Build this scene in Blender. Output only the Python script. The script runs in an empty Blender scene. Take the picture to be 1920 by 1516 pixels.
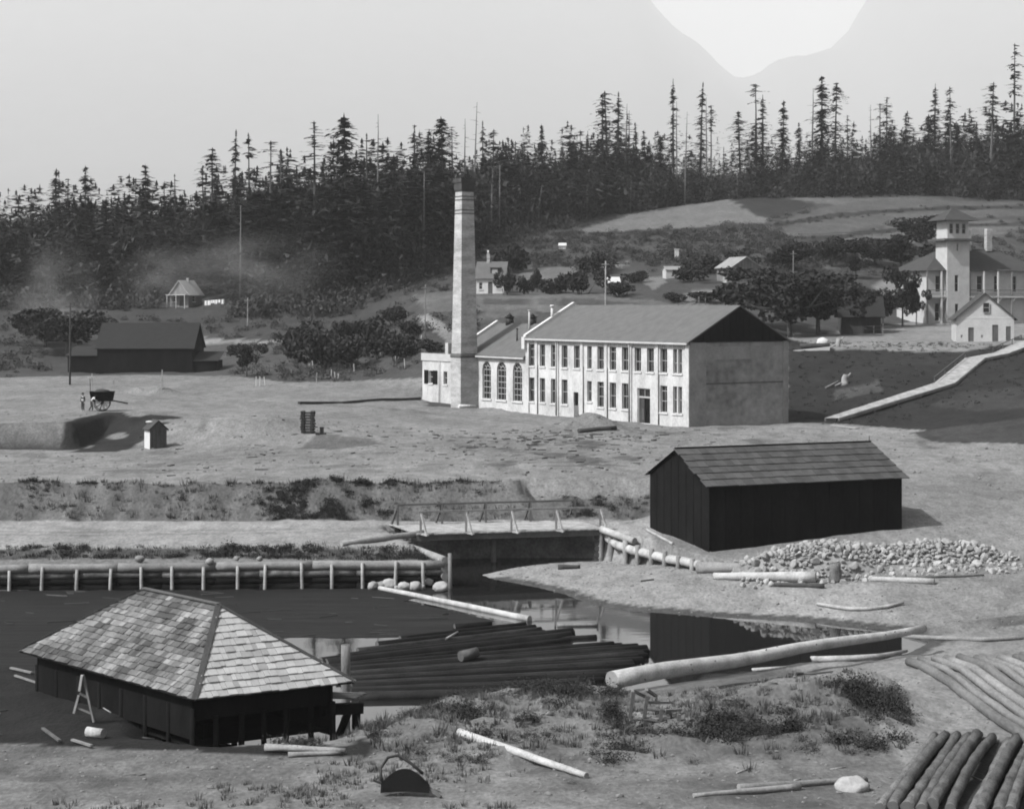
import bpy, math, random
import numpy as np
from mathutils import Vector

# ------------------------------------------------------------------ camera, sky, sun, exposure
R = math.radians
scene = bpy.context.scene
COL = scene.collection
FPX, HZ, CZ = 3400.0, 570.0, 18.0          # focal length in pixels of a 1920 px wide frame, horizon row, camera height over the pond
cam_data = bpy.data.cameras.new("camera")
cam_data.sensor_width = 36.0
cam_data.sensor_fit = 'HORIZONTAL'
cam_data.lens = 36.0 * FPX / 1920.0
cam_data.shift_y = -188.0 / 1920.0          # view camera with a falling front: level, so uprights stay upright
cam_data.clip_start = 1.0
cam_data.clip_end = 40000.0
camera = bpy.data.objects.new("camera", cam_data)
camera.location = (0, 0, CZ)
camera.rotation_euler = (R(90), 0, 0)
COL.objects.link(camera)
scene.camera = camera

SUN_EL = R(48)
SUN_DIR = Vector((-0.88 * math.cos(SUN_EL), -0.475 * math.cos(SUN_EL), math.sin(SUN_EL)))   # towards the sun
world = bpy.data.worlds.new("World")
scene.world = world
world.use_nodes = True
wn, wl = world.node_tree.nodes, world.node_tree.links
wn.clear()
sky = wn.new('ShaderNodeTexSky')
sky.sky_type = 'NISHITA'
sky.sun_disc = False
sky.sun_elevation = SUN_EL
sky.sun_rotation = math.atan2(-0.88, -0.475)
sky.air_density = 1.0
sky.dust_density = 3.0
bw = wn.new('ShaderNodeRGBToBW')            # black-and-white plate: the sky has tone but no hue
bg = wn.new('ShaderNodeBackground')
bg.inputs['Strength'].default_value = 0.11
wo = wn.new('ShaderNodeOutputWorld')
wl.new(sky.outputs[0], bw.inputs[0]); wl.new(bw.outputs[0], bg.inputs['Color']); wl.new(bg.outputs[0], wo.inputs['Surface'])

sun_data = bpy.data.lights.new("sun", 'SUN')
sun_data.energy = 2.9
sun_data.angle = R(0.8)
sun_data.color = (1, 1, 1)
sun = bpy.data.objects.new("sun", sun_data)
sun.rotation_euler = SUN_DIR.to_track_quat('Z', 'Y').to_euler()
sun.location = (-60, -40, 80)
COL.objects.link(sun)

scene.view_settings.view_transform = 'Standard'
scene.view_settings.look = 'None'
scene.view_settings.exposure = 1.18
scene.view_settings.gamma = 1.0
scene.view_settings.use_curve_mapping = False
scene.render.engine = 'CYCLES'
cy = scene.cycles
cy.use_denoising = True
cy.max_bounces = 6
cy.diffuse_bounces = 3
cy.glossy_bounces = 3
cy.volume_bounces = 1
cy.transparent_max_bounces = 8
cy.filter_width = 1.9
cy.use_adaptive_sampling = False

# ------------------------------------------------------------------ helpers
rng = random.Random(7)

def PY(px, py, Y):
    return Vector(((px - 960) / FPX * Y, Y, CZ - (py - HZ) / FPX * Y))

def PZ(px, py, z):
    Y = (CZ - z) * FPX / (py - HZ)
    return Vector(((px - 960) / FPX * Y, Y, z))

def _frame(d, up=Vector((0, 0, 1))):
    d = d.normalized()
    if abs(d.dot(up)) > 0.98:
        up = Vector((1, 0, 0))
    a = d.cross(up).normalized()
    return a, a.cross(d).normalized()

class MB:
    def __init__(self):
        self.v, self.f, self.m, self.s = [], [], [], []
    def poly(self, pts, mi=0, smooth=False):
        b = len(self.v)
        self.v += [tuple(p) for p in pts]
        self.f.append(tuple(range(b, b + len(pts)))); self.m.append(mi); self.s.append(smooth)
        return self
    def box(self, o, a, b, c, mi=0):
        o, a, b, c = Vector(o), Vector(a), Vector(b), Vector(c)
        k = len(self.v)
        if a.cross(b).dot(c) < 0:
            a, b = b, a
        for w in (o, o + a, o + a + b, o + b):
            self.v.append(tuple(w))
        for w in (o + c, o + a + c, o + a + b + c, o + b + c):
            self.v.append(tuple(w))
        for q in ((0, 3, 2, 1), (4, 5, 6, 7), (0, 1, 5, 4), (1, 2, 6, 5), (2, 3, 7, 6), (3, 0, 4, 7)):
            self.f.append(tuple(k + i for i in q)); self.m.append(mi); self.s.append(False)
        return self
    def cbox(self, c, sx, sy, sz, mi=0, rz=0.0):      # c = centre of the base
        ca, sa = math.cos(rz), math.sin(rz)
        a = Vector((ca * sx, sa * sx, 0)); b = Vector((-sa * sy, ca * sy, 0))
        return self.box(Vector(c) - a / 2 - b / 2, a, b, (0, 0, sz), mi)
    def beam(self, p0, p1, w, h, mi=0, up=Vector((0, 0, 1))):
        p0, p1 = Vector(p0), Vector(p1)
        a, b = _frame(p1 - p0, up)
        return self.box(p0 - a * w / 2 - b * h / 2, a * w, b * h, p1 - p0, mi)
    def tube(self, p0, p1, r0, r1, n=9, segs=1, wob=0.0, bend=0.0, mi=0, cap=None, seed=0, smooth=True):
        rr = random.Random(seed * 7919 + 13)
        p0, p1 = Vector(p0), Vector(p1)
        a, b = _frame(p1 - p0)
        k = len(self.v)
        ph = rr.random() * 6.28
        L = (p1 - p0).length
        for i in range(segs + 1):
            t = i / segs
            c = p0.lerp(p1, t) + (a * math.cos(ph) + b * math.sin(ph)) * bend * L * math.sin(math.pi * t)
            if wob and 0 < i < segs:
                c = c + a * rr.uniform(-wob, wob) * r0 + b * rr.uniform(-wob, wob) * r0
            r = r0 + (r1 - r0) * t
            for j in range(n):
                an = 2 * math.pi * j / n
                q = r * (1 + (rr.uniform(-wob, wob) if wob else 0))
                self.v.append(tuple(c + a * math.cos(an) * q + b * math.sin(an) * q))
        for i in range(segs):
            for j in range(n):
                self.f.append((k + i * n + j, k + i * n + (j + 1) % n, k + (i + 1) * n + (j + 1) % n, k + (i + 1) * n + j))
                self.m.append(mi); self.s.append(smooth)
        cm = mi if cap is None else cap
        self.f.append(tuple(k + j for j in reversed(range(n)))); self.m.append(cm); self.s.append(False)
        self.f.append(tuple(k + segs * n + j for j in range(n))); self.m.append(cm); self.s.append(False)
        return self
    def path_tube(self, pts, radii, n=7, mi=0, seed=0, wob=0.05):
        rr = random.Random(seed + 5)
        pts = [Vector(p) for p in pts]
        k = len(self.v)
        for i, c in enumerate(pts):
            d = (pts[min(i + 1, len(pts) - 1)] - pts[max(i - 1, 0)])
            a, b = _frame(d)
            for j in range(n):
                an = 2 * math.pi * j / n
                q = radii[i] * (1 + rr.uniform(-wob, wob))
                self.v.append(tuple(c + a * math.cos(an) * q + b * math.sin(an) * q))
        for i in range(len(pts) - 1):
            for j in range(n):
                self.f.append((k + i * n + j, k + i * n + (j + 1) % n, k + (i + 1) * n + (j + 1) % n, k + (i + 1) * n + j))
                self.m.append(mi); self.s.append(True)
        self.f.append(tuple(k + j for j in reversed(range(n)))); self.m.append(mi); self.s.append(False)
        e = k + (len(pts) - 1) * n
        self.f.append(tuple(e + j for j in range(n))); self.m.append(mi); self.s.append(False)
        return self
    def rock(self, c, rx, ry, rz, seed=0, sub=2, rough=0.22, mi=0, smooth=True, chops=5, lo=0.62):
        v, f = ICO[sub]
        rr = np.random.RandomState(seed)
        d = v.copy()
        for _ in range(chops):                       # chop with random planes -> faceted boulder
            nrm = rr.normal(size=3); nrm /= np.linalg.norm(nrm)
            h = rr.uniform(lo, 0.95)
            over = np.maximum(d @ nrm - h, 0)
            d -= over[:, None] * nrm
        d *= (1 + rr.uniform(-rough, rough, size=(len(d), 1)) * 0.35)
        d = d * np.array([rx, ry, rz]) + np.array(c)
        k = len(self.v)
        self.v += [tuple(p) for p in d]
        for q in f:
            self.f.append(tuple(int(k + i) for i in q)); self.m.append(mi); self.s.append(smooth)
        return self
    def add_np(self, v, f, mi=0, smooth=False):
        k = len(self.v)
        self.v += [tuple(p) for p in v]
        for q in f:
            self.f.append(tuple(int(k + i) for i in q)); self.m.append(mi); self.s.append(smooth)
        return self
    def build(self, name, mats, parent=None, loc=None, **props):
        if not isinstance(mats, (list, tuple)):
            mats = [mats]
        if parent is not None:
            org = ORG[parent.name]
        else:
            org = Vector(loc) if loc is not None else Vector((0, 0, 0))
        me = bpy.data.meshes.new(name)
        ox, oy, oz = org
        me.from_pydata([(x - ox, y - oy, z - oz) for x, y, z in self.v], [], self.f)
        for m in mats:
            me.materials.append(m)
        if len(mats) > 1:
            me.polygons.foreach_set('material_index', self.m)
        if any(self.s):
            me.polygons.foreach_set('use_smooth', self.s)
        me.update()
        return link(name, me, parent, org, **props)

ORG = {}
def link(name, me, parent=None, org=Vector((0, 0, 0)), **props):
    o = bpy.data.objects.new(name, me)
    COL.objects.link(o)
    if parent is not None:
        o.parent = parent
    else:
        o.location = org
    ORG[o.name] = Vector(org)
    for k, v in props.items():
        if v is not None:
            o[k] = v
    return o

def thing(name, label, cat, loc, group=None):
    o = bpy.data.objects.new(name, None)
    o.empty_display_size = 0.3
    COL.objects.link(o)
    o.location = loc
    ORG[o.name] = Vector(loc)
    o['label'] = label; o['category'] = cat
    if group:
        o['group'] = group
    return o

def copy_tree(src, loc, rz=0.0, sc=(1, 1, 1), label=None, tilt=(0, 0)):
    r = src.copy(); COL.objects.link(r)
    r.location = loc; r.rotation_euler = (tilt[0], tilt[1], rz); r.scale = sc
    if label:
        r['label'] = label
    for ch in src.children:
        c = ch.copy(); COL.objects.link(c); c.parent = r
        for g in ch.children:
            d = g.copy(); COL.objects.link(d); d.parent = c
    return r

def fast_mesh(name, v, f, mats, mi=None, smooth=False):
    """numpy triangles/quads -> mesh"""
    v = np.asarray(v, np.float32); f = np.asarray(f, np.int32)
    me = bpy.data.meshes.new(name)
    me.vertices.add(len(v)); me.vertices.foreach_set('co', v.ravel())
    n, k = f.shape
    me.loops.add(n * k); me.loops.foreach_set('vertex_index', f.ravel())
    me.polygons.add(n)
    me.polygons.foreach_set('loop_start', np.arange(0, n * k, k, dtype=np.int32))
    if not isinstance(mats, (list, tuple)):
        mats = [mats]
    for m in mats:
        me.materials.append(m)
    if mi is not None:
        me.polygons.foreach_set('material_index', np.asarray(mi, np.int32))
    me.polygons.foreach_set('use_smooth', np.full(n, smooth, dtype=bool))
    me.update(calc_edges=True)
    me.validate()
    return me

def _ico(sub):
    t = (1 + 5 ** 0.5) / 2
    v = [(-1, t, 0), (1, t, 0), (-1, -t, 0), (1, -t, 0), (0, -1, t), (0, 1, t), (0, -1, -t), (0, 1, -t), (t, 0, -1), (t, 0, 1), (-t, 0, -1), (-t, 0, 1)]
    f = [(0, 11, 5), (0, 5, 1), (0, 1, 7), (0, 7, 10), (0, 10, 11), (1, 5, 9), (5, 11, 4), (11, 10, 2), (10, 7, 6), (7, 1, 8), (3, 9, 4), (3, 4, 2), (3, 2, 6), (3, 6, 8), (3, 8, 9), (4, 9, 5), (2, 4, 11), (6, 2, 10), (8, 6, 7), (9, 8, 1)]
    v = [np.array(p) / np.linalg.norm(p) for p in v]
    for _ in range(sub):
        cache, nf = {}, []
        def mid(a, b):
            key = (min(a, b), max(a, b))
            if key not in cache:
                m = v[a] + v[b]; v.append(m / np.linalg.norm(m)); cache[key] = len(v) - 1
            return cache[key]
        for a, b, c in f:
            ab, bc, ca = mid(a, b), mid(b, c), mid(c, a)
            nf += [(a, ab, ca), (b, bc, ab), (c, ca, bc), (ab, bc, ca)]
        f = nf
    return np.array(v), f
ICO = {0: _ico(0), 1: _ico(1), 2: _ico(2)}

_lat = {}
def vnoise(x, y, scale, seed=0):
    """2-D value noise in [-1, 1]"""
    if seed not in _lat:
        _lat[seed] = np.random.RandomState(seed + 101).uniform(-1, 1, (257, 257))
    L = _lat[seed]
    x = np.asarray(x) / scale + 1000.37; y = np.asarray(y) / scale + 1000.73
    xi = np.floor(x).astype(int); yi = np.floor(y).astype(int)
    fx = x - xi; fy = y - yi
    fx = fx * fx * (3 - 2 * fx); fy = fy * fy * (3 - 2 * fy)
    xi %= 256; yi %= 256
    return (L[yi, xi] * (1 - fx) + L[yi, xi + 1] * fx) * (1 - fy) + (L[yi + 1, xi] * (1 - fx) + L[yi + 1, xi + 1] * fx) * fy

# ------------------------------------------------------------------ materials (a monochrome plate: tones only)
def mat(name, val, var=0.25, scale=2.0, stretch=(1, 1, 1), rough=0.9, bump=0.0, fine=8.0, streak=0.0, spec=0.25, tint=None, coord='Object'):
    m = bpy.data.materials.new(name)
    m.use_nodes = True
    nt = m.node_tree; N, L = nt.nodes, nt.links
    b = N['Principled BSDF']
    b.inputs['Roughness'].default_value = rough
    b.inputs['Specular IOR Level'].default_value = spec
    tc = N.new('ShaderNodeTexCoord')
    mp = N.new('ShaderNodeMapping'); mp.inputs['Scale'].default_value = stretch
    L.new(tc.outputs[coord], mp.inputs['Vector'])
    n1 = N.new('ShaderNodeTexNoise'); n1.inputs['Scale'].default_value = scale; n1.inputs['Detail'].default_value = 5.0
    n2 = N.new('ShaderNodeTexNoise'); n2.inputs['Scale'].default_value = scale * fine; n2.inputs['Detail'].default_value = 3.0
    L.new(mp.outputs[0], n1.inputs['Vector']); L.new(mp.outputs[0], n2.inputs['Vector'])
    mx = N.new('ShaderNodeMath'); mx.operation = 'MULTIPLY_ADD'       # n1*0.6 + n2*0.4
    mx.inputs[1].default_value = 0.6
    h = N.new('ShaderNodeMath'); h.operation = 'MULTIPLY'; h.inputs[1].default_value = 0.4
    L.new(n2.outputs['Fac'], h.inputs[0]); L.new(n1.outputs['Fac'], mx.inputs[0]); L.new(h.outputs[0], mx.inputs[2])
    mr = N.new('ShaderNodeMapRange')
    mr.inputs['From Min'].default_value = 0.32; mr.inputs['From Max'].default_value = 0.68
    mr.inputs['To Min'].default_value = val * (1 - var); mr.inputs['To Max'].default_value = val * (1 + var)
    L.new(mx.outputs[0], mr.inputs['Value'])
    out = mr.outputs[0]
    if tint == 'random':                                           # each object a tone of its own
        oi = N.new('ShaderNodeObjectInfo')
        r2 = N.new('ShaderNodeMapRange'); r2.inputs['To Min'].default_value = 0.72; r2.inputs['To Max'].default_value = 1.25
        L.new(oi.outputs['Random'], r2.inputs['Value'])
        mm = N.new('ShaderNodeMath'); mm.operation = 'MULTIPLY'
        L.new(out, mm.inputs[0]); L.new(r2.outputs[0], mm.inputs[1]); out = mm.outputs[0]
    L.new(out, b.inputs['Base Color'])
    if bump:
        bp = N.new('ShaderNodeBump'); bp.inputs['Strength'].default_value = bump; bp.inputs['Distance'].default_value = 0.05
        L.new(n2.outputs['Fac'], bp.inputs['Height']); L.new(bp.outputs[0], b.inputs['Normal'])
    return m

def leaf_mat(name, val, var=0.35):
    m = mat(name, val, var=var, scale=0.6, rough=0.7, fine=6.0, spec=0.15)
    return m

M = {}
M['brick_pale'] = mat('brick_pale', 0.33, 0.34, 0.7, (1, 1, 0.45), bump=0.2, fine=9)
M['brick_stack'] = mat('brick_stack', 0.25, 0.42, 0.5, (1, 1, 3.5), bump=0.3, fine=6)
M['soot'] = mat('soot', 0.035, 0.4, 1.5)
M['stucco'] = mat('stucco', 0.16, 0.5, 0.22, (1, 1, 1.3), fine=6, bump=0.2)
M['stucco_pale'] = mat('stucco_pale', 0.165, 0.25, 0.6, fine=6)
M['white_trim'] = mat('white_trim', 0.37, 0.10, 1.0)
M['pale_paint'] = mat('pale_paint', 0.3, 0.15, 0.8)
M['slate_roof'] = mat('slate_roof', 0.07, 0.22, 1.2, fine=10, bump=0.2, rough=0.8)
M['dark_slate'] = mat('dark_slate', 0.03, 0.25, 1.2, fine=10)
M['tar'] = mat('tar', 0.006, 0.4, 1.5, rough=0.9, spec=0.03)
M['tar_wall'] = mat('tar_wall', 0.007, 0.5, 0.8, (1, 1, 0.35), rough=0.9, spec=0.03, bump=0.3)
M['tar_roof'] = mat('tar_roof', 0.038, 0.35, 1.4, (1, 1, 1), rough=0.85, fine=9, bump=0.2, tint='random')
M['old_shake'] = mat('old_shake', 0.011, 0.35, 1.4, fine=9, bump=0.2)
M['glass'] = mat('glass', 0.012, 0.5, 0.7, rough=0.12, spec=0.5)
M['frame_paint'] = mat('frame_paint', 0.24, 0.2, 2.0)
M['dark_wood'] = mat('dark_wood', 0.03, 0.45, 1.2, (1, 1, 0.3), rough=0.9)
M['black_wood'] = mat('black_wood', 0.006, 0.5, 1.2, (1, 1, 0.3), rough=0.95, spec=0.05)
M['grey_wood'] = mat('grey_wood', 0.12, 0.35, 1.5, (1, 1, 0.4), fine=8, bump=0.25)
M['mid_wood'] = mat('mid_wood', 0.06, 0.35, 1.5, (1, 1, 0.4), fine=8, bump=0.25)
M['pale_wood'] = mat('pale_wood', 0.21, 0.4, 1.4, fine=8, bump=0.25)
M['peeled_log'] = mat('peeled_log', 0.26, 0.38, 1.3, fine=9, bump=0.3)
M['log_grey'] = mat('log_grey', 0.15, 0.35, 1.3, fine=8, bump=0.35, tint='random')
M['log_wet'] = mat('log_wet', 0.006, 0.6, 0.9, rough=0.75, fine=9, bump=0.35, spec=0.08, tint='random')
M['log_damp'] = mat('log_damp', 0.015, 0.6, 0.9, rough=0.75, fine=9, bump=0.35, spec=0.08, tint='random')
M['log_end'] = mat('log_end', 0.17, 0.25, 4.0)
M['log_end_dark'] = mat('log_end_dark', 0.06, 0.3, 4.0)
M['log_bark'] = mat('log_bark', 0.08, 0.65, 2.2, (1, 0.35, 1), fine=7, bump=1.0, tint='random', spec=0.08)
M['stone_pale'] = mat('stone_pale', 0.2, 0.25, 2.0, fine=5, bump=0.3, tint='random')
M['stone'] = mat('stone', 0.15, 0.25, 2.0, fine=5, bump=0.3, tint='random')
M['iron'] = mat('iron', 0.015, 0.4, 2.0, rough=0.6)
M['bark'] = mat('bark', 0.06, 0.4, 2.0, (1, 1, 0.3))
M['bark_pale'] = mat('bark_pale', 0.09, 0.4, 1.0, (1, 1, 0.3))
M['needles'] = leaf_mat('needles', 0.014)
M['needles_far'] = leaf_mat('needles_far', 0.017)
M['leaves'] = leaf_mat('leaves', 0.013)
M['leaves_mid'] = leaf_mat('leaves_mid', 0.028)
M['scrub'] = leaf_mat('scrub', 0.034, 0.5)
M['weed'] = leaf_mat('weed', 0.05, 0.5)
M['weed_dark'] = leaf_mat('weed_dark', 0.018, 0.5)
M['straw'] = leaf_mat('straw', 0.085, 0.35)
M['cloth_dark'] = mat('cloth_dark', 0.03, 0.3, 4)
M['cloth_white'] = mat('cloth_white', 0.65, 0.1, 4)
M['skin'] = mat('skin', 0.28, 0.1, 6)
M['horsehair'] = mat('horsehair', 0.03, 0.3, 3, rough=0.6)
# ------------------------------------------------------------------ terrain
COLS = [  # frame column -> (distance, height) up the slope from the terrace crest back to the woods
 (-2200, [(134.3, 4.7), (165, 5.0), (185, 7.2), (250, 7.2), (310, 10), (360, 16), (430, 22), (520, 27), (640, 32), (780, 36)]),
 (-300, [(134.3, 4.7), (165, 5.0), (181, 7.2), (250, 7.2), (300, 8.5), (345, 14), (380, 18.5), (430, 22), (520, 27), (640, 32), (780, 36)]),
 (250, [(134.3, 4.7), (164, 4.9), (172, 5.3), (181, 7.2), (250, 7.1), (295, 7.8), (340, 14), (370, 18), (420, 22), (520, 28), (640, 33), (780, 37)]),
 (340, [(134.3, 4.7), (155, 4.8), (166, 5.3), (184, 7.0), (250, 7.1), (295, 7.8), (340, 14), (370, 18), (420, 22), (520, 28), (640, 33), (780, 37)]),
 (520, [(134.3, 4.8), (152, 4.9), (170, 6.0), (195, 6.8), (240, 7.0), (290, 9.3), (330, 14), (370, 20), (420, 26), (520, 32), (640, 36), (780, 40)]),
 (700, [(134.3, 4.8), (152, 5.0), (175, 5.9), (200, 6.4), (238, 6.8), (262, 8.2), (310, 13.4), (340, 19), (380, 25), (430, 31), (500, 37), (620, 42), (780, 46)]),
 (800, [(134.3, 4.8), (175, 5.6), (205, 5.8), (232, 6.2), (262, 12), (290, 17.5), (340, 20.5), (385, 26), (440, 34), (510, 40), (620, 45), (780, 49)]),
 (880, [(134.3, 4.8), (175, 5.6), (215, 5.8), (230, 5.9), (262, 12.5), (292, 18), (325, 20), (380, 26), (445, 36), (520, 43), (620, 49), (780, 52)]),
 (1150, [(134.3, 4.8), (172, 5.7), (190, 5.8), (222, 5.9), (250, 11), (290, 17.6), (330, 21.5), (380, 28), (420, 34), (450, 36.5), (500, 43.5), (560, 50), (650, 54), (780, 56)]),
 (1400, [(134.3, 4.6), (168, 5.7), (196, 5.9), (216, 8), (240, 12.5), (290, 17.5), (320, 21.8), (345, 25), (380, 29.5), (430, 36), (480, 44), (530, 51), (600, 57), (780, 60)]),
 (1480, [(134.3, 4.5), (168, 5.7), (191, 5.85), (198, 6.6), (222, 12.3), (262, 13.6), (300, 18), (340, 24), (380, 28.8), (430, 35.6), (480, 43.3), (530, 51), (600, 57.5), (780, 60)]),
 (1560, [(134.3, 4.2), (150, 4.7), (185, 5.7), (191, 6.0), (206, 9.0), (222, 12.6), (265, 13.7), (300, 17), (340, 23), (380, 28.5), (430, 35.5), (480, 43), (530, 51), (600, 58), (780, 61)]),
 (1700, [(134.3, 3.6), (150, 4.6), (172, 5.3), (185, 6.4), (195, 8.2), (207, 10.8), (222, 12.6), (290, 15.0), (320, 18.5), (360, 24.5), (400, 31), (430, 34.5), (480, 42), (530, 51), (600, 58), (780, 61)]),
 (1920, [(134.3, 3.4), (150, 4.6), (165, 6.0), (185, 8.9), (213, 12.6), (290, 15.2), (330, 20), (380, 27), (430, 34), (480, 42), (530, 50), (600, 58), (780, 62)]),
 (2600, [(134.3, 3.4), (150, 5.0), (165, 7.0), (185, 9.5), (213, 12.8), (290, 16), (330, 21), (380, 28), (430, 35), (480, 43), (530, 51), (600, 59), (780, 63)]),
 (4200, [(134.3, 3.6), (150, 5.2), (165, 7.0), (185, 9.5), (213, 12.8), (290, 17), (330, 22), (380, 29), (430, 36), (480, 44), (530, 52), (600, 60), (780, 64)]),
]
# near side: columns for the flat by the pond
NEARC = [(-3000, [(30, 5.0), (55, 2.5), (62, 1.95), (70, 1.5), (80, 1.2), (100, 1.2), (115, 1.3), (118.2, 1.5), (119.6, 2.1), (131.0, 2.4), (134.3, 4.7)]),
         (1180, [(30, 5.0), (55, 2.5), (62, 1.95), (70, 1.55), (80, 1.35), (100, 1.4), (115, 1.4), (118.2, 1.6), (120, 2.1), (131.2, 2.45), (134.3, 4.7)]),
         (1330, [(30, 5.0), (55, 2.4), (62, 1.95), (70, 1.6), (80, 1.4), (100, 1.4), (112, 1.55), (119, 1.85), (126, 2.6), (134.3, 4.4)]),
         (1560, [(30, 5.0), (55, 2.4), (62, 1.95), (70, 1.6), (80, 1.4), (100, 1.4), (112, 1.7), (119, 1.95), (126, 2.9), (134.3, 4.2)]),
         (1700, [(30, 5.0), (55, 2.4), (62, 1.95), (70, 1.6), (80, 1.4), (100, 1.5), (112, 1.75), (119, 2.0), (126, 2.8), (134.3, 3.6)]),
         (5000, [(30, 5.0), (55, 2.4), (62, 2.0), (70, 1.7), (80, 1.5), (100, 1.6), (112, 1.8), (119, 2.0), (126, 2.7), (134.3, 3.4)])]
SHORE = [(-400, 112), (-60, 113.6), (-29.6, 114.4), (-4.2, 115.5), (-5.2, 118), (-6.6, 122.5), (-8.0, 126.5), (-8.4, 128.0), (-2, 128.6), (4.5, 129.0), (6.6, 128.8), (6.2, 127.6), (2.6, 126.0),
         (0.2, 123.8), (-1.95, 120.6), (-1.2, 118.8), (1.6, 115.4), (3.3, 112.6), (4.6, 109.2), (7.0, 106.6), (11, 104.7), (16.3, 103.0), (21.2, 99.8), (22.3, 96.5), (20.3, 93.2), (14.5, 91.0), (11.0, 88.2),
         (4.4, 83.8), (-1.9, 80.4), (-5.6, 76.3), (-6.8, 73.0), (-8.0, 70.4), (-11.0, 69.0), (-13.0, 70.2), (-13.8, 74), (-14.6, 79), (-17, 83), (-27, 86), (-60, 92), (-400, 100)]
_sh = np.array(SHORE, float)

def cols_eval(table, px, Y):
    prof = np.stack([np.interp(Y, [a for a, _ in t], [b for _, b in t]) for _, t in table])
    cx = np.array([c for c, _ in table], float)
    p = np.clip(px, cx[0], cx[-1] - 1e-6)
    i = np.clip(np.searchsorted(cx, p, side='right') - 1, 0, len(cx) - 2)
    w = (p - cx[i]) / (cx[i + 1] - cx[i])
    ar = np.arange(px.size)
    return prof[i, ar] * (1 - w) + prof[i + 1, ar] * w

def inside(polyg, x, y):
    n = len(polyg); r = np.zeros(x.shape, bool)
    for i in range(n):
        x0, y0 = polyg[i]; x1, y1 = polyg[(i + 1) % n]
        if y0 == y1:
            continue
        c = ((y0 > y) != (y1 > y)) & (x < (x1 - x0) * (y - y0) / (y1 - y0) + x0)
        r ^= c
    return r

def shore_dist(X, Y):
    best = np.full(X.shape, 1e9)
    n = len(_sh)
    for i in range(n):
        a = _sh[i]; b = _sh[(i + 1) % n]
        d = b - a; L2 = d @ d
        t = np.clip(((X - a[0]) * d[0] + (Y - a[1]) * d[1]) / L2, 0, 1)
        best = np.minimum(best, np.hypot(X - a[0] - t * d[0], Y - a[1] - t * d[1]))
    return np.where(inside([tuple(p) for p in _sh], X, Y), -best, best)

def sm(e0, e1, x):
    t = np.clip((x - e0) / (e1 - e0), 0, 1)
    return t * t * (3 - 2 * t)

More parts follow.
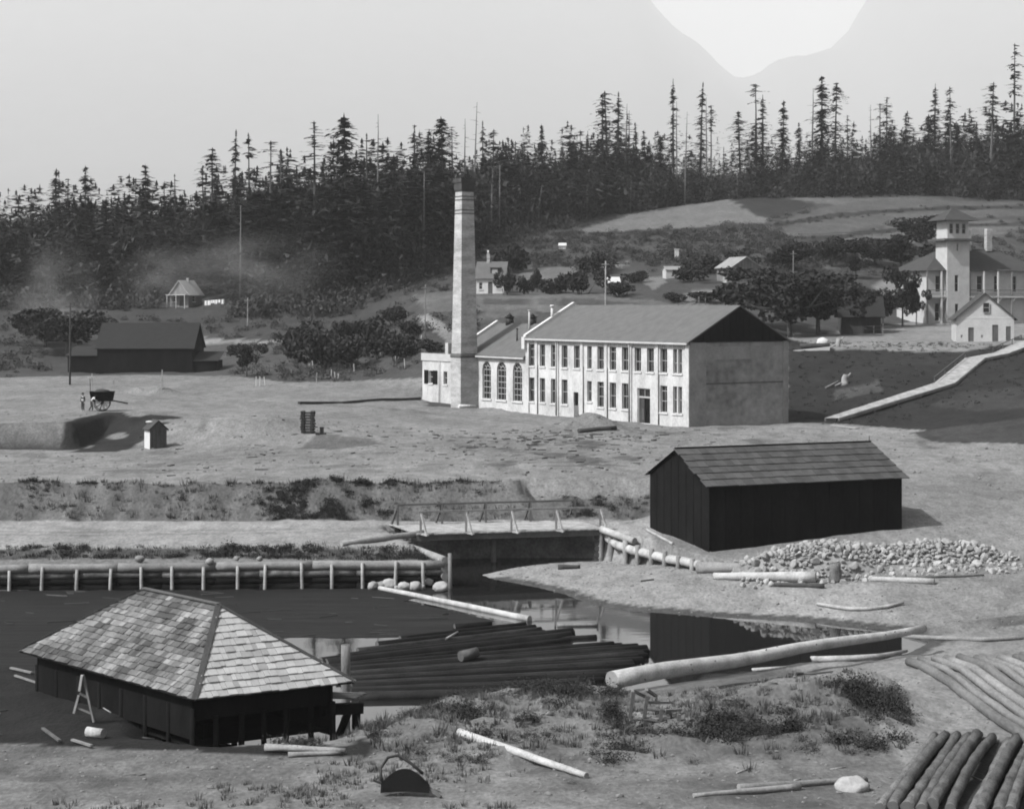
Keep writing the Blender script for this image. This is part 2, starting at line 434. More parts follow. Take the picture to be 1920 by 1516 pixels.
def terrain(X, Y):
    X = np.atleast_1d(np.asarray(X, float)); Y = np.atleast_1d(np.asarray(Y, float))
    px = 960 + FPX * X / np.maximum(Y, 1)
    z = np.where(Y >= 134.3, cols_eval(COLS, px, Y), cols_eval(NEARC, px, Y))
    # the cut block west of the pit, its end wall facing east
    blk = sm(-39.4, -39.9, X) * sm(164.3, 165.0, Y) * (Y < 186)
    z = np.where(blk > 0, z + (7.2 - z) * blk, z)
    # spoil heaps on the terrace
    for hx, hy, hr, hh in ((7.6, 176.5, 4.2, 1.75), (-22.0, 171, 5, 0.5), (-15.5, 166, 5.5, 0.55), (-27, 172, 10, 1.15), (-20, 176, 7, .5), (-42.8, 222, 2.6, 1.1), (-46, 223, 1.6, .7)):
        r2 = ((X - hx) / hr) ** 2 + ((Y - hy) / (hr * 0.8)) ** 2
        z = z + hh * np.exp(-r2 * 2.2)
    # hummocks on the near bank
    for hx, hy, hr, hh in ((11.4, 72.6, 3.4, 1.25), (14.6, 74.6, 2.6, 1.05), (8.4, 70.5, 2.8, .75), (13.4, 69.0, 2.6, .6), (3.0, 72.5, 3.6, .35), (-2.5, 70, 3, .3), (12.0, 66, 3.5, .35)):
        r2 = ((X - hx) / hr) ** 2 + ((Y - hy) / np.where(Y < hy, hr * 0.42, hr * 0.9)) ** 2
        z = z + hh * np.exp(-r2 * 1.6)
    ero = sm(62, 66, Y) * sm(81, 77, Y) * sm(-8, -4, X) * sm(17.5, 15, X)
    z = z + ero * (0.42 * np.abs(vnoise(X, Y, 2.3, 41)) + 0.22 * np.abs(vnoise(X, Y, 0.9, 42)) - 0.16)
    # the pond
    near = (Y < 145) & (X > -410) & (X < 60)
    d = np.full(X.shape, 1e4)
    if near.any():
        d[near] = shore_dist(X[near], Y[near])
    slope = np.full(X.shape, 0.55)
    slope = np.where((X > -3) & (Y > 98) & (Y < 133), 0.13 + 3.0 * sm(125.8, 127.6, Y), slope)
    slope = np.where(((X < -3.2) & (Y > 108)) | ((X < 1) & (Y > 126.5)), 3.5, slope)
    slope = np.where((X < -5) & (Y < 100), 0.75, slope)
    slope = np.where((X > 6) & (Y > 77) & (Y < 98.5), 0.12, slope)
    slope = np.where((X > -3) & (X <= 6) & (Y > 75) & (Y < 90), 0.55 - 0.43 * sm(2, 6, X), slope)
    ramp = 0.03 + np.maximum(d, 0) * slope
    wl_ = np.interp(Y, [100, 111, 112.5, 117.2, 126.4, 127.4], [20, 16.5, 14.6, 12.0, 6.5, 6.0])      # line of the wing wall
    fade = sm(111.5, 117.0, Y) * sm(128.2, 127.2, Y)
    bar = (X > -3) & (X < wl_)
    low_ = np.minimum(0.03 + np.maximum(d, 0) * 0.085, 0.8)
    ramp = np.where(bar, ramp + (np.minimum(low_, ramp) - ramp) * fade, ramp)
    ramp = np.where((X >= wl_) & (X < 60), ramp + (9.0 - ramp) * fade, ramp)
    z = np.where(d > 0, np.minimum(z, ramp), np.maximum(-1.4, 0.03 + d * 0.35))
    # relief
    land = np.clip(d / 2.0, 0, 1)
    a = np.where(Y < 112, 0.07, np.where(Y < 200, 0.05, 0.10))
    z = z + land * a * (vnoise(X, Y, 1.7, 1) + 0.5 * vnoise(X, Y, 0.75, 2) + 1.3 * vnoise(X, Y, 5.5, 3))
    z = z + np.where(Y > 262, 0.5 * vnoise(X, Y, 22, 4) * sm(262, 330, Y), 0)
    bank = sm(130.2, 131.6, Y) * sm(135.4, 134.0, Y) * (px < 1300)
    z = z + bank * (0.30 * vnoise(X, Y * 0.3, 1.6, 5) + 0.14 * vnoise(X, Y, 0.6, 6))
    return z

def ground_z(x, y):
    return float(terrain(np.array([x]), np.array([y]))[0])

_memo = {}
def on_ground(px, py, y0=50.0, y1=760.0):
    """walk a sight line through a frame pixel down to the terrain"""
    Ys = np.concatenate([np.arange(y0, 200, 0.25), np.arange(200, y1, 0.5)])
    Ys = Ys[(Ys >= y0) & (Ys <= y1)]
    z = terrain((px - 960) / FPX * Ys, Ys)
    ray = CZ - (py - HZ) / FPX * Ys
    k = np.argmax(z >= ray) if (z >= ray).any() else len(Ys) - 1
    Y = Ys[k]
    return Vector(((px - 960) / FPX * Y, Y, float(z[k])))

def at(px, Y, dz=0.0):
    x = (px - 960) / FPX * Y
    return Vector((x, Y, ground_z(x, Y) + dz))

gx = np.concatenate([-np.arange(420, 112, -5.5)[::1], -np.arange(110, 46, -1.3), np.arange(-45.6, 46, 0.42), np.arange(46.5, 110, 1.3), np.arange(112, 421, 5.5)])
gy = np.concatenate([np.arange(30, 140, 0.42), np.arange(140, 200, 0.6), np.arange(200, 300, 1.2), np.arange(300, 781, 3.2)])
GX, GY = np.meshgrid(gx, gy)
gxf, gyf = GX.ravel(), GY.ravel()
gz = terrain(gxf, gyf)
nx, ny = len(gx), len(gy)
ii = (np.arange(ny - 1)[:, None] * nx + np.arange(nx - 1)[None, :]).ravel()
gfaces = np.stack([ii, ii + 1, ii + nx + 1, ii + nx], 1)

# albedo of the ground: what grows or lies there, with some shade painted in
tone = np.full(gxf.shape, 0.27)
gpx = 960 + FPX * gxf / gyf
gpy = HZ + (CZ - gz) * FPX / gyf
gd = np.full(gxf.shape, 50.0); _n = (gyf < 145) & (gxf < 60); gd[_n] = shore_dist(gxf[_n], gyf[_n])
n_big = vnoise(gxf, gyf, 9, 11); n_mid = vnoise(gxf, gyf, 2.6, 12); n_sml = vnoise(gxf, gyf, 0.9, 13)
def lay(mask, val, soft=None):
    global tone
    tone = np.where(mask, val, tone)
near = gyf < 100
lay(near, 0.225 + 0.07 * n_mid + 0.04 * n_sml + 0.04 * n_big)
lay((gxf > 14) & near & (gyf < 98), 0.30)
lay((gyf >= 100) & (gyf < 127.5), 0.28)
lay((gxf > -3) & (gxf < 22) & (gyf > 98) & (gyf < 119.5) & (gd < 9) & (gd > 0.3), 0.36)                     # sand bar
lay((gd > -0.6) & (gd < 0.9), 0.10)                                                         # wet margin
lay((gxf < -3.5) & (gyf > 113) & (gyf < 119.4), np.where(gyf < 117.0, 0.24, 0.11 + 0.10 * (n_mid > 0.1)))                      # rank grass behind the log wall
lay((gyf >= 119.4) & (gyf < 130.6) & (gpx < 1230), 0.385)                                    # road
lay((gyf >= 130.6) & (gyf < 134.6) & (gpx < 1300), 0.165 + 0.05 * vnoise(gxf, gyf * .25, .8, 61) + .03 * n_mid)                              # cut bank
lay((gyf >= 134.7) & (gyf < 262), 0.285 + 0.03 * n_big)
rut = np.abs(((gyf - 150 - 0.05 * gxf) % 9) - 4.5)
lay((gyf > 134) & (gyf < 178) & (n_big + 0.6 * n_mid > 0.75), 0.235)
lay((gyf > 145) & (gyf < 172) & (gpx > 840) & (gpx < 1200) & (n_mid + n_sml > 0.42), 0.15)          # trampled rubbish before the factory
lay((gyf > 262), 0.085)
lay((gyf > 215) & (gyf < 262) & (gpx > 790) & (gpx < 1480), 0.09)
def region(poly, val, ymin=0, jit=5.0):
    m = inside(poly, gpx + jit * n_mid, gpy + 0.4 * jit * n_big) & (gyf > ymin)
    lay(m, val)
region([(-900, 800), (-900, 706), (0, 706), (400, 702), (440, 703), (545, 716), (650, 716), (795, 706), (800, 790), (400, 800)], 0.275, 180)
region([(-900, 706), (0, 704), (360, 704), (440, 704), (550, 718), (800, 706), (800, 660), (560, 640), (360, 640), (0, 660), (-900, 660)], 0.085, 225)
region([(360, 646), (532, 640), (560, 700), (440, 704), (360, 704)], 0.105, 225)
region([(355, 636), (534, 629), (534, 641), (355, 648)], 0.34, 225, 2)
region([(-200, 560), (0, 560), (330, 572), (560, 560), (760, 560), (775, 590), (690, 640), (560, 640), (340, 634), (0, 660), (-200, 660)], 0.075, 255)
region([(780, 594), (804, 588), (856, 624), (856, 656), (818, 624)], 0.30, 225, 1)
region([(770, 551), (895, 546), (1085, 546), (1180, 560), (1340, 572), (1100, 585), (900, 582), (800, 585)], 0.165, 235)
region([(905, 562), (1100, 560), (1200, 570), (1100, 574), (905, 570)], 0.09, 235, 2)
region([(900, 585), (1000, 576), (1010, 590), (900, 600)], 0.13, 225, 2)
region([(970, 505), (1080, 500), (1085, 528), (985, 532)], 0.19, 255)
region([(1105, 503), (1178, 488), (1180, 497), (1112, 510)], 0.21, 255, 2)
region([(1200, 528), (1240, 515), (1250, 530), (1225, 542)], 0.24, 255, 2)
region([(1260, 560), (1300, 545), (1380, 543), (1400, 556), (1330, 572), (1290, 572)], 0.22, 240, 2)
region([(1080, 434), (1180, 402), (1280, 386), (1360, 368), (1440, 365), (1445, 416), (1300, 426), (1090, 438)], 0.21, 300)
region([(1100, 436), (1300, 428), (1445, 419), (1450, 424), (1300, 433), (1110, 441)], 0.035, 300, 1.0)
region([(1440, 368), (1520, 357), (1710, 350), (1790, 362), (1560, 384)], 0.18, 300)
region([(1368, 372), (1440, 366), (1535, 384), (1450, 408), (1420, 405)], 0.05, 300, 2)
region([(1450, 418), (1560, 384), (1750, 366), (1960, 380), (1960, 402), (1720, 412), (1560, 440), (1480, 448)], 0.135, 300)
region([(1480, 462), (1560, 440), (1720, 418), (1900, 410), (1900, 440), (1760, 448), (1600, 470), (1510, 480)], 0.165, 300)
region([(1500, 505), (1640, 480), (1650, 486), (1510, 512)], 0.16, 255, 2)
region([(1476, 636), (1565, 655), (1800, 661), (1905, 642), (2100, 640), (2500, 640), (2500, 850), (1900, 832), (1720, 806), (1560, 794), (1474, 792)], 0.034, 150)
region([(1565, 734), (1640, 715), (1660, 735), (1560, 752)], 0.09, 180)
region([(1740, 760), (1800, 735), (1960, 720), (1960, 760), (1840, 770)], 0.06, 150)
region([(1700, 812), (1960, 780), (1960, 832), (1760, 830)], 0.07, 150)
region([(1555, 652), (1550, 622), (1690, 606), (1800, 596), (2100, 600), (2100, 640), (1905, 642), (1800, 661)], 0.29, 200, 2)
region([(1640, 530), (1700, 518), (1745, 530), (1700, 566), (1655, 575)], 0.26, 230)
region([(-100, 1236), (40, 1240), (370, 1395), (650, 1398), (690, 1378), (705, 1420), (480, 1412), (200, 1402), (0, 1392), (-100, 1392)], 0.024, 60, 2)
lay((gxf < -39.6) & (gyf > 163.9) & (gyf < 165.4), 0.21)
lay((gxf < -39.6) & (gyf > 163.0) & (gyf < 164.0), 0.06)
lay((gxf > -40.7) & (gxf < -38.6) & (gyf > 163.5) & (gyf < 181.5), 0.035)  # shade on the east-facing end wall, painted into the tone
lay((gxf > -39) & (gxf < -34.5 + .1 * (gyf - 164)) & (gyf > 160.5) & (gyf < 180.5) & (n_mid > -.5), 0.035)  # shadow of the end wall over the pit slope, painted in
region([(560, 840), (600, 812), (700, 822), (720, 832), (620, 842)], 0.14, 140, 3)
region([(1440, 420), (1560, 400), (1720, 388), (1960, 384), (1960, 391), (1720, 396), (1560, 408), (1450, 428)], 0.05, 300, 3)
region([(1500, 452), (1620, 432), (1760, 420), (1960, 414), (1960, 420), (1760, 427), (1620, 440), (1510, 460)], 0.05, 300, 3)
region([(1700, 352), (1800, 360), (1960, 372), (1960, 384), (1800, 376), (1690, 366)], 0.08, 300, 5)
def ruts(line, gap=1.5, wd=.34, k=.72, y0=0, y1=999):
    global tone
    d = np.full(gxf.shape, 1e9); sg = np.zeros(gxf.shape)
    for (ax, ay), (bx, by) in zip(line[:-1], line[1:]):
        dx, dy = bx - ax, by - ay; L2 = dx * dx + dy * dy
        t = np.clip(((gxf - ax) * dx + (gyf - ay) * dy) / L2, 0, 1)
        q = np.hypot(gxf - ax - t * dx, gyf - ay - t * dy); d = np.minimum(d, q)
    w = np.exp(-((d - gap / 2) / wd) ** 2) * (gyf > y0) * (gyf < y1) * np.clip(.75 + .6 * n_mid, .2, 1)
    tone = tone * (1 - (1 - k) * w)
ruts([(-80, 124), (-30, 124.6), (-8, 126.5), (6, 128.5), (12, 133), (9, 140), (4, 150), (8, 165), (14, 172), (24, 178), (36, 181)], k=.62)
ruts([(-60, 140), (-20, 144), (4, 150)], k=.7)
ruts([(-45, 150), (-10, 158), (20, 160), (50, 150)], k=.74)
ruts([(-60, 205), (-20, 206), (-8, 203), (4, 186), (14, 172)], gap=1.8, wd=.5, k=.72)
ruts([(8, 165), (-20, 160), (-50, 158)], k=.78)
lay((gyf > 137) & (gyf < 180) & (vnoise(gxf, gyf * .35, 1.9, 51) + .5 * n_big > .82), tone * .72)
region([(1690, 1500), (1760, 1372), (1900, 1390), (2000, 1420), (2000, 1560), (1680, 1560)], 0.06, 50, 2)  # shade in the gaps between decked logs, painted into the ground
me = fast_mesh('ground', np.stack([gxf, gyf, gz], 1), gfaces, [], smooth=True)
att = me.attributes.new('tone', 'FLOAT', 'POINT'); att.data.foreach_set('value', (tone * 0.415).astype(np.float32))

gm = bpy.data.materials.new('earth'); gm.use_nodes = True
N, L = gm.node_tree.nodes, gm.node_tree.links
b = N['Principled BSDF']; b.inputs['Roughness'].default_value = 0.95; b.inputs['Specular IOR Level'].default_value = 0.1
at_n = N.new('ShaderNodeAttribute'); at_n.attribute_name = 'tone'
geo = N.new('ShaderNodeNewGeometry')
mul = None
src = at_n.outputs['Fac']
mpg = N.new('ShaderNodeMapping'); mpg.inputs['Scale'].default_value = (1, 0.55, 1)
L.new(geo.outputs['Position'], mpg.inputs['Vector'])
for sc_, lo, hi, det in ((0.16, 0.82, 1.18, 5), (1.1, 0.78, 1.22, 6), (5.5, 0.72, 1.25, 4)):
    n = N.new('ShaderNodeTexNoise'); n.inputs['Scale'].default_value = sc_; n.inputs['Detail'].default_value = det; n.inputs['Roughness'].default_value = 0.62
    L.new(mpg.outputs[0], n.inputs['Vector'])
    mr = N.new('ShaderNodeMapRange'); mr.inputs['From Min'].default_value = 0.33; mr.inputs['From Max'].default_value = 0.67
    mr.inputs['To Min'].default_value = lo; mr.inputs['To Max'].default_value = hi
    L.new(n.outputs['Fac'], mr.inputs['Value'])
    mm = N.new('ShaderNodeMath'); mm.operation = 'MULTIPLY'
    L.new(src, mm.inputs[0]); L.new(mr.outputs[0], mm.inputs[1]); src = mm.outputs[0]
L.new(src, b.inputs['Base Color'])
bp = N.new('ShaderNodeBump'); bp.inputs['Strength'].default_value = 0.5; bp.inputs['Distance'].default_value = 0.12
L.new(n.outputs['Fac'], bp.inputs['Height']); L.new(bp.outputs[0], b.inputs['Normal'])
me.materials.append(gm)
link('ground', me, kind='structure')

# pond
wm = bpy.data.materials.new('pond_water'); wm.use_nodes = True
N, L = wm.node_tree.nodes, wm.node_tree.links
b = N['Principled BSDF']
b.inputs['Base Color'].default_value = (0.010, 0.010, 0.010, 1)
b.inputs['Roughness'].default_value = 0.03
b.inputs['IOR'].default_value = 1.7
geo = N.new('ShaderNodeNewGeometry')
mpw = N.new('ShaderNodeMapping'); mpw.inputs['Scale'].default_value = (0.5, 1.6, 1)
L.new(geo.outputs['Position'], mpw.inputs['Vector'])
nw = N.new('ShaderNodeTexNoise'); nw.inputs['Scale'].default_value = 1.1; nw.inputs['Detail'].default_value = 3
nb = N.new('ShaderNodeTexNoise'); nb.inputs['Scale'].default_value = 0.06; nb.inputs['Detail'].default_value = 2
L.new(mpw.outputs[0], nw.inputs['Vector']); L.new(geo.outputs['Position'], nb.inputs['Vector'])
mrw = N.new('ShaderNodeMapRange'); mrw.inputs['From Min'].default_value = 0.42; mrw.inputs['From Max'].default_value = 0.62
mrw.inputs['To Min'].default_value = 0.01; mrw.inputs['To Max'].default_value = 0.05
L.new(nb.outputs['Fac'], mrw.inputs['Value'])
bpw = N.new('ShaderNodeBump'); bpw.inputs['Distance'].default_value = 0.05
L.new(mrw.outputs[0], bpw.inputs['Strength']); L.new(nw.outputs['Fac'], bpw.inputs['Height']); L.new(bpw.outputs[0], b.inputs['Normal'])
MB().poly([(-420, 60, 0), (60, 60, 0), (60, 138, 0), (-420, 138, 0)]).build('water', wm, kind='structure')

# added matte sheet: the dark of rippled water put in as colour
dark_water = [(-46, 113.2), (-29.6, 113.9), (-4.6, 115.0), (-4.0, 114.0), (-6.5, 110), (-3.2, 106), (-1.0, 103.4), (-2.8, 99.5), (-4.2, 98.4), (-7.5, 98.0), (-12, 97.7), (-17, 97.4), (-19.5, 94.5), (-22, 90), (-26, 88.5), (-34, 90), (-46, 92)]
rs = random.Random(3); pts_ = []
for i in range(len(dark_water)):
    a, b2 = dark_water[i], dark_water[(i + 1) % len(dark_water)]
    n_ = max(1, int(math.hypot(a[0] - b2[0], a[1] - b2[1]) / .7))
    for j in range(n_):
        t = j / n_; pts_.append((a[0] + (b2[0] - a[0]) * t + rs.uniform(-.2, .2), a[1] + (b2[1] - a[1]) * t + rs.uniform(-.28, .28), 0.012))
M['dark_water'] = mat('dark_water', 0.009, 0.95, 1.3, (0.10, 2.6, 1), rough=0.8, fine=7, bump=0.5, spec=0.1)
MB().poly(pts_).build('dark_water_sheet', M['dark_water'], kind='stuff', label='added dark sheet standing in for dark rippled water on the pond')

rs = random.Random(9); mb_ = MB()
for k in range(110):
    x, y = rs.uniform(-40, -2), rs.uniform(98.3, 114.5)
    if not inside(dark_water, np.array([x]), np.array([y]))[0]: continue
    L_, w_, a_ = rs.uniform(.2, 1.6), rs.uniform(.03, .12), rs.gauss(.1, .35)
    mb_.cbox((x, y, .012), L_, w_, rs.uniform(.02, .06), rs.choice([0, 0, 0, 1]), a_)
mb_.build('floating_bark', [M['dark_wood'], M['mid_wood'], M['log_grey']], kind='stuff', label='slivers of bark and wood afloat on the quiet half of the pond')

# far country: plain behind the woods and the mountains across the valley
ridge = [(-20000, 900), (-9000, 1150), (-5200, 1450), (-3300, 1640), (-1500, 1680), (-300, 1700), (513, 1562), (640, 1379), (708, 1304), (781, 1238), (867, 1184), (940, 1111), (1013, 1055), (1067, 1042), (1123, 1057), (1172, 1094), (1245, 1123), (1343, 1138), (1455, 1167), (1538, 1250), (1606, 1372), (1709, 1538), (2400, 1760), (3000, 1690), (5200, 1450), (9000, 900), (20000, 700)]
rx = np.concatenate([np.arange(-9000, -1500, 250), np.arange(-1500, 3200, 40), np.arange(3200, 9001, 250)]).astype(float)
rt = np.interp(rx, [a for a, _ in ridge], [b_ for _, b_ in ridge])
rows = []
prof = [(790, None), (1100, 30), (2200, 0.02), (4200, 0.08), (5600, 0.26), (6900, 0.62), (7900, 0.93), (8300, 1.0), (9000, 0.55), (9900, 0.1)]
mv = []
for k, (yy, fr) in enumerate(prof):
    if fr is None:
        zz = terrain(np.clip(rx, -418, 418), np.full(rx.shape, 775.0)) - 4
    elif fr == 30:
        zz = np.full(rx.shape, 34.0)
    else:
        zz = rt * fr * (8300 - 0) / 8300 + (0 if fr in (1.0,) else 70 * vnoise(rx, np.full(rx.shape, yy), 520, 21) * fr)
        if fr == 1.0:
            zz = zz + 9 * vnoise(rx, rx * 0, 130, 22) + 5 * vnoise(rx, rx * 0, 47, 23)
    mv.append(np.stack([rx * (1.0 if yy > 7000 else 0.35 + 0.65 * yy / 7000), np.full(rx.shape, yy), zz], 1))
mv = np.concatenate(mv)
mv[:, 0] *= 3.0; mv[:, 1] = np.where(mv[:, 1] > 1000, mv[:, 1] * 3.0, mv[:, 1]); mv[:, 2] = np.where(mv[:, 1] > 3400, mv[:, 2] * 3.0, mv[:, 2])
w_ = len(rx)
ii = (np.arange(len(prof) - 1)[:, None] * w_ + np.arange(w_ - 1)[None, :]).ravel()
mme = fast_mesh('mountains', mv, np.stack([ii, ii + 1, ii + w_ + 1, ii + w_], 1), mat('mountain_forest', 0.05, 0.3, 0.004, fine=6, coord='Object'), smooth=True)
link('mountains', mme, kind='structure')

# the air of the valley
hz = bpy.data.materials.new('valley_air'); hz.use_nodes = True
N, L = hz.node_tree.nodes, hz.node_tree.links
N.remove(N['Principled BSDF'])
pv = N.new('ShaderNodeVolumePrincipled')
pv.inputs['Color'].default_value = (0.96, 0.96, 0.96, 1)
pv.inputs['Density'].default_value = HAZE_D = 0.000075
pv.inputs['Anisotropy'].default_value = 0.0
L.new(pv.outputs[0], N['Material Output'].inputs['Volume'])
MB().box((-28500, -60, -8), (57000, 0, 0), (0, 30100, 0), (0, 0, 5600)).build('haze', hz, kind='stuff', label='thin pale haze filling the valley air')
# ------------------------------------------------------------------ factory
BZ = 5.75                                                     # level of the factory yard
FC = Vector((17.6, 180.0, 0)); FT = Vector((-0.539, 0.842, 0)).normalized(); FN = Vector((-FT.y * -1, -FT.x, 0))
FN = Vector((0.842, 0.539, 0)).normalized()
def FP(t, s, z):
    p = FC + FT * t + FN * s
    return Vector((p.x, p.y, z))
def tpx(px, s=0.0):
    u = (px - 960) / FPX
    return (FC.x + FN.x * s - u * (FC.y + FN.y * s)) / (u * FT.y - FT.x)
def zpx(px, py, s=0.0):
    p = FP(tpx(px, s), s, 0)
    return CZ - (py - HZ) / FPX * p.y

def wall_open(mb, P, t0, t1, z0, z1, rects, arches=(), depth=0.28, mi=0, mr=0):
    """wall plane P(t, s, z) at s = 0 with openings; reveals run to s = depth"""
    ts = sorted({t0, t1, *[r[0] for r in rects], *[r[1] for r in rects], *[a[0] for a in arches], *[a[1] for a in arches]})
    zs = sorted({z0, z1, *[r[2] for r in rects], *[r[3] for r in rects], *[a[2] for a in arches], *[a[3] for a in arches], *[a[3] + (a[1] - a[0]) / 2 for a in arches]})
    for i in range(len(ts) - 1):
        for j in range(len(zs) - 1):
            tc, zc = (ts[i] + ts[i + 1]) / 2, (zs[j] + zs[j + 1]) / 2
            if any(r[0] < tc < r[1] and r[2] < zc < r[3] for r in rects):
                continue
            if any(a[0] < tc < a[1] and a[2] < zc < a[3] + (a[1] - a[0]) / 2 for a in arches):
                continue
            mb.poly([P(ts[i], 0, zs[j]), P(ts[i], 0, zs[j + 1]), P(ts[i + 1], 0, zs[j + 1]), P(ts[i + 1], 0, zs[j])], mi)
    for a, b_, c, d in rects:
        for q in (((a, c), (a, d)), ((a, d), (b_, d)), ((b_, d), (b_, c)), ((b_, c), (a, c))):
            mb.poly([P(q[0][0], 0, q[0][1]), P(q[1][0], 0, q[1][1]), P(q[1][0], depth, q[1][1]), P(q[0][0], depth, q[0][1])], mr)
    for a, b_, c, d in arches:
        r = (b_ - a) / 2; tm = (a + b_) / 2; n = 12; top = d + r
        arc = [(tm - r * math.cos(math.pi * k / n), d + r * math.sin(math.pi * k / n)) for k in range(n + 1)]
        for k in range(n):
            (ta, za), (tb, zb) = arc[k], arc[k + 1]
            mb.poly([P(ta, 0, za), P(ta, 0, top), P(tb, 0, top), P(tb, 0, zb)] if zb < top - 1e-6 and za < top - 1e-6 else
                    ([P(ta, 0, za), P(ta, 0, top), P(tb, 0, top)] if za < top - 1e-6 else [P(ta, 0, top), P(tb, 0, top), P(tb, 0, zb)]), mi)
            mb.poly([P(ta, 0, za), P(tb, 0, zb), P(tb, depth, zb), P(ta, depth, za)], mr)
        for q in (((a, d), (a, c)), ((a, c), (b_, c)), ((b_, c), (b_, d))):
            mb.poly([P(q[0][0], 0, q[0][1]), P(q[1][0], 0, q[1][1]), P(q[1][0], depth, q[1][1]), P(q[0][0], depth, q[0][1])], mr)

def sash(root, P, a, b_, c, d, depth=0.2, cross=(0.5,), mull=0, paint='frame_paint', sill=True, bar=0.06):
    """one window of a wall: frame with rails, pane behind it, stone sill below"""
    mb = MB()
    for (u0, u1, w0, w1) in ((a, a + bar, c, d), (b_ - bar, b_, c, d), (a + bar, b_ - bar, c, c + bar), (a + bar, b_ - bar, d - bar, d)):
        o = P(u0, depth, w0)
        mb.box(o, P(u1, depth, w0) - o, P(u0, depth + 0.06, w0) - o, P(u0, depth, w1) - o)
    for k in cross:
        zz = c + (d - c) * k; o = P(a + bar, depth + 0.004, zz - bar * 0.45)
        mb.box(o, P(b_ - bar, depth + 0.004, zz - bar * 0.45) - o, P(a + bar, depth + 0.05, zz - bar * 0.45) - o, Vector((0, 0, bar * 0.9)))
    for k in range(mull):
        tt = a + (b_ - a) * (k + 1) / (mull + 1); o = P(tt - bar * 0.3, depth + 0.008, c + bar)
        mb.box(o, P(tt + bar * 0.3, depth + 0.008, c + bar) - o, P(tt - bar * 0.3, depth + 0.045, c + bar) - o, Vector((0, 0, d - c - 2 * bar)))
    w = mb.build('window', M[paint], root)
    MB().poly([P(a, depth + 0.055, c), P(a, depth + 0.055, d), P(b_, depth + 0.055, d), P(b_, depth + 0.055, c)]).build('pane', M['glass'], w)
    if sill:
        m2 = MB(); o = P(a - 0.12, -0.10, c - 0.17)
        m2.box(o, P(b_ + 0.12, -0.10, c - 0.17) - o, P(a - 0.12, 0.16, c - 0.17) - o, Vector((0, 0, 0.168)))
        m2.build('sill', M['white_trim'], w)
    return w

# ---- machine hall, two storeys
EZ, RZ, TL, DEP = 14.25, 17.75, 29.6, 12.8
fac = thing('factory', 'long two-storey pale brick factory with rows of tall windows and black gable end', 'factory', FP(15, 6, BZ))
ups = [(992, 1002), (1012, 1022), (1033, 1043), (1053, 1064), (1076, 1087), (1101, 1109.5), (1120, 1132), (1143, 1155), (1166, 1178), (1190, 1202), (1213, 1226), (1238, 1251), (1262, 1269.5), (1271.5, 1279)]
lows = [0, 1, 2, 3, 5, 6, 7, 8, 11, 12, 13]
zu0, zu1, zl0, zl1 = 11.05, 13.5, 7.05, 9.75
rects, wins = [], []
for a, b_ in ups:
    ta, tb = tpx(b_), tpx(a)
    rects.append((ta, tb, zu0, zu1)); wins.append((ta, tb, zu0, zu1, rng.choice([(0.42,), (0.5,), (0.4, 0.78), (0.3, 0.62), (0.45,)])))
for k in lows:
    a, b_ = ups[k]; ta, tb = tpx(b_), tpx(a)
    z0 = 7.55 if k == 5 else zl0
    rects.append((ta, tb, z0, zl1)); wins.append((ta, tb, z0, zl1, rng.choice([(0.5,), (0.48,), (0.42, 0.8)])))
d1 = (tpx(1084.5), tpx(1075.5), BZ + 0.05, 8.45)
d2 = (tpx(1219), tpx(1195), BZ + 0.02, 9.35)
rects += [d1, d2]
mb = MB()
wall_open(mb, FP, 0, TL, BZ - 0.6, EZ, rects)
mb.build('front_wall', M['brick_pale'], fac)
mb = MB()
mb.poly([FP(0, 0, BZ - 0.6), FP(0, DEP, BZ - 0.6), FP(0, DEP, EZ - 0.05), FP(0, 0, EZ - 0.05)])
mb.build('end_wall', M['stucco'], fac)
mb = MB()
mb.poly([FP(0, DEP, BZ - 0.6), FP(TL, DEP, BZ - 0.6), FP(TL, DEP, EZ), FP(0, DEP, EZ)])
mb.poly([FP(TL, 0, BZ - 0.6), FP(TL, 0, EZ), FP(TL, DEP / 2, RZ - 0.1), FP(TL, DEP, EZ), FP(TL, DEP, BZ - 0.6)])
mb.build('back_wall', M['brick_pale'], fac)
# unfinished end: weathered panel beside the corner, floor seam, corner pilasters
def endbox(s0, s1, z0, z1, out, name, m):
    o = FP(-out, s0, z0)
    return MB().box(o, FP(0.0, s0, z0) - o, FP(-out, s1, z0) - o, Vector((0, 0, z1 - z0))).build(name, M[m], fac)
endbox(0.0, 2.1, BZ - 0.6, EZ - 0.06, 0.05, 'plaster_panel', 'stucco_pale')
endbox(2.12, DEP - 0.62, 9.98, 10.10, 0.035, 'floor_seam', 'mid_wood')
endbox(2.12, DEP - 0.63, 12.45, 13.75, 0.012, 'plaster_band', 'stucco_pale')
endbox(DEP - 0.6, DEP + 0.06, BZ - 0.6, EZ - 0.06, 0.10, 'corner_pilaster', 'stucco_pale')
endbox(2.1, DEP - 0.62, EZ - 0.10, EZ - 0.02, 0.06, 'wall_plate', 'mid_wood')
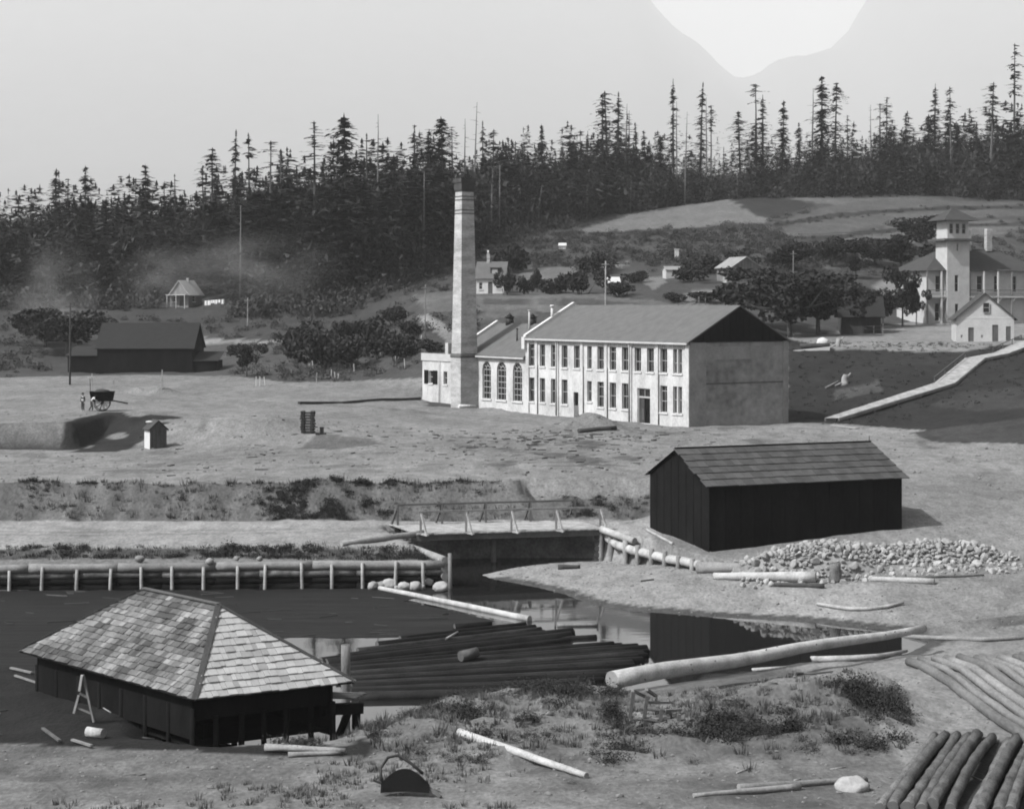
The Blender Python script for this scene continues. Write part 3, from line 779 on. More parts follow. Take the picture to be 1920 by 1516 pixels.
# black gable of boards
mb = MB()
g0, g1, gm_ = FP(0, -0.25, EZ - 0.02), FP(0, DEP + 0.25, EZ - 0.02), FP(0, DEP / 2, RZ - 0.08)
off = FT * 0.14
mb.poly([g0 - off, g1 - off, gm_ - off]); mb.poly([g0 + off, gm_ + off, g1 + off])
mb.poly([g0 - off, g0 + off, g1 + off, g1 - off])
gab = mb.build('gable', M['tar'], fac)
nb_ = 15
for k in range(1, nb_):
    s = DEP * k / nb_
    zt = EZ + (RZ - EZ) * (1 - abs(s - DEP / 2) / (DEP / 2)) - 0.22
    if zt - EZ < 0.35:
        continue
    o = FP(-0.175, s - 0.03, EZ + 0.04)
    MB().box(o, FP(-0.142, s - 0.03, EZ + 0.04) - o, FP(-0.175, s + 0.03, EZ + 0.04) - o, Vector((0, 0, zt - EZ - 0.04))).build('batten', M['tar'], gab)
# roof
sl = (RZ - EZ) / (DEP / 2)
mb = MB()
def roofpair(mb, t0, t1, dep, ez, rz, ov=0.35, th=0.14, sback=None):
    k = (rz - ez) / (dep / 2)
    for sgn, s_e, s_r in ((1, -ov, dep / 2), (-1, dep + ov, dep / 2)):
        pts = [(s_e, ez - ov * k), (s_r, rz)]
        a0, a1 = FP(t0, pts[0][0], pts[0][1]), FP(t1, pts[0][0], pts[0][1])
        b0, b1 = FP(t0, pts[1][0], pts[1][1]), FP(t1, pts[1][0], pts[1][1])
        up = Vector((0, 0, th))
        q = [a0, a1, b1, b0]
        mb.poly([p + up for p in (q if sgn < 0 else q[::-1])]); mb.poly(q if sgn > 0 else q[::-1])
        mb.poly([a0, a0 + up, a1 + up, a1]); mb.poly([a0, b0, b0 + up, a0 + up]); mb.poly([a1, a1 + up, b1 + up, b1])
roofpair(mb, -0.2, TL - 0.25, DEP, EZ, RZ)
mb.build('roof', M['slate_roof'], fac)
# gutter / eaves board
o = FP(-0.1, -0.46, EZ - 0.30)
gut = MB().box(o, FP(TL - 0.3, -0.46, EZ - 0.30) - o, FP(-0.1, -0.37, EZ - 0.30) - o, Vector((0, 0, 0.2))).build('gutter', M['pale_paint'], fac)
# corbel table
mb = MB()
mb.box(FP(0.1, -0.12, EZ - 0.32), FT * (TL - 0.5), FN * 0.12, Vector((0, 0, 0.2)))
tt = 0.35
while tt < TL - 0.5:
    mb.box(FP(tt, -0.11, EZ - 0.62), FT * 0.16, FN * 0.11, Vector((0, 0, 0.3)))
    tt += 0.36
mb.build('corbel_table', M['brick_pale'], fac)
pil = [1006.5, 1046, 1092, 1137, 1183, 1233]
for k, p in enumerate([1293] + pil[::-1] + [988]):
    t = tpx(p)
    w = 0.45 if 0 < k < 7 else 0.62
    t = max(min(t, TL - w / 2), w / 2 - 0.06)
    o = FP(t - w / 2, -0.13, BZ - 0.6)
    MB().box(o, FT * w, FN * 0.125, Vector((0, 0, EZ - 0.33 - BZ + 0.6))).build('pilaster', M['brick_pale'], fac)
for p in (1046, 1183):
    t = tpx(p) + 0.05
    MB().tube(FP(t, -0.22, BZ), FP(t, -0.22, EZ - 0.3), 0.07, 0.07, n=8).build('downpipe', M['frame_paint'], fac)
for p in (1006.5, 1092, 1137, 1233):
    t = tpx(p) - 0.28
    MB().tube(FP(t, -0.05, BZ), FP(t, -0.05, EZ - 3.0), 0.035, 0.035, n=6).build('conduit', M['mid_wood'], fac)
for (a, b_, c, d, cr) in wins:
    sash(fac, FP, a, b_, c, d, cross=cr, mull=1)
# doors
mb = MB(); o = FP(d1[0], 0.22, d1[2])
dk = MB().box(o, FT * (d1[1] - d1[0]), FN * 0.05, Vector((0, 0, d1[3] - d1[2]))).build('doorway', M['tar'], fac)
o = FP(d1[0] - 0.02, -0.62, d1[2])
MB().box(o, FT * 0.05, FN * 0.75, Vector((0, 0, 1.25))).build('half_door', M['white_trim'], fac)
a, b_, c, d = d2
mb = MB()
for (u0, u1, w0, w1) in ((a, a + .1, c, d), (b_ - .1, b_, c, d), (a + .1, b_ - .1, 8.35, 8.52), (a + .1, b_ - .1, d - .1, d)):
    mb.box(FP(u0, 0.14, w0), FT * (u1 - u0), FN * 0.1, Vector((0, 0, w1 - w0)))
mb.box(FP((a + b_) / 2 - .03, 0.15, 8.52), FT * 0.06, FN * 0.08, Vector((0, 0, d - 8.62)))
dw = mb.build('freight_door', M['frame_paint'], fac)
MB().poly([FP(a, 0.25, 8.4), FP(a, 0.25, d), FP(b_, 0.25, d), FP(b_, 0.25, 8.4)]).build('transom_pane', M['glass'], dw)
MB().poly([FP(a, 0.27, c), FP(a, 0.27, 8.4), FP(b_, 0.27, 8.4), FP(b_, 0.27, c)]).build('dark_opening', M['tar'], dw)
MB().box(FP(b_ - 1.0, 0.18, c), FT * 0.85, FN * 0.05, Vector((0, 0, 2.5))).build('door_leaf', M['dark_wood'], dw)
MB().box(FP(b_ - 0.9, 0.165, c + 0.3), FT * 0.3, FN * 0.012, Vector((0, 0, 1.2))).build('door_panel', M['mid_wood'], dw)
# coping of the far gable with its vent pipe
def coping(root, t, dep, ez, rz, th=0.42, w=0.5):
    mb = MB()
    up = Vector((0, 0, th))
    for s0, z0, s1, z1 in ((-0.3, ez - 0.15, dep / 2, rz + 0.06), (dep / 2, rz + 0.06, dep + 0.3, ez - 0.15)):
        p0, p1 = FP(t - w / 2, s0, z0), FP(t - w / 2, s1, z1)
        mb.box(p0, p1 - p0, FT * w, up)
    return mb.build('coping', M['white_trim'], root)
coping(fac, TL, DEP, EZ, RZ)
mb = MB().box(FP(TL - 0.3, -0.5, EZ - 1.3), FT * 0.6, FN * 0.62, Vector((0, 0, 1.35)))
mb.build('kneeler', M['white_trim'], fac)
sv = 3.5; vz = EZ + (RZ - EZ) * sv / (DEP / 2)
vp = MB().tube(FP(TL, sv, vz), FP(TL, sv, vz + 1.55), 0.2, 0.16, n=10).tube(FP(TL, sv, vz + 1.55), FP(TL, sv, vz + 1.75), 0.3, 0.22, n=10)
vp.build('vent_pipe', M['white_trim'], fac)

# ---- engine house
eh = thing('engine_house', 'low brick engine house with three tall arched windows beside the smokestack', 'building', FP(37.5, 6, BZ))
T0, T1, ED, EEZ, ERZ = TL + 0.05, 45.4, 12.0, 12.1, 15.55
arches = []
for a, b_ in ((904.5, 920.5), (931.5, 949), (961.5, 979)):
    ta, tb = tpx(b_), tpx(a)
    arches.append((ta, tb, 6.95, 10.35))
mb = MB(); wall_open(mb, FP, T0, T1, BZ - 0.6, EEZ, [], arches, depth=0.3)
mb.build('front_wall', M['brick_pale'], eh)
mb = MB()
mb.poly([FP(T1, 0, BZ - 0.6), FP(T1, 0, EEZ), FP(T1, ED / 2, ERZ - 0.05), FP(T1, ED, EEZ), FP(T1, ED, BZ - 0.6)])
mb.poly([FP(T0, ED, BZ - 0.6), FP(T1, ED, BZ - 0.6), FP(T1, ED, EEZ), FP(T0, ED, EEZ)])
mb.build('back_wall', M['brick_pale'], eh)
mb = MB(); roofpair(mb, T0, T1 - 0.2, ED, EEZ, ERZ)
mb.build('roof', M['slate_roof'], eh)
o = FP(T0, -0.46, EEZ - 0.34)
MB().box(o, FT * (T1 - T0 - 0.3), FN * 0.09, Vector((0, 0, 0.18))).build('gutter', M['pale_paint'], eh)
mb = MB(); mb.box(FP(T0, -0.12, EEZ - 0.36), FT * (T1 - T0), FN * 0.12, Vector((0, 0, 0.2)))
tt = T0 + 0.2
while tt < T1 - 0.3:
    mb.box(FP(tt, -0.11, EEZ - 0.62), FT * 0.16, FN * 0.11, Vector((0, 0, 0.26))); tt += 0.36
mb.build('corbel_table', M['brick_pale'], eh)
coping(eh, T1, ED, EEZ, ERZ)
for (a, b_, c, d) in arches:
    r = (b_ - a) / 2; tm = (a + b_) / 2; dp = 0.2
    mb = MB()
    n = 14
    def ring(r0, r1, dep0, dep1):
        for k in range(n):
            a0, a1 = math.pi * k / n, math.pi * (k + 1) / n
            q = [FP(tm - rr_ * math.cos(x), dep0, d + rr_ * math.sin(x)) for rr_, x in ((r0, a0), (r0, a1), (r1, a1), (r1, a0))]
            mb.poly(q)
    ring(r - 0.09, r, dp, dp); ring(r * 0.42, r * 0.5, dp, dp)
    for k in (0.2, 0.4, 0.6, 0.8):
        x = math.pi * k
        p0 = FP(tm - r * 0.5 * math.cos(x), dp + .02, d + r * .5 * math.sin(x)); p1 = FP(tm - (r - .05) * math.cos(x), dp + .02, d + (r - .05) * math.sin(x))
        mb.beam(p0, p1, 0.05, 0.05)
    for u0, u1 in ((a, a + .08), (b_ - .08, b_), (tm - .045 - r * .34, tm + .0 - r * .34), (tm + r * .34, tm + .045 + r * .34)):
        mb.box(FP(u0, dp, c), FT * (u1 - u0), FN * .05, Vector((0, 0, d - c)))
    for k in range(6):
        zz = c + (d - c) * k / 5
        mb.box(FP(a + .08, dp + .006, zz - .03), FT * (b_ - a - .16), FN * .04, Vector((0, 0, .07)))
    w = mb.build('arched_window', M['frame_paint'], eh)
    pts = [FP(tm - r * math.cos(math.pi * k / n), dp + .06, d + r * math.sin(math.pi * k / n)) for k in range(n + 1)] + [FP(b_, dp + .06, c), FP(a, dp + .06, c)]
    MB().poly(pts).build('pane', M['glass'], w)
    MB().box(FP(a - .15, -.12, c - .2), FT * (b_ - a + .3), FN * .3, Vector((0, 0, .198))).build('sill', M['white_trim'], w)
for px_, py_ in ((955.5, 603), (998, 605)):
    p = FP(tpx(px_, ED / 2), ED / 2, 0)
    mb = MB().tube((p.x, p.y, ERZ - 0.2), (p.x, p.y, ERZ + 0.85), 0.50, 0.50, n=12).tube((p.x, p.y, ERZ + 0.85), (p.x, p.y, ERZ + 0.98), 0.62, 0.60, n=12)
    mb.tube((p.x, p.y, ERZ + 0.98), (p.x, p.y, ERZ + 1.4), 0.4, 0.06, n=10)
    mb.build('roof_ventilator', M['iron'], eh)
for px_, s, h, r, m_ in ((969.5, 2.6, 1.5, 0.09, 'iron'), (992.5, 4.2, 2.7, 0.12, 'pale_paint')):
    t = tpx(px_, s); z0 = EEZ + (ERZ - EEZ) * s / (ED / 2)
    MB().tube(FP(t, s, z0 - .1), FP(t, s, z0 + h), r, r, n=8).tube(FP(t, s, z0 + h), FP(t, s, z0 + h + .1), r * 1.7, r * 1.5, n=8).build('stove_pipe', M[m_], eh)

# ---- boiler house
bh = thing('boiler_house', 'small flat-roofed pale brick annex with dark shutters left of the smokestack', 'building', FP(49.5, 4, BZ))
B0, B1, BD, BT = T1 + 0.05, tpx(792), 9.0, 11.9
zs0, zs1 = zpx(815, 719), zpx(815, 695)
w1 = (tpx(811.5), tpx(804.5), zs0, zs1); w2 = (tpx(838.5), tpx(831.5), zs0, zs1)
B0v = T1 + 0.05
mb = MB(); wall_open(mb, FP, B0v, B1, BZ - 0.6, BT, [w1, w2])
mb.poly([FP(B1, 0, BZ - .6), FP(B1, 0, BT), FP(B1, BD, BT), FP(B1, BD, BZ - .6)])
mb.poly([FP(B0, BD, BZ - .6), FP(B1, BD, BZ - .6), FP(B1, BD, BT), FP(B0, BD, BT)])
mb.build('wall', M['brick_pale'], bh)
MB().poly([FP(B0, 0.05, BT - .35), FP(B1 - .05, 0.05, BT - .35), FP(B1 - .05, BD, BT - .35), FP(B0, BD, BT - .35)]).build('flat_roof', M['slate_roof'], bh)
mb = MB(); o = FP(B0v, -0.12, BT - 0.85)
mb.box(o, FT * (B1 - B0v + .12), FN * .118, Vector((0, 0, .9)))
o = FP(B1 + .004, -0.002, BT - 0.85); mb.box(o, FT * .116, FN * BD, Vector((0, 0, .9)))
mb.build('parapet_band', M['pale_paint'], bh)
sash(bh, FP, *w1, cross=(0.5,), paint='pale_paint'); sash(bh, FP, *w2, cross=(0.5,))
for a, b_ in ((796, 803.8), (812.2, 820.5)):
    MB().box(FP(tpx(b_), -0.07, zs0 - .05), FT * (tpx(a) - tpx(b_)), FN * .05, Vector((0, 0, zs1 - zs0 + .1))).build('shutter', M['tar'], bh)
t = tpx(826)
MB().tube(FP(t, -.2, BZ), FP(t, -.2, BT - .9), .06, .06, n=8).build('downpipe', M['frame_paint'], bh)
p = FP(tpx(842, 1.5), 1.5, BT - .4)
MB().cbox(p, .7, .7, 1.75, rz=math.atan2(FT.y, FT.x)).build('flue', M['pale_paint'], bh)

# ---- smokestack
C0 = tpx(863.5, -2.4)
stk = thing('smokestack', 'tall square tapering brick smokestack with sooty black cap', 'chimney', FP(C0 + 1.05, -1.2, BZ))
def prism(mb, t0, t1, s0, s1, z0, t2, t3, s2, s3, z1, mi=0):
    a = [FP(t0, s0, z0), FP(t1, s0, z0), FP(t1, s1, z0), FP(t0, s1, z0)]
    b = [FP(t2, s2, z1), FP(t3, s2, z1), FP(t3, s3, z1), FP(t2, s3, z1)]
    for i in range(4):
        j = (i + 1) % 4
        mb.poly([a[i], b[i], b[j], a[j]], mi)
    mb.poly(b[::-1], mi); mb.poly(a, mi)
tc_, sc_ = C0 + 1.1, -1.2
def sq(mb, h0, h1, z0, z1):
    prism(mb, tc_ - h0, tc_ + h0, sc_ - h0 * 1.06, sc_ + h0 * 1.06, z0, tc_ - h1, tc_ + h1, sc_ - h1 * 1.06, sc_ + h1 * 1.06, z1)
mb = MB(); sq(mb, 1.13, 1.13, BZ - .6, 11.7); mb.build('pedestal', M['brick_stack'], stk)
mb = MB(); sq(mb, 1.17, 1.20, 11.7, 11.95); sq(mb, 1.20, 1.10, 11.95, 12.2); mb.build('band', M['mid_wood'], stk)
mb = MB(); sq(mb, 1.07, 0.76, 12.2, 31.2); mb.build('shaft', M['brick_stack'], stk)
mb = MB(); sq(mb, .77, .86, 31.2, 31.5); sq(mb, .86, .86, 31.5, 32.3); sq(mb, .95, .95, 32.3, 32.8); mb.build('cap', M['soot'], stk)
for zz in (28.6, 29.0, 30.2, 30.6):
    h = 1.07 + (0.76 - 1.07) * (zz - 12.2) / 19 + 0.03
    mb = MB(); sq(mb, h, h, zz, zz + .12); mb.build('iron_band', M['mid_wood'], stk)
MB().tube(FP(tc_ + .3, sc_, 32.8), FP(tc_ + .3, sc_, 34.2), .035, .02, n=6).build('lightning_rod', M['iron'], stk)
p0, p1 = FP(C0 - .4, -2.9, 0), FP(C0 - .4, -.6, 0)
for p in (p0, p1):
    p.z = ground_z(p.x, p.y) + .2
MB().tube(p0, p1, .22, .2, n=10, cap=0).build('pale_pipe', M['white_trim'], loc=p0, label='short pale pipe lying at the foot of the smokestack', category='pipe')
# timber lying before the factory, spoil stakes
q0, q1 = on_ground(1084, 812, 150, 190), on_ground(1155, 806, 150, 190)
MB().tube(q0 + Vector((0, 0, .2)), q1 + Vector((0, 0, .2)), .22, .24, n=9, segs=5, wob=.06).build('log', [M['dark_wood']], loc=q0, label='dark log lying in the yard before the freight door', category='log')
# ------------------------------------------------------------------ dark barn by the pond
def lerp(a, b, t): return Vector(a).lerp(Vector(b), t)
bA = Vector((12.9, 118.5, 1.75)); bu = Vector((0.92, 0.392, 0)).normalized(); bw_ = Vector((-0.392, 0.92, 0)).normalized()
BL, BW, BE, BR = 15.05, 8.4, 6.25, 8.25
def BP(a, b_, z): return Vector((bA.x + bu.x * a + bw_.x * b_, bA.y + bu.y * a + bw_.y * b_, z))
barn = thing('barn', 'black tar-papered barn with low gabled roof standing by the pond', 'barn', BP(BL / 2, BW / 2, 1.9))
def quadwall(name, pts, th, m, root):
    mb = MB(); n = (Vector(pts[1]) - Vector(pts[0])).cross(Vector(pts[-1]) - Vector(pts[0])).normalized() * th
    k = len(pts)
    mb.poly([Vector(p) for p in pts]); mb.poly([Vector(p) - n for p in pts][::-1])
    for i in range(k):
        j = (i + 1) % k
        mb.poly([Vector(pts[i]), Vector(pts[i]) - n, Vector(pts[j]) - n, Vector(pts[j])])
    return mb.build(name, m, root)
quadwall('long_wall', [BP(0.01, 0, .9), BP(BL - .01, 0, .9), BP(BL - .01, 0, BE), BP(0.01, 0, BE)], .12, M['tar_wall'], barn)
quadwall('gable_wall', [BP(0, BW, .9), BP(0, 0, .9), BP(0, 0, BE), BP(0, BW / 2, BR), BP(0, BW, BE)], .12, M['tar_wall'], barn)
quadwall('gable_wall', [BP(BL, 0, .9), BP(BL, BW, .9), BP(BL, BW, BE), BP(BL, BW / 2, BR), BP(BL, 0, BE)], .12, M['tar_wall'], barn)
quadwall('long_wall', [BP(BL - .01, BW, .9), BP(.01, BW, .9), BP(.01, BW, BE), BP(BL - .01, BW, BE)], .12, M['tar_wall'], barn)
for k in range(1, 13):
    a = BL * k / 13 + rng.uniform(-.1, .1)
    MB().box(BP(a, -.03, 1.6), bu * .09, bw_ * .027, Vector((0, 0, BE - 1.9))).build('batten', M['tar'], barn)
for k in range(1, 8):
    b_ = BW * k / 8
    zt = BE + (BR - BE) * (1 - abs(b_ - BW / 2) / (BW / 2)) - .3
    MB().box(BP(-.03, b_, 1.9), bu * .027, bw_ * .09, Vector((0, 0, zt - 1.9))).build('batten', M['tar'], barn)
rk = (BR - BE) / (BW / 2)
rf = MB()
for s0, s1 in ((-.3, BW / 2), (BW + .35, BW / 2)):
    z0 = BE - .3 * rk; 
    rf.poly([BP(-.25, s0, z0), BP(BL + .3, s0, z0), BP(BL + .3, s1, BR), BP(-.25, s1, BR)] if s0 < 0 else [BP(BL + .3, s0, z0), BP(-.25, s0, z0), BP(-.25, s1, BR), BP(BL + .3, s1, BR)])
roof = rf.build('roof', M['tar'], barn)
slope_len = math.hypot(BW / 2 + .3, BR - BE + .3 * rk)
dirS = (BP(0, BW / 2, BR) - BP(0, -.3, BE - .3 * rk)).normalized()
nS = bu.cross(dirS).normalized()
NC = 6
for i in range(NC):
    v0 = slope_len * i / NC - (.06 if i == 0 else 0.03); v1 = slope_len * (i + 1) / NC + .06
    a = -.3 - rng.uniform(0, .2)
    while a < BL + .25:
        w = rng.uniform(.45, .85); a1 = min(a + w - .015, BL + .36)
        o = BP(a, -.3, BE - .3 * rk) + dirS * (v0 + rng.uniform(-.02, .02))
        mb = MB(); lo = nS * rng.uniform(.06, .085); hi = nS * .012
        p = [o, o + bu * (a1 - a), o + bu * (a1 - a) + dirS * (v1 - v0), o + dirS * (v1 - v0)]
        q = [p[0] + lo, p[1] + lo, p[2] + hi, p[3] + hi]
        mb.poly(q); mb.poly([p[0], p[1], q[1], q[0]]); mb.poly([p[1], p[2], q[2], q[1]]); mb.poly([p[3], p[0], q[0], q[3]])
        mb.build('shingle', M['tar_roof'], roof)
        a += w
MB().beam(BP(-.3, BW / 2, BR + .05), BP(BL + .32, BW / 2, BR + .05), .16, .09).build('ridge_board', M['tar'], roof)
pk = BP(BL + .2, BW / 2, BR + .08)
MB().cbox(pk, .06, .06, .35).build('ridge_peg', M['mid_wood'], roof)

# ------------------------------------------------------------------ hip-roofed shed at the pond edge
E = 3.0
c1, c2, c3 = PZ(35, 1220, E), PZ(365, 1312, E), PZ(665, 1278, E)
c4 = c1 + (c3 - c2)
r1, r2 = PZ(268, 1105, 5.84), PZ(410, 1135, 5.84)
shed = thing('shingled_shed', 'open shed with broad shingled hip roof standing at the pond edge', 'shed', Vector(((c1.x + c3.x) / 2, (c1.y + c3.y) / 2, 1.0)))
mb = MB()
for q in ([c1, c2, r2, r1], [c2, c3, r2], [c3, c4, r1, r2], [c4, c1, r1]):
    mb.poly([Vector(p) - Vector((0, 0, .05)) for p in q])
hr = mb.build('roof', M['black_wood'], shed)
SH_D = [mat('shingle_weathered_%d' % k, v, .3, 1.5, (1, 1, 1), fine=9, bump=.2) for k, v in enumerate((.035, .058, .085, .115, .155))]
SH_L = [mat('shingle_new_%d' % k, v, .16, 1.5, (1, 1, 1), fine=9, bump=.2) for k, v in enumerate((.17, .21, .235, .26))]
pieces = []
def shingle_face(A, B, CL, CR, n, tones, wlo, whi, seed):
    rr = random.Random(seed)
    A, B, CL, CR = map(Vector, (A, B, CL, CR))
    nrm = (B - A).cross(CL - A).normalized()
    if nrm.z < 0: nrm = -nrm
    for i in range(n):
        t0, t1 = i / n, min(1.0, (i + 1.35) / n)
        jit = 0.0
        def edge(t): return A.lerp(CL, t), B.lerp(CR, t)
        L0, R0 = edge(t0); L1, R1 = edge(t1)
        W = (R0 - L0).length
        x = rr.uniform(-.2, 0)
        while x < W:
            w = rr.uniform(wlo, whi)
            f0, f1 = max(x, 0) / W, min(x + w - .012, W) / W
            if f1 - f0 > .004:
                # straight sided shingle: project lower corners up the slope, clipped to the hips
                up = (CL.lerp(CR, .5) - A.lerp(B, .5)); e = (B - A).normalized(); up = (up - e * up.dot(e))
                dv = up * (t1 - t0)
                p0, p1 = L0.lerp(R0, f0), L0.lerp(R0, f1)
                def clip(p):
                    s = (p - L1).dot(e); s = max(0, min(s, (R1 - L1).length)); return L1 + e * s
                p2, p3 = clip(p1 + dv), clip(p0 + dv)
                drop = up.normalized() * rr.uniform(-.03, .02)
                lo = nrm * rr.uniform(.045, .095); hi = nrm * .012
                q = [p0 + drop + lo, p1 + drop + lo, p2 + hi, p3 + hi]
                m = MB(); m.poly(q); m.poly([p0 + drop, p1 + drop, q[1], q[0]]); m.poly([p1, p2, q[2], q[1]]); m.poly([p3, p0, q[0], q[3]])
                pieces.append((m, tones(rr, i, (f0 + f1) / 2), (p0 + p1) / 2))
            x += w
pt = vnoise
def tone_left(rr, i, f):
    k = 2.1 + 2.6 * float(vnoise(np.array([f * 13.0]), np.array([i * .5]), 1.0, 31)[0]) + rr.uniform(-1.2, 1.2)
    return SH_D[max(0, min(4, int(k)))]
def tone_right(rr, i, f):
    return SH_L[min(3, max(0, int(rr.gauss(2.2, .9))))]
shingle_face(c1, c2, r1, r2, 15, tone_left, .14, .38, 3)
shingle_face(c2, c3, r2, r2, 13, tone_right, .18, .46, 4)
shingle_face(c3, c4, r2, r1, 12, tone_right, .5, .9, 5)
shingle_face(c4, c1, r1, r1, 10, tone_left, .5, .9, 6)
vis = sorted(pieces, key=lambda p: p[2].y - 6 * (Vector(p[0].v[0]) - Vector(p[0].v[1])).length - (1000 if p[2] is not None and (p[2] - c4).length > 4.5 else 0))
for m, t, c in vis[:300]:
    m.build('shingle', t, hr)
rest = MB(); allm = SH_D + SH_L
for m, t, c in vis[300:]:
    k = len(rest.v); rest.v += m.v; rest.f += [tuple(k + i for i in q) for q in m.f]; rest.m += [allm.index(t)] * len(m.f); rest.s += m.s
o = rest.build('shingle_courses', allm, hr); o['kind'] = 'stuff'
for a, b_ in ((c2, r2), (r1, c1), (c3, r2)):
    d = (Vector(b_) - Vector(a)).normalized()
    MB().beam(Vector(a) + Vector((0, 0, .06)) - d * .05, Vector(b_) + Vector((0, 0, .07)), .24, .035).build('hip_board', M['dark_wood'], hr)
MB().beam(r1 + Vector((0, 0, .08)), r2 + Vector((0, 0, .08)), .22, .05).build('ridge_board', M['mid_wood'], hr)
# walls below, set in under the eaves
ce = (c1 + c2 + c3 + c4) / 4
def ins(c, k=.88):
    p = ce.lerp(c, k); return Vector((p.x, p.y, 0))
i1, i2, i3, i4 = ins(c1), ins(c2), ins(c3), ins(c4)
def zz(p, z): return Vector((p.x, p.y, z))
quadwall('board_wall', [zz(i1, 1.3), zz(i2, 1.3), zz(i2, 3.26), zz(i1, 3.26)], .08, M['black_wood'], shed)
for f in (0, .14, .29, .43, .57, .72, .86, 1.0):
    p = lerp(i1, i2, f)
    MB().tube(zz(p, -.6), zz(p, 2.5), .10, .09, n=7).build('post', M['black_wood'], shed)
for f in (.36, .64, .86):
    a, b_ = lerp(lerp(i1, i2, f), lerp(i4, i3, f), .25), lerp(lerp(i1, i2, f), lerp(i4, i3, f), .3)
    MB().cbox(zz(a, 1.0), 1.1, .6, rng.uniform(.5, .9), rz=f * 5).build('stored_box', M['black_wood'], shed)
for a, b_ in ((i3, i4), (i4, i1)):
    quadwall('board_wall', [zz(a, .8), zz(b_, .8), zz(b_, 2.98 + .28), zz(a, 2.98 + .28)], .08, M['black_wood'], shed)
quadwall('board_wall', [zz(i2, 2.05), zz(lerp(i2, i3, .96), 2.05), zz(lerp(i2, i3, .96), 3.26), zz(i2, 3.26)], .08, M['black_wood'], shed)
MB().poly([zz(i1, 1.0), zz(i2, 1.0), zz(i3, 1.0), zz(i4, 1.0)]).build('floor', M['black_wood'], shed)  # coloured black to stand in for the roof's shade inside
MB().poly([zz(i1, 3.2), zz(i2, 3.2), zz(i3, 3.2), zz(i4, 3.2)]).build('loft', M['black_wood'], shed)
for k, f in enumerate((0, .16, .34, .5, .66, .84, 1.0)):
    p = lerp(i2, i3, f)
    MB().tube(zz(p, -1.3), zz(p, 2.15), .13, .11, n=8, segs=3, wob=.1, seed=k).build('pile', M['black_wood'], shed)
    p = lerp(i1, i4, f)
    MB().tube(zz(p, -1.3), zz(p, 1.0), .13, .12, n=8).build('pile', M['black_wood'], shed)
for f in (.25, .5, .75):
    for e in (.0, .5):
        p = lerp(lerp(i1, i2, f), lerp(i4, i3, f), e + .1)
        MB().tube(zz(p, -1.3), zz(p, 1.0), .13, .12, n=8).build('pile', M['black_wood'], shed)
# waterside platform with mooring post, leg and brace
s0 = lerp(i2, i3, .80); s1 = lerp(i2, i3, 1.0)
outd = (s1 - s0).normalized()
pl = thing('landing_stage', 'small dark plank landing at the corner of the shingled shed', 'landing', PZ(668, 1380, .0))
P0 = PZ(578, 1306, 2.25); P1 = PZ(668, 1308, 1.95)
for k in range(4):
    off = Vector((.1 * k, .28 * k, 0))
    MB().beam(P0 + off, P1 + off, .24, .06).build('plank', M['mid_wood'], pl)
Pe = PZ(664, 1322, 1.75)
MB().beam(PZ(600, 1330, 1.75), PZ(680, 1326, 1.7), .3, .42).build('cross_beam', M['black_wood'], pl)
lg0 = PZ(668, 1330, 1.6); 
MB().tube(zz(lg0, 1.6), zz(lg0, -1.0), .17, .19, n=9, segs=3, wob=.06).build('leg', M['black_wood'], pl)
lg1 = PZ(654, 1334, 1.5)
MB().beam(zz(lg1, 1.55), zz(PZ(630, 1378, .1), -.2), .2, .3).build('brace', M['black_wood'], pl)
mp = PZ(648, 1300, 1.0)
MB().tube(zz(mp, -1.2), zz(mp, CZ - (1208 - HZ) / FPX * mp.y), .2, .21, n=10, segs=4, wob=.05, cap=1).build('mooring_post', [M['grey_wood'], M['mid_wood']], loc=zz(mp, 0), label='stout grey mooring post rising behind the shed roof corner', category='post')
# trestle, planks and rubbish on the dark soil west of the shed
g = on_ground(150, 1355, 60, 90)
tr = thing('trestle', 'broken wooden trestle with a pale leg leaning beside the shed', 'trestle', g)
apx = g + Vector((0, 0, 1.85))
MB().beam(apx + Vector((.08, 0, 0)), apx + Vector((-.02, 0, -.62)), .16, .09).build('rail', M['peeled_log'], tr)
MB().beam(apx + Vector((-.06, 0.02, -.8)), g + Vector((-.25, 0, .35)), .13, .08).build('leg', M['peeled_log'], tr)
MB().beam(apx + Vector((.1, .1, 0)), g + Vector((.55, 0, 0)), .09, .08).build('leg', M['grey_wood'], tr)
MB().beam(apx + Vector((-.03, .05, -.72)), apx + Vector((.3, .06, -.9)), .1, .07).build('brace', M['grey_wood'], tr)
MB().beam(g + Vector((-.1, .05, .55)), g + Vector((.5, .02, .3)), .09, .06).build('brace', M['grey_wood'], tr)
for k, (a, b_, w, m_, lab) in enumerate((
        ((20, 1258), (60, 1268), .14, 'grey_wood', 'thin grey pole lying highest of the rubbish by the shed'),
        ((28, 1272), (85, 1290), .1, 'grey_wood', 'slanting grey lath in the rubbish beside the shed'),
        ((80, 1372), (112, 1395), .12, 'mid_wood', 'dull plank lying on the dark soil below the trestle'),
        ((135, 1392), (172, 1404), .12, 'grey_wood', 'slim grey stick at the edge of the dark soil'))):
    p, q = on_ground(*a, 60, 95), on_ground(*b_, 60, 95)
    MB().beam(p + Vector((0, 0, .12)), q + Vector((0, 0, .12)), w, .07).build('plank', M[m_], loc=p, label=lab, category='plank')
g = on_ground(178, 1383, 60, 90)
MB().tube(g + Vector((-.3, .1, .2)), g + Vector((.35, -.15, .18)), .2, .19, n=10, segs=2, wob=.08, cap=1).build('log_billet', [M['peeled_log'], M['log_end']], loc=g, label='short pale log billet lying at the foot of the trestle', category='log')
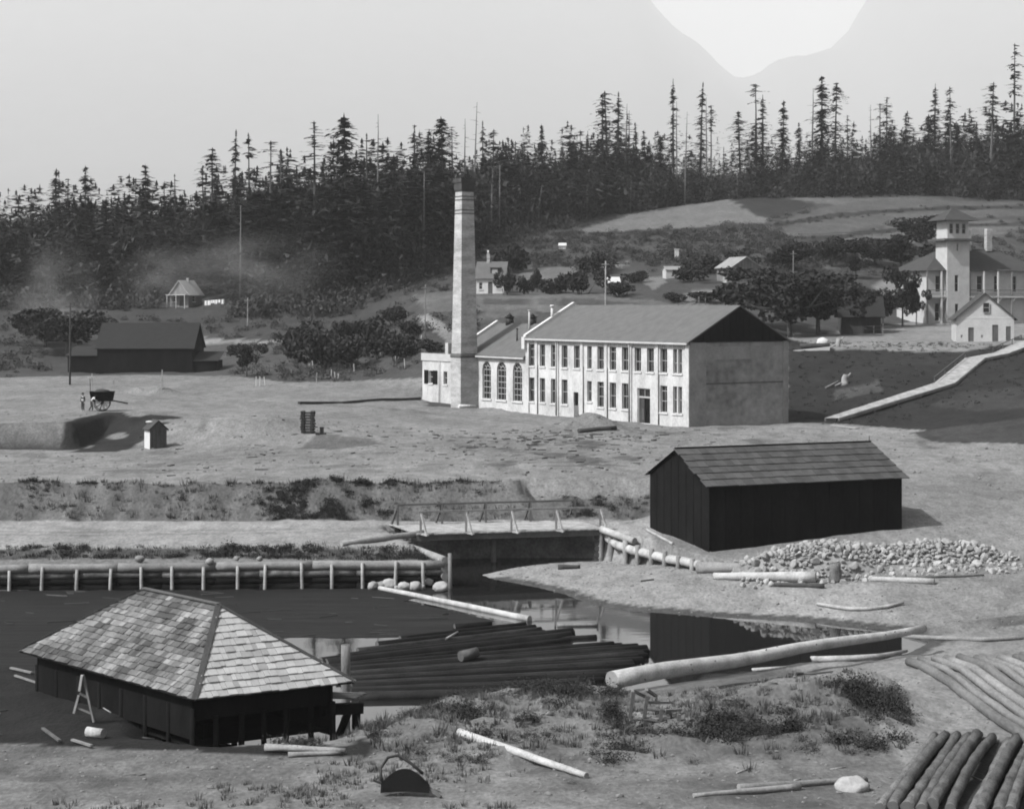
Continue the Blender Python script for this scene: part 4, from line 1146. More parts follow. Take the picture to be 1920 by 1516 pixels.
# flat pale timbers along the front of the shed
for a, b_, r, lab in (((497, 1411), (648, 1414), .14, 'long pale weathered timber lying under the shed front'), ((540, 1421), (640, 1416), .1, 'thin pale pole below the timber under the shed front')):
    p, q = on_ground(*a, 60, 74), on_ground(*b_, 60, 74)
    MB().tube(p + Vector((0, 0, r)), q + Vector((0, 0, r)), r, r * .7, n=8, segs=5, wob=.1).build('timber', M['log_grey'], loc=p, label=lab, category='timber')

# ------------------------------------------------------------------ bridge
DZ = 2.42
nl, nr_ = PZ(782, 1000, DZ), PZ(1132, 990, DZ)
fl, fr = PZ(738, 984, DZ), PZ(1083, 974, DZ)
br = thing('timber_bridge', 'timber bridge with braced railings carrying the road over the pond inlet', 'bridge', Vector((0, 126, 0.5)))
N_PL = 46
for k in range(N_PL):
    t0, t1 = k / N_PL, (k + .96) / N_PL
    a, b_, c, d = lerp(nl, nr_, t0), lerp(nl, nr_, t1), lerp(fl, fr, t1), lerp(fl, fr, t0)
    j = Vector((0, 0, rng.uniform(-.012, .012))); ex = (nl - fl).normalized() * rng.uniform(.0, .16)
    mb = MB(); top = [a + ex + j, b_ + ex + j, c + j, d + j]; bot = [p - Vector((0, 0, .09)) for p in top]
    mb.poly(top); mb.poly(bot[::-1])
    for i in range(4):
        n_ = (i + 1) % 4; mb.poly([top[i], bot[i], bot[n_], top[n_]])
    mb.build('plank', M['pale_wood'], br)
for f in (.04, .35, .65, .96):
    a, b_ = lerp(nl, fl, f), lerp(nr_, fr, f)
    MB().beam(a - Vector((0, 0, .30)), b_ - Vector((0, 0, .30)), .28, .40).build('stringer', M['dark_wood'] if f > .1 else M['mid_wood'], br)
pm = PZ(926, 1050, .1); pm2 = pm + (fl - nl) * .8
for p in (pm, pm2):
    MB().tube((p.x, p.y, -1.3), (p.x, p.y, DZ - .75), .22, .2, n=10, segs=3, wob=.05).build('pier_post', M['grey_wood'], br)
MB().beam((pm.x - .1, pm.y - .4, DZ - .63), (pm2.x, pm2.y + .5, DZ - .63), .34, .28).build('pier_cap', M['mid_wood'], br)
def railing(a, b_, pxs, H, side, m_):
    L = b_ - a
    for k, p in enumerate(pxs):
        u = (p - 960) / FPX; t = (a.x - u * a.y) / (u * L.y - L.x); t = max(0.0, min(1.0, t))
        q = a + L * t
        MB().beam(q - Vector((0, 0, .1)), q + Vector((0, 0, H)), .15, .15).build('rail_post', M[m_], br)
        MB().beam(q + side * .72 - Vector((0, 0, .12)), q + Vector((0, 0, H * .93)) + side * .05, .12, .12).build('rail_brace', M['pale_wood' if m_ == 'grey_wood' else m_], br)
        MB().beam(q - side * .2 - Vector((0, 0, .05)), q + side * .85 - Vector((0, 0, .05)), .16, .1).build('brace_sill', M['pale_wood'], br)
    MB().beam(a + Vector((0, 0, H)), b_ + Vector((0, 0, H)), .13, .13).build('hand_rail', M[m_], br)
outn = (nl - fl).normalized()
along = (nr_ - nl).normalized()
railing(lerp(nl, nr_, .013) + outn * -.12, lerp(nl, nr_, .985) + outn * -.12, (789, 874, 959, 1043, 1126), 1.45, outn + along * .25, 'grey_wood')
railing(lerp(fl, fr, .02) - outn * -.1, lerp(fl, fr, .985) - outn * -.1, (746, 829, 911, 995, 1078), 1.42, -outn - along * .35, 'mid_wood')
# approach log and abutment crib
MB().tube(PZ(640, 1019, 2.2), PZ(795, 999, 2.35), .2, .24, n=9, segs=5, wob=.07).build('log', M['log_grey'], loc=PZ(640, 1019, 2.0), label='long grey log edging the road up to the bridge', category='log')
ab = thing('bridge_abutment', 'dark crib of stacked timbers under the far right end of the bridge', 'abutment', Vector((6.3, 127.2, 0)))
for k in range(5):
    MB().tube((5.9, 126.2, .15 + .42 * k), (6.9, 130.0, .15 + .42 * k), .21, .2, n=8, wob=.06, segs=2).build('log', M['dark_wood'], ab)
ab2 = thing('bridge_abutment', 'dark crib of stacked timbers under the left end of the bridge', 'abutment', Vector((-8.1, 124.5, 0)))
for k in range(5):
    MB().tube((-6.75, 122.0, .15 + .42 * k), (-8.5, 128.2, .15 + .42 * k), .21, .2, n=8, wob=.06, segs=2).build('log', M['dark_wood'], ab2)

# ------------------------------------------------------------------ log retaining walls
lw = thing('log_retaining_wall', 'long log retaining wall with pale posts along the far side of the pond', 'retaining wall', Vector((-17, 115, 0)))
wa, wb = Vector((-60, 113.6, 0)), Vector((-4.3, 115.45, 0))
wmid = Vector((-29.6, 114.4, 0))
def wall_pt(f):
    return wa.lerp(wmid, f / .545) if f < .545 else wmid.lerp(wb, (f - .545) / .455)
xs = [0, .12, .24, .36, .47, .58, .68, .79, .90, 1.0]
for tier, (z0, r) in enumerate(((.06, .27), (.52, .24), (.97, .24), (1.46, .30))):
    for k in range(len(xs) - 1):
        f0, f1 = xs[k], xs[k + 1]
        sh_ = .05 * (tier % 2)
        p, q = wall_pt(max(0, f0 - sh_)), wall_pt(min(1, f1 - (sh_ if f1 < 1 else 0)))
        sag = -.35 * (1 - (f0 + f1) / 2) * (tier / 3)
        if tier == 3 and k in (1, 3):
            continue
        m_ = M['log_grey'] if tier >= 3 else (M['log_bark'] if tier == 2 else M['black_wood'])
        MB().tube(p + Vector((0, rng.uniform(-.05, .05), z0 + sag)), q + Vector((0, rng.uniform(-.05, .05), z0 + sag * .9)), r * rng.uniform(.9, 1.1), r * rng.uniform(.8, 1.0), n=9, segs=6, wob=.07, seed=k + tier * 17, cap=1).build('log', [m_, M['log_end']], lw)
for k, p in enumerate((20, 80, 145, 210, 268, 325, 385, 447, 498, 567, 625, 680, 742, 795)):
    u = (p - 960) / FPX
    a, b_ = wmid + (wa - wmid) * .2, wb
    t = (a.x - u * a.y) / (u * (b_.y - a.y) - (b_.x - a.x))
    q = a + (b_ - a) * t
    top = 1.5 + .0045 * (p - 400) / 10 + rng.uniform(-.1, .12)
    MB().tube((q.x + rng.uniform(-.05, .05), q.y - .42, -1.0), (q.x + rng.uniform(-.08, .08), q.y - .36, top), .12, .10, n=8, segs=3, wob=.06, seed=k).build('post', M['pale_wood'], lw)
for k in range(4):
    MB().tube((-4.25, 115.3, .2 + .5 * k), (-6.3 - .1 * k, 121.0, .25 + .5 * k), .26, .22, n=9, segs=4, wob=.06, seed=60 + k, cap=1).build('log', [M['log_grey'], M['log_end']], lw)
MB().tube((-3.9, 115.0, -1), (-3.95, 115.05, 2.2), .14, .12, n=8).build('post', M['grey_wood'], lw)
for px_, py_, r in ((262, 1047, .32), (394, 1052, .3), (444, 1046, .22), (487, 1047, .22)):
    p = PZ(px_, py_, 1.75)
    MB().rock(p, r, r * .8, r * .8, seed=int(px_), sub=1).build('stone', M['stone'], lw)
rw = thing('log_wing_wall', 'low peeled-log wall with short posts curving from bridge towards the barn', 'retaining wall', Vector((9, 121, 1)))
rpts = [PZ(1136, 1006, 1.75), PZ(1160, 1022, 1.45), PZ(1190, 1032, 1.35), PZ(1222, 1040, 1.3), PZ(1250, 1047, 1.3), PZ(1312, 1058, 1.3)]
for k in range(0, 5):
    a, b_ = rpts[k], rpts[k + 1]
    d = (b_ - a).normalized() * .15
    MB().tube(a - d, b_ + d, .30, .29, n=10, segs=4, wob=.06, seed=90 + k, cap=1).build('log', [M['peeled_log'], M['log_end']], rw)
MB().tube(PZ(1128, 992, 2.35), PZ(1190, 1014, 1.95), .26, .24, n=9, segs=3, wob=.06, cap=1, seed=5).build('log', [M['peeled_log'], M['log_end']], rw)
MB().tube(PZ(1150, 1004, 1.9), PZ(1196, 1022, 1.6), .22, .2, n=9, segs=3, wob=.06, cap=1, seed=6).build('log', [M['log_grey'], M['log_end']], rw)
for k, (p, y0, y1, r) in enumerate(((1145, 1032, 996, .21), (1172, 1038, 1012, .2), (1195, 1044, 1022, .18), (1221, 1049, 1028, .18), (1246, 1052, 1032, .17), (1271, 1062, 1042, .16), (1297, 1068, 1046, .17), (1126, 1024, 990, .2))):
    u_ = (p - 960) / FPX; Yl = float(np.interp(p, [960 + FPX * v_.x / v_.y for v_ in rpts], [v_.y for v_ in rpts])) - .42
    zt = CZ - (y1 - HZ) / FPX * Yl
    MB().tube((u_ * Yl, Yl, -.4), (u_ * Yl + .03, Yl, zt), r, r * .95, n=9, segs=3, wob=.05, seed=k, cap=1).build('post', [M['log_grey'], M['log_end']], rw)
# logs lying on from the wing wall
def ground_log(a, b_, r0, r1, m_, label, cap='log_end', segs=8, wob=.06, bend=0.0, lift=0.0, ya=60, yb=135, name='log', seed=0):
    p, q = on_ground(*a, ya, yb), on_ground(*b_, ya, yb)
    return MB().tube(p + Vector((0, 0, r0 * .85 + lift)), q + Vector((0, 0, r1 * .85 + lift)), r0, r1, n=12, segs=segs, wob=wob, bend=bend, cap=1, seed=seed).build(name, [M[m_], M[cap]], loc=p, label=label, category='log')
ground_log((1309, 1074), (1452, 1070), .42, .16, 'log_grey', 'tapering grey log lying between the wing wall and the stone heap', seed=2)
ground_log((1338, 1086), (1530, 1092), .22, .36, 'peeled_log', 'thick peeled white log lying in front of the stone heap', seed=3)
ground_log((1450, 1100), (1545, 1104), .12, .16, 'dark_wood', 'dark pole in the shadow under the peeled white log', 'log_end_dark', seed=4)
ground_log((1632, 1090), (1752, 1098), .16, .2, 'pale_wood', 'pale split timber lying below the right half of the stone heap', seed=5)
ground_log((1662, 1088), (1845, 1080), .1, .06, 'mid_wood', 'thin grey pole lying along the foot of the stone heap', seed=6)
ground_log((1212, 995), (1262, 1022), .09, .09, 'pale_wood', 'thin pale pole on the slope by the gable end of the barn', seed=7)
pth = [on_ground(x, y, 90, 125) + Vector((0, 0, .12)) for x, y in ((1532, 1137), (1560, 1141), (1592, 1145), (1628, 1146), (1662, 1143), (1694, 1134))]
MB().path_tube(pth, [.10, .12, .12, .11, .1, .08]).build('branch', M['pale_wood'], loc=pth[0], label='long crooked pale branch lying on the bare ground beyond the log', category='branch')
ground_log((1046, 1068), (1088, 1066), .17, .13, 'dark_wood', 'short dark waterlogged log stranded on the sand bar', 'log_end_dark', segs=4, wob=.14, seed=8)
ground_log((1201, 1091), (1226, 1087), .06, .05, 'dark_wood', 'small dark stick lying on the sand bar', 'log_end_dark', segs=3, seed=9)
ground_log((1430, 974 + 116), (1470, 1094), .07, .05, 'mid_wood', 'small stick on the sand below the peeled white log', segs=3, seed=19)
g = on_ground(1566, 1092, 95, 120)
stp = MB().tube(g + Vector((0, 0, -.1)), g + Vector((.03, 0, 1.15)), .42, .34, n=11, segs=4, wob=.12, cap=1, seed=4)
stp.build('stump', [M['log_bark'], M['log_end_dark']], loc=g, label='dark upright tree stump at the end of the peeled white log', category='stump')

# great peeled log across the inlet
la, lb = Vector((4.3, 78.4, .9)), Vector((21.0, 92.4, 1.5))
la.z = max(la.z, ground_z(la.x, la.y) + .40)
bigp = [la.lerp(lb, k / 14) + Vector((rng.uniform(-.03, .03), rng.uniform(-.03, .03), .05 * math.sin(k * .9))) for k in range(15)]
mb = MB().path_tube(bigp, [.40 - .22 * k / 14 for k in range(15)], n=16, wob=.03, seed=3)
mb.m[-2] = 1
for k in range(26):
    i_ = rng.uniform(.6, 13.2); c_ = bigp[int(i_)].lerp(bigp[int(i_) + 1], i_ % 1); r_ = .40 - .22 * i_ / 14
    an = rng.uniform(-.4, 3.5); ax_, bx_ = _frame(lb - la); dr = ax_ * math.cos(an) + bx_ * math.sin(an)
    mb.tube(c_ + dr * r_ * .9, c_ + dr * (r_ + rng.uniform(.02, .09)), rng.uniform(.03, .06), .02, n=5, mi=2)
mb.build('peeled_log', [M['peeled_log'], M['log_end'], M['mid_wood']], loc=la, label='very long peeled white log spanning from the near bank over the water', category='log')
pth = [on_ground(x, y, 70, 110) + Vector((0, 0, .16)) for x, y in ((1480, 1240), (1540, 1242), (1600, 1240), (1650, 1236), (1700, 1226))]
MB().path_tube(pth, [.15, .17, .16, .14, .08], n=9).build('pole', M['pale_wood'], loc=pth[0], label='pale pole along the water edge just below the great peeled log', category='pole')
pth = [on_ground(x, y, 70, 100) + Vector((0, 0, .1)) for x, y in ((1325, 1262), (1370, 1263), (1420, 1259), (1474, 1254))]
MB().path_tube(pth, [.13, .12, .09, .05], n=8).build('pole', M['pale_wood'], loc=pth[0], label='short pale pole lying close under the great peeled log', category='pole')
pth = [on_ground(x, y, 70, 100) + Vector((0, 0, .06)) for x, y in ((1478, 1264), (1520, 1266), (1562, 1261))]
MB().path_tube(pth, [.06, .06, .03], n=6).build('branch', M['mid_wood'], loc=pth[0], label='thin dark branch lying right of the short pale pole', category='branch')
ground_log((862, 1382), (1100, 1460), .17, .11, 'peeled_log', 'slender peeled white log lying in the weeds of the near bank', ya=55, yb=80, seed=21)
ground_log((1385, 1482), (1625, 1466), .13, .1, 'log_grey', 'grey pole lying across the bottom of the bank', ya=50, yb=72, seed=22)
ground_log((1300, 1496), (1500, 1480), .07, .12, 'log_grey', 'grey stick with thick root end near the bottom edge', ya=50, yb=72, seed=23)
# floating timber
def floater(a, b_, r0, r1, m_, name, label, cat='log', group=None, z=.06, segs=6, cap='log_end_dark', seed=0, za=None):
    p, q = PZ(*a, z), PZ(*b_, z)
    return MB().tube(p, q, r0, r1, n=10, segs=segs, wob=.06, cap=1, seed=seed).build(name, [M[m_], M[cap]], loc=p, label=label, category=cat, group=group)
floater((712, 1102), (993, 1160), .15, .19, 'peeled_log', 'floating_log', 'slender peeled white log floating below the wall of logs', cap='log_end', z=.1, segs=10)
floater((1045, 1172), (1120, 1171), .09, .09, 'grey_wood', 'floating_pole', 'thin grey pole afloat on the bright water beyond the raft')
for x, y in ((1040, 1172), (1119, 1168)):
    p = PZ(x, y, .05)
    MB().tube(p - Vector((0, 0, .6)), p + Vector((0.05, 0, .32)), .07, .05, n=7).build('stake', M['mid_wood'], loc=p, label='short stake at the %s end of the thin floating pole' % ('left' if x < 1100 else 'right'), category='stake')
NR = 31
rends = [(985, 1172), (1003, 1177), (1014, 1181), (1020, 1186), (1072, 1188), (1070, 1195), (1118, 1194), (1068, 1201), (1150, 1209), (1165, 1211), (1178, 1213), (1195, 1215), (1212, 1218), (1216, 1222), (1206, 1228), (1214, 1231), (1196, 1236), (1205, 1241), (1186, 1246), (1190, 1251), (1165, 1255), (1172, 1260), (1150, 1264), (1152, 1269), (1120, 1273), (1132, 1278), (1100, 1282), (1115, 1287), (1080, 1291), (1050, 1296), (1000, 1300)]
for k in range(NR):
    t = k / (NR - 1)
    lx, ly = 588 + 92 * t + rng.uniform(-14, 10), 1233 + 74 * t
    rx_, ry_ = rends[k]
    if k < 4:
        lx += 40 * (4 - k); ly -= 5.5 * (4 - k) * 1.6
    r = rng.uniform(.19, .30) if k not in (4, 5) else .36
    lab = 'dark wet log packed side by side in the floating raft'
    if k == 4: lab = 'thickest dark log of the raft with a round butt end'
    if k == 6: lab = 'thin dark log jutting out of the raft into bright water'
    if k == 0: lab = 'dark wet log along the far edge of the raft'
    if k == NR - 1: lab = 'dark wet log along the near edge of the raft'
    if k == 6:
        lx, ly = 960, 1203
        r = .16
    floater((lx, ly), (rx_, ry_), r * rng.uniform(.75, 1), r, 'log_damp' if k % 4 == 2 else 'log_wet', 'raft_log', lab, group='logs of the floating raft', z=.03 + rng.uniform(-.04, .08), segs=9, seed=100 + k)
floater((852, 1176), (921, 1172), .22, .24, 'log_wet', 'floating_log', 'short dark log floating at the far corner of the raft', z=.05, segs=3)
floater((836, 1197), (858, 1184), .06, .05, 'pale_wood', 'floating_stick', 'pale stick leaning on the far edge of the raft', z=.3, segs=2)
p = PZ(878, 1228, .55)
MB().tube(p + Vector((-.38, -.25, 0)), p + Vector((.42, .35, .1)), .27, .25, n=11, segs=2, wob=.06, cap=1).build('log_billet', [M['mid_wood'], M['log_end_dark']], loc=p, label='short cut log billet lying on top of the raft', category='log')
# boulders at the wall corner
heap = thing('boulder_heap', 'row of pale rounded boulders at the corner of the log wall', 'boulders', PZ(765, 1103, 0))
for k, (x, y, r) in enumerate(((699, 1098, .40), (716, 1095, .42), (731, 1094, .5), (758, 1099, .42), (779, 1099, .45), (803, 1090, .62), (826, 1087, .5), (826, 1100, .5), (790, 1101, .28), (745, 1102, .22), (834, 1068, .42), (832, 1052, .4))):
    p = PZ(x, y, r * .5) if y > 1080 else PZ(x, y, (1100 - y) * .033)
    MB().rock(p, r, r * .85, r * .75, seed=k + 3, sub=2).build('boulder', M['stone_pale'], heap)

# stone heap beside the barn
sp = thing('stone_heap', 'long heap of broken pale stones in front of the barn', 'stone heap', Vector((22, 114.5, 1.9)))
sm_ = []
for k in range(10):
    m = MB(); m.rock((0, 0, 0), 1, rng.uniform(.7, 1), rng.uniform(.6, .9), seed=200 + k, sub=2, smooth=False, chops=12, lo=.45, rough=.05)
    me_ = bpy.data.meshes.new('stone'); me_.from_pydata(m.v, [], m.f); me_.materials.append(M['stone_pale']); sm_.append(me_)
cand = []
hp = [(14.6, 112.6, .35), (16.3, 113.2, .95), (18.3, 113.8, 1.35), (20.3, 114.1, 1.55), (21.6, 114.4, 1.25), (23.2, 114.6, .8), (25.0, 115.0, .95), (27.0, 115.4, 1.15), (28.8, 115.6, 1.0), (30.5, 115.6, .55), (31.5, 115.6, .2)]
def heap_h(x, y):
    hx = np.interp(x, [a for a, _, _ in hp], [c for _, _, c in hp]); cyy = np.interp(x, [a for a, _, _ in hp], [b for _, b, _ in hp])
    return hx * max(0.0, 1 - ((y - cyy) / (1.0 + 1.25 * hx)) ** 2)
mbh = MB(); gxs = np.arange(14, 32.2, .5); gys = np.arange(109.6, 119.6, .5)
for i in range(len(gxs) - 1):
    for j in range(len(gys) - 1):
        q = []
        hs = []
        for a, c in ((gxs[i], gys[j]), (gxs[i + 1], gys[j]), (gxs[i + 1], gys[j + 1]), (gxs[i], gys[j + 1])):
            hh = heap_h(a, c); hs.append(hh); q.append((a, c, ground_z(a, c) + hh * .85 - .12))
        if max(hs) > 0.02:
            mbh.poly(q)
mbh.build('rubble_core', M['stone'], sp)
rr = random.Random(11); tries = 0; spots = []
while len(spots) < 760 and tries < 20000:
    tries += 1
    x, y = rr.uniform(14.0, 32), rr.uniform(109.8, 118.8)
    hh = heap_h(x, y)
    if hh < .05 and rr.random() > .05: continue
    cyy = np.interp(x, [a for a, _, _ in hp], [b for _, b, _ in hp])
    if y > cyy + 1.2: continue
    r = rr.uniform(.10, .26) if rr.random() > .18 else rr.uniform(.26, .44)
    if any((x - a) ** 2 + (y - b) ** 2 < (.62 * (r + c)) ** 2 for a, b, c, _ in spots): continue
    spots.append((x, y, r, ground_z(x, y) + hh * .85))
spots.sort(key=lambda s: -s[2])
for k, (x, y, r, z) in enumerate(spots[:300]):
    o = bpy.data.objects.new('stone', sm_[k % 10]); COL.objects.link(o); o.parent = sp
    o.location = Vector((x, y, z + r * .2)) - ORG[sp.name]; o.scale = (r, r, r); o.rotation_euler = (rr.uniform(0, 6), rr.uniform(0, 6), rr.uniform(0, 6))
mb = MB()
for k, (x, y, r, z) in enumerate(spots[300:]):
    mb.rock((x, y, z + r * .2), r, r * .85, r * .75, seed=500 + k, sub=1, smooth=False, chops=9, lo=.5, rough=.1)
o = mb.build('small_stones', M['stone_pale'], sp); o['kind'] = 'stuff'

# skidway of hewn timbers, right
sk = thing('log_skidway', 'wide pale skidway of hewn timbers running down to the pond', 'skidway', Vector((22, 76, 1.5)))
for k in range(13):
    x0 = 19.05 + .62 * k + rng.uniform(-.05, .05)
    y1_ = 87.0 + rng.uniform(-.6, .5); y0_ = 58.0
    pp = []
    for j in range(12):
        y = y0_ + (y1_ - y0_) * j / 11
        x = x0 + .05 * math.sin(.35 * j + k * 2)
        pp.append((x, y, ground_z(x, y) + .17 + .03 * ((k * 5) % 3)))
    rad = rng.uniform(.17, .25)
    MB().path_tube(pp, [rad * (1 - .1 * j / 11) for j in range(12)], n=9, seed=k, wob=.07).build('timber', mat('skid_timber_%d' % k, .09 + .02 * ((k * 5) % 4), .4, .9, (1, .3, 1), fine=9, bump=.4), sk)
pth = [on_ground(x, y, 70, 120) + Vector((0, 0, .1)) for x, y in ((1690, 1196), (1760, 1200), (1840, 1203), (1930, 1198))]
MB().path_tube(pth, [.12, .13, .13, .12], n=8).build('pole', M['log_grey'], loc=pth[0], label='grey pole lying across the head of the skidway', category='pole')
# decked dark logs, bottom right
for k in range(13):
    e0 = Vector((15.8 + .43 * k, 68.4 - .13 * k + rng.uniform(-.7, .5), 0)); e1 = e0 + Vector((-4.6, -12.5, 0))
    for e in (e0, e1): e.z = ground_z(e.x, e.y) + rng.uniform(.10, .18)
    lab = ['dark bark-covered log, the first of the deck next to bare ground', 'second dark log of the deck counting from the bare ground', 'third dark log of the deck counting from the bare ground', 'fourth dark log of the deck counting from the bare ground', 'fifth dark log of the deck counting from the bare ground', 'sixth dark log of the deck counting from the bare ground', 'seventh dark log of the deck counting from the bare ground', 'eighth dark log of the deck counting from the bare ground', 'ninth dark log of the deck counting from the bare ground', 'tenth dark log of the deck counting from the bare ground', 'eleventh dark log of the deck counting from the bare ground', 'twelfth dark log of the deck counting from the bare ground', 'thirteenth dark log of the deck counting from the bare ground'][k]
    MB().tube(e0, e1, rng.uniform(.17, .235), rng.uniform(.17, .24), n=14, segs=22, wob=.085, bend=rng.uniform(-.012, .012), cap=1, seed=300 + k).build('decked_log', [M['log_bark'], M['log_end_dark']], loc=e0, label=lab, category='log', group='logs decked beside the skidway')
g = on_ground(1598, 1480, 50, 70)
MB().rock(g + Vector((0, 0, .1)), .55, .45, .34, seed=77, sub=2).build('boulder', M['stone_pale'], loc=g, label='smooth pale boulder by the pole at the bottom of the bank', category='boulder')
# sled
g = on_ground(1240, 1352, 62, 90)
sd = thing('log_sled', 'weathered timber sled with uprights standing below the great log', 'sled', g)
def SD(px_, py_, z, dy=0): 
    Y = g.y + dy; return Vector(((px_ - 960) / FPX * Y, Y, CZ - (py_ - HZ) / FPX * Y))
MB().path_tube([SD(1180, 1345, 0), SD(1215, 1349, 0), SD(1250, 1355, 0), SD(1278, 1357, 0), SD(1300, 1347, 0)], [.07, .08, .08, .08, .05]).build('runner', M['mid_wood'], sd)
MB().path_tube([SD(1200, 1326, 0, 1.2), SD(1240, 1332, 0, 1.2), SD(1275, 1338, 0, 1.2), SD(1298, 1332, 0, 1.2)], [.07, .08, .08, .05]).build('runner', M['mid_wood'], sd)
for a, b_ in (((1181, 1344), (1188, 1296)), ((1208, 1344), (1214, 1304)), ((1238, 1350), (1241, 1328)), ((1272, 1354), (1274, 1338))):
    MB().beam(SD(*a, 0), SD(*b_, 0), .16, .14).build('upright', M['mid_wood'], sd)
for a, b_ in (((1186, 1294), (1216, 1308)), ((1212, 1292), (1230, 1304)), ((1215, 1316), (1254, 1316)), ((1245, 1332), (1276, 1330))):
    MB().beam(SD(*a, 0), SD(*b_, 0, .8), .14, .1).build('cross_bar', M['grey_wood'], sd)
MB().beam(SD(1184, 1342, 0), SD(1268, 1354, 0) + Vector((0, .1, .05)), .1, .06).build('lath', M['pale_wood'], sd)
# iron drag scraper at the bottom edge
g = on_ground(760, 1492, 48, 70)
ds = thing('drag_scraper', 'black iron drag scraper with looped bail lying on the near ground', 'scraper', g)
mb = MB(); n = 14
rings = []
for j in range(5):
    t = j / 4
    rings.append([g + Vector((-.78 + 1.56 * i / n, .30 * math.sin(math.pi * i / n) * (1 - t) - .25 * t, .1 + (.72 * math.sin(math.pi * (.12 + .76 * i / n))) * (1 - t * .9) * (1 - .15 * i / n))) for i in range(n + 1)])
for j in range(4):
    for i in range(n):
        mb.poly([rings[j][i], rings[j][i + 1], rings[j + 1][i + 1], rings[j + 1][i]], 0, True)
mb.poly([rings[0][0]] + rings[0][1:]); 
mb.build('pan', M['tar'], ds)
mb = MB().path_tube([g + Vector(p) for p in ((-.78, .15, .35), (-.82, .4, .75), (-.6, .6, 1.05), (-.25, .6, 1.12), (.2, .5, .85), (.55, .3, .6))], [.05] * 6, n=7)
mb.build('bail', M['iron'], ds)
MB().beam(g + Vector((-.78, .1, .35)), g + Vector((-1.05, 0, .48)), .09, .07).build('handle', M['mid_wood'], ds)
MB().beam(g + Vector((.55, .2, .3)), g + Vector((1.15, -.3, .02)), .1, .08).build('handle', M['mid_wood'], ds)
# ------------------------------------------------------------------ houses on the slope
class Frame:
    """local frame of a building: a along the front, b back into the hill"""
    def __init__(self, o, ang):
        self.o = Vector(o); self.a = Vector((math.cos(ang), math.sin(ang), 0)); self.b = Vector((-math.sin(ang), math.cos(ang), 0))
    def P(self, a, b, z):
        return self.o + self.a * a + self.b * b + Vector((0, 0, z))
    def W(self, side, w, d):                 # wall plane P(t, s, z) for wall_open
        if side == 'front': return lambda t, s, z: self.P(t, s, z - self.o.z)
        if side == 'left': return lambda t, s, z: self.P(s, d - t, z - self.o.z)
        if side == 'right': return lambda t, s, z: self.P(w - s, t, z - self.o.z)
        return lambda t, s, z: self.P(w - t, d - s, z - self.o.z)

def house(name, label, cat, o, ang, w, d, eave, ridge, axis='a', wall='pale_paint', roof='slate_roof', front=(), left=(), right=(), doors=(), ov=.35, gable_m=None, found=.8, sill=True):
    """gabled house; axis 'a' = ridge along the front, 'b' = gable to the front. openings: (t0, t1, z0, z1) above the base"""
    fr = Frame(o, ang); root = thing(name, label, cat, Vector(o))
    z0 = fr.o.z
    for side, L, ops in (('front', w, front), ('left', d, left), ('right', d, right), ('back', w, ())):
        Pf = fr.W(side, w, d); mb = MB()
        rects = [(a, b_, z0 + c, z0 + e) for a, b_, c, e in ops]
        wall_open(mb, Pf, 0, L, z0 - found, z0 + eave, rects, depth=.15)
        if (side in ('front', 'back')) == (axis == 'b'):
            mb.poly([Pf(0, 0, z0 + eave), Pf(L / 2, 0, z0 + ridge), Pf(L, 0, z0 + eave)])
        mb.build('wall', M[gable_m if gable_m and side in ('front', 'right') else wall], root)
        for k, (a, b_, c, e) in enumerate(rects):
            if c <= z0 + .12:
                o_ = Pf(a, .1, c); MB().box(o_, Pf(b_, .1, c) - o_, Pf(a, .15, c) - o_, Vector((0, 0, e - c))).build('door', M['mid_wood'], root)
            else:
                sash(root, Pf, a, b_, c, e, depth=.08, cross=(.5,), sill=sill, bar=.08)
    mb = MB(); th = Vector((0, 0, .12))
    if axis == 'a':
        k = (ridge - eave) / (d / 2)
        for b0, b1 in ((-ov, d / 2), (d + ov, d / 2)):
            q = [fr.P(-ov, b0, eave - ov * k), fr.P(w + ov, b0, eave - ov * k), fr.P(w + ov, b1, ridge), fr.P(-ov, b1, ridge)]
            mb.poly([p + th for p in q]); mb.poly(q[::-1])
            for i in range(4):
                j = (i + 1) % 4; mb.poly([q[i], q[j], q[j] + th, q[i] + th])
    else:
        k = (ridge - eave) / (w / 2)
        for a0, a1 in ((-ov, w / 2), (w + ov, w / 2)):
            q = [fr.P(a0, -ov, eave - ov * k), fr.P(a1, -ov, ridge), fr.P(a1, d + ov, ridge), fr.P(a0, d + ov, eave - ov * k)]
            mb.poly([p + th for p in q]); mb.poly(q[::-1])
            for i in range(4):
                j = (i + 1) % 4; mb.poly([q[i], q[j], q[j] + th, q[i] + th])
    rf_ = mb.build('roof', M[roof], root)
    return root, fr, rf_

def hipped(mb, fr, a0, a1, b0, b1, z0, z1, ra0, ra1, rb):
    q = [fr.P(a0, b0, z0), fr.P(a1, b0, z0), fr.P(a1, b1, z0), fr.P(a0, b1, z0)]
    r = [fr.P(ra0, rb, z1), fr.P(ra1, rb, z1)]
    mb.poly([q[0], q[1], r[1], r[0]]); mb.poly([q[1], q[2], r[1]]); mb.poly([q[2], q[3], r[0], r[1]]); mb.poly([q[3], q[0], r[0]]); mb.poly(q[::-1])

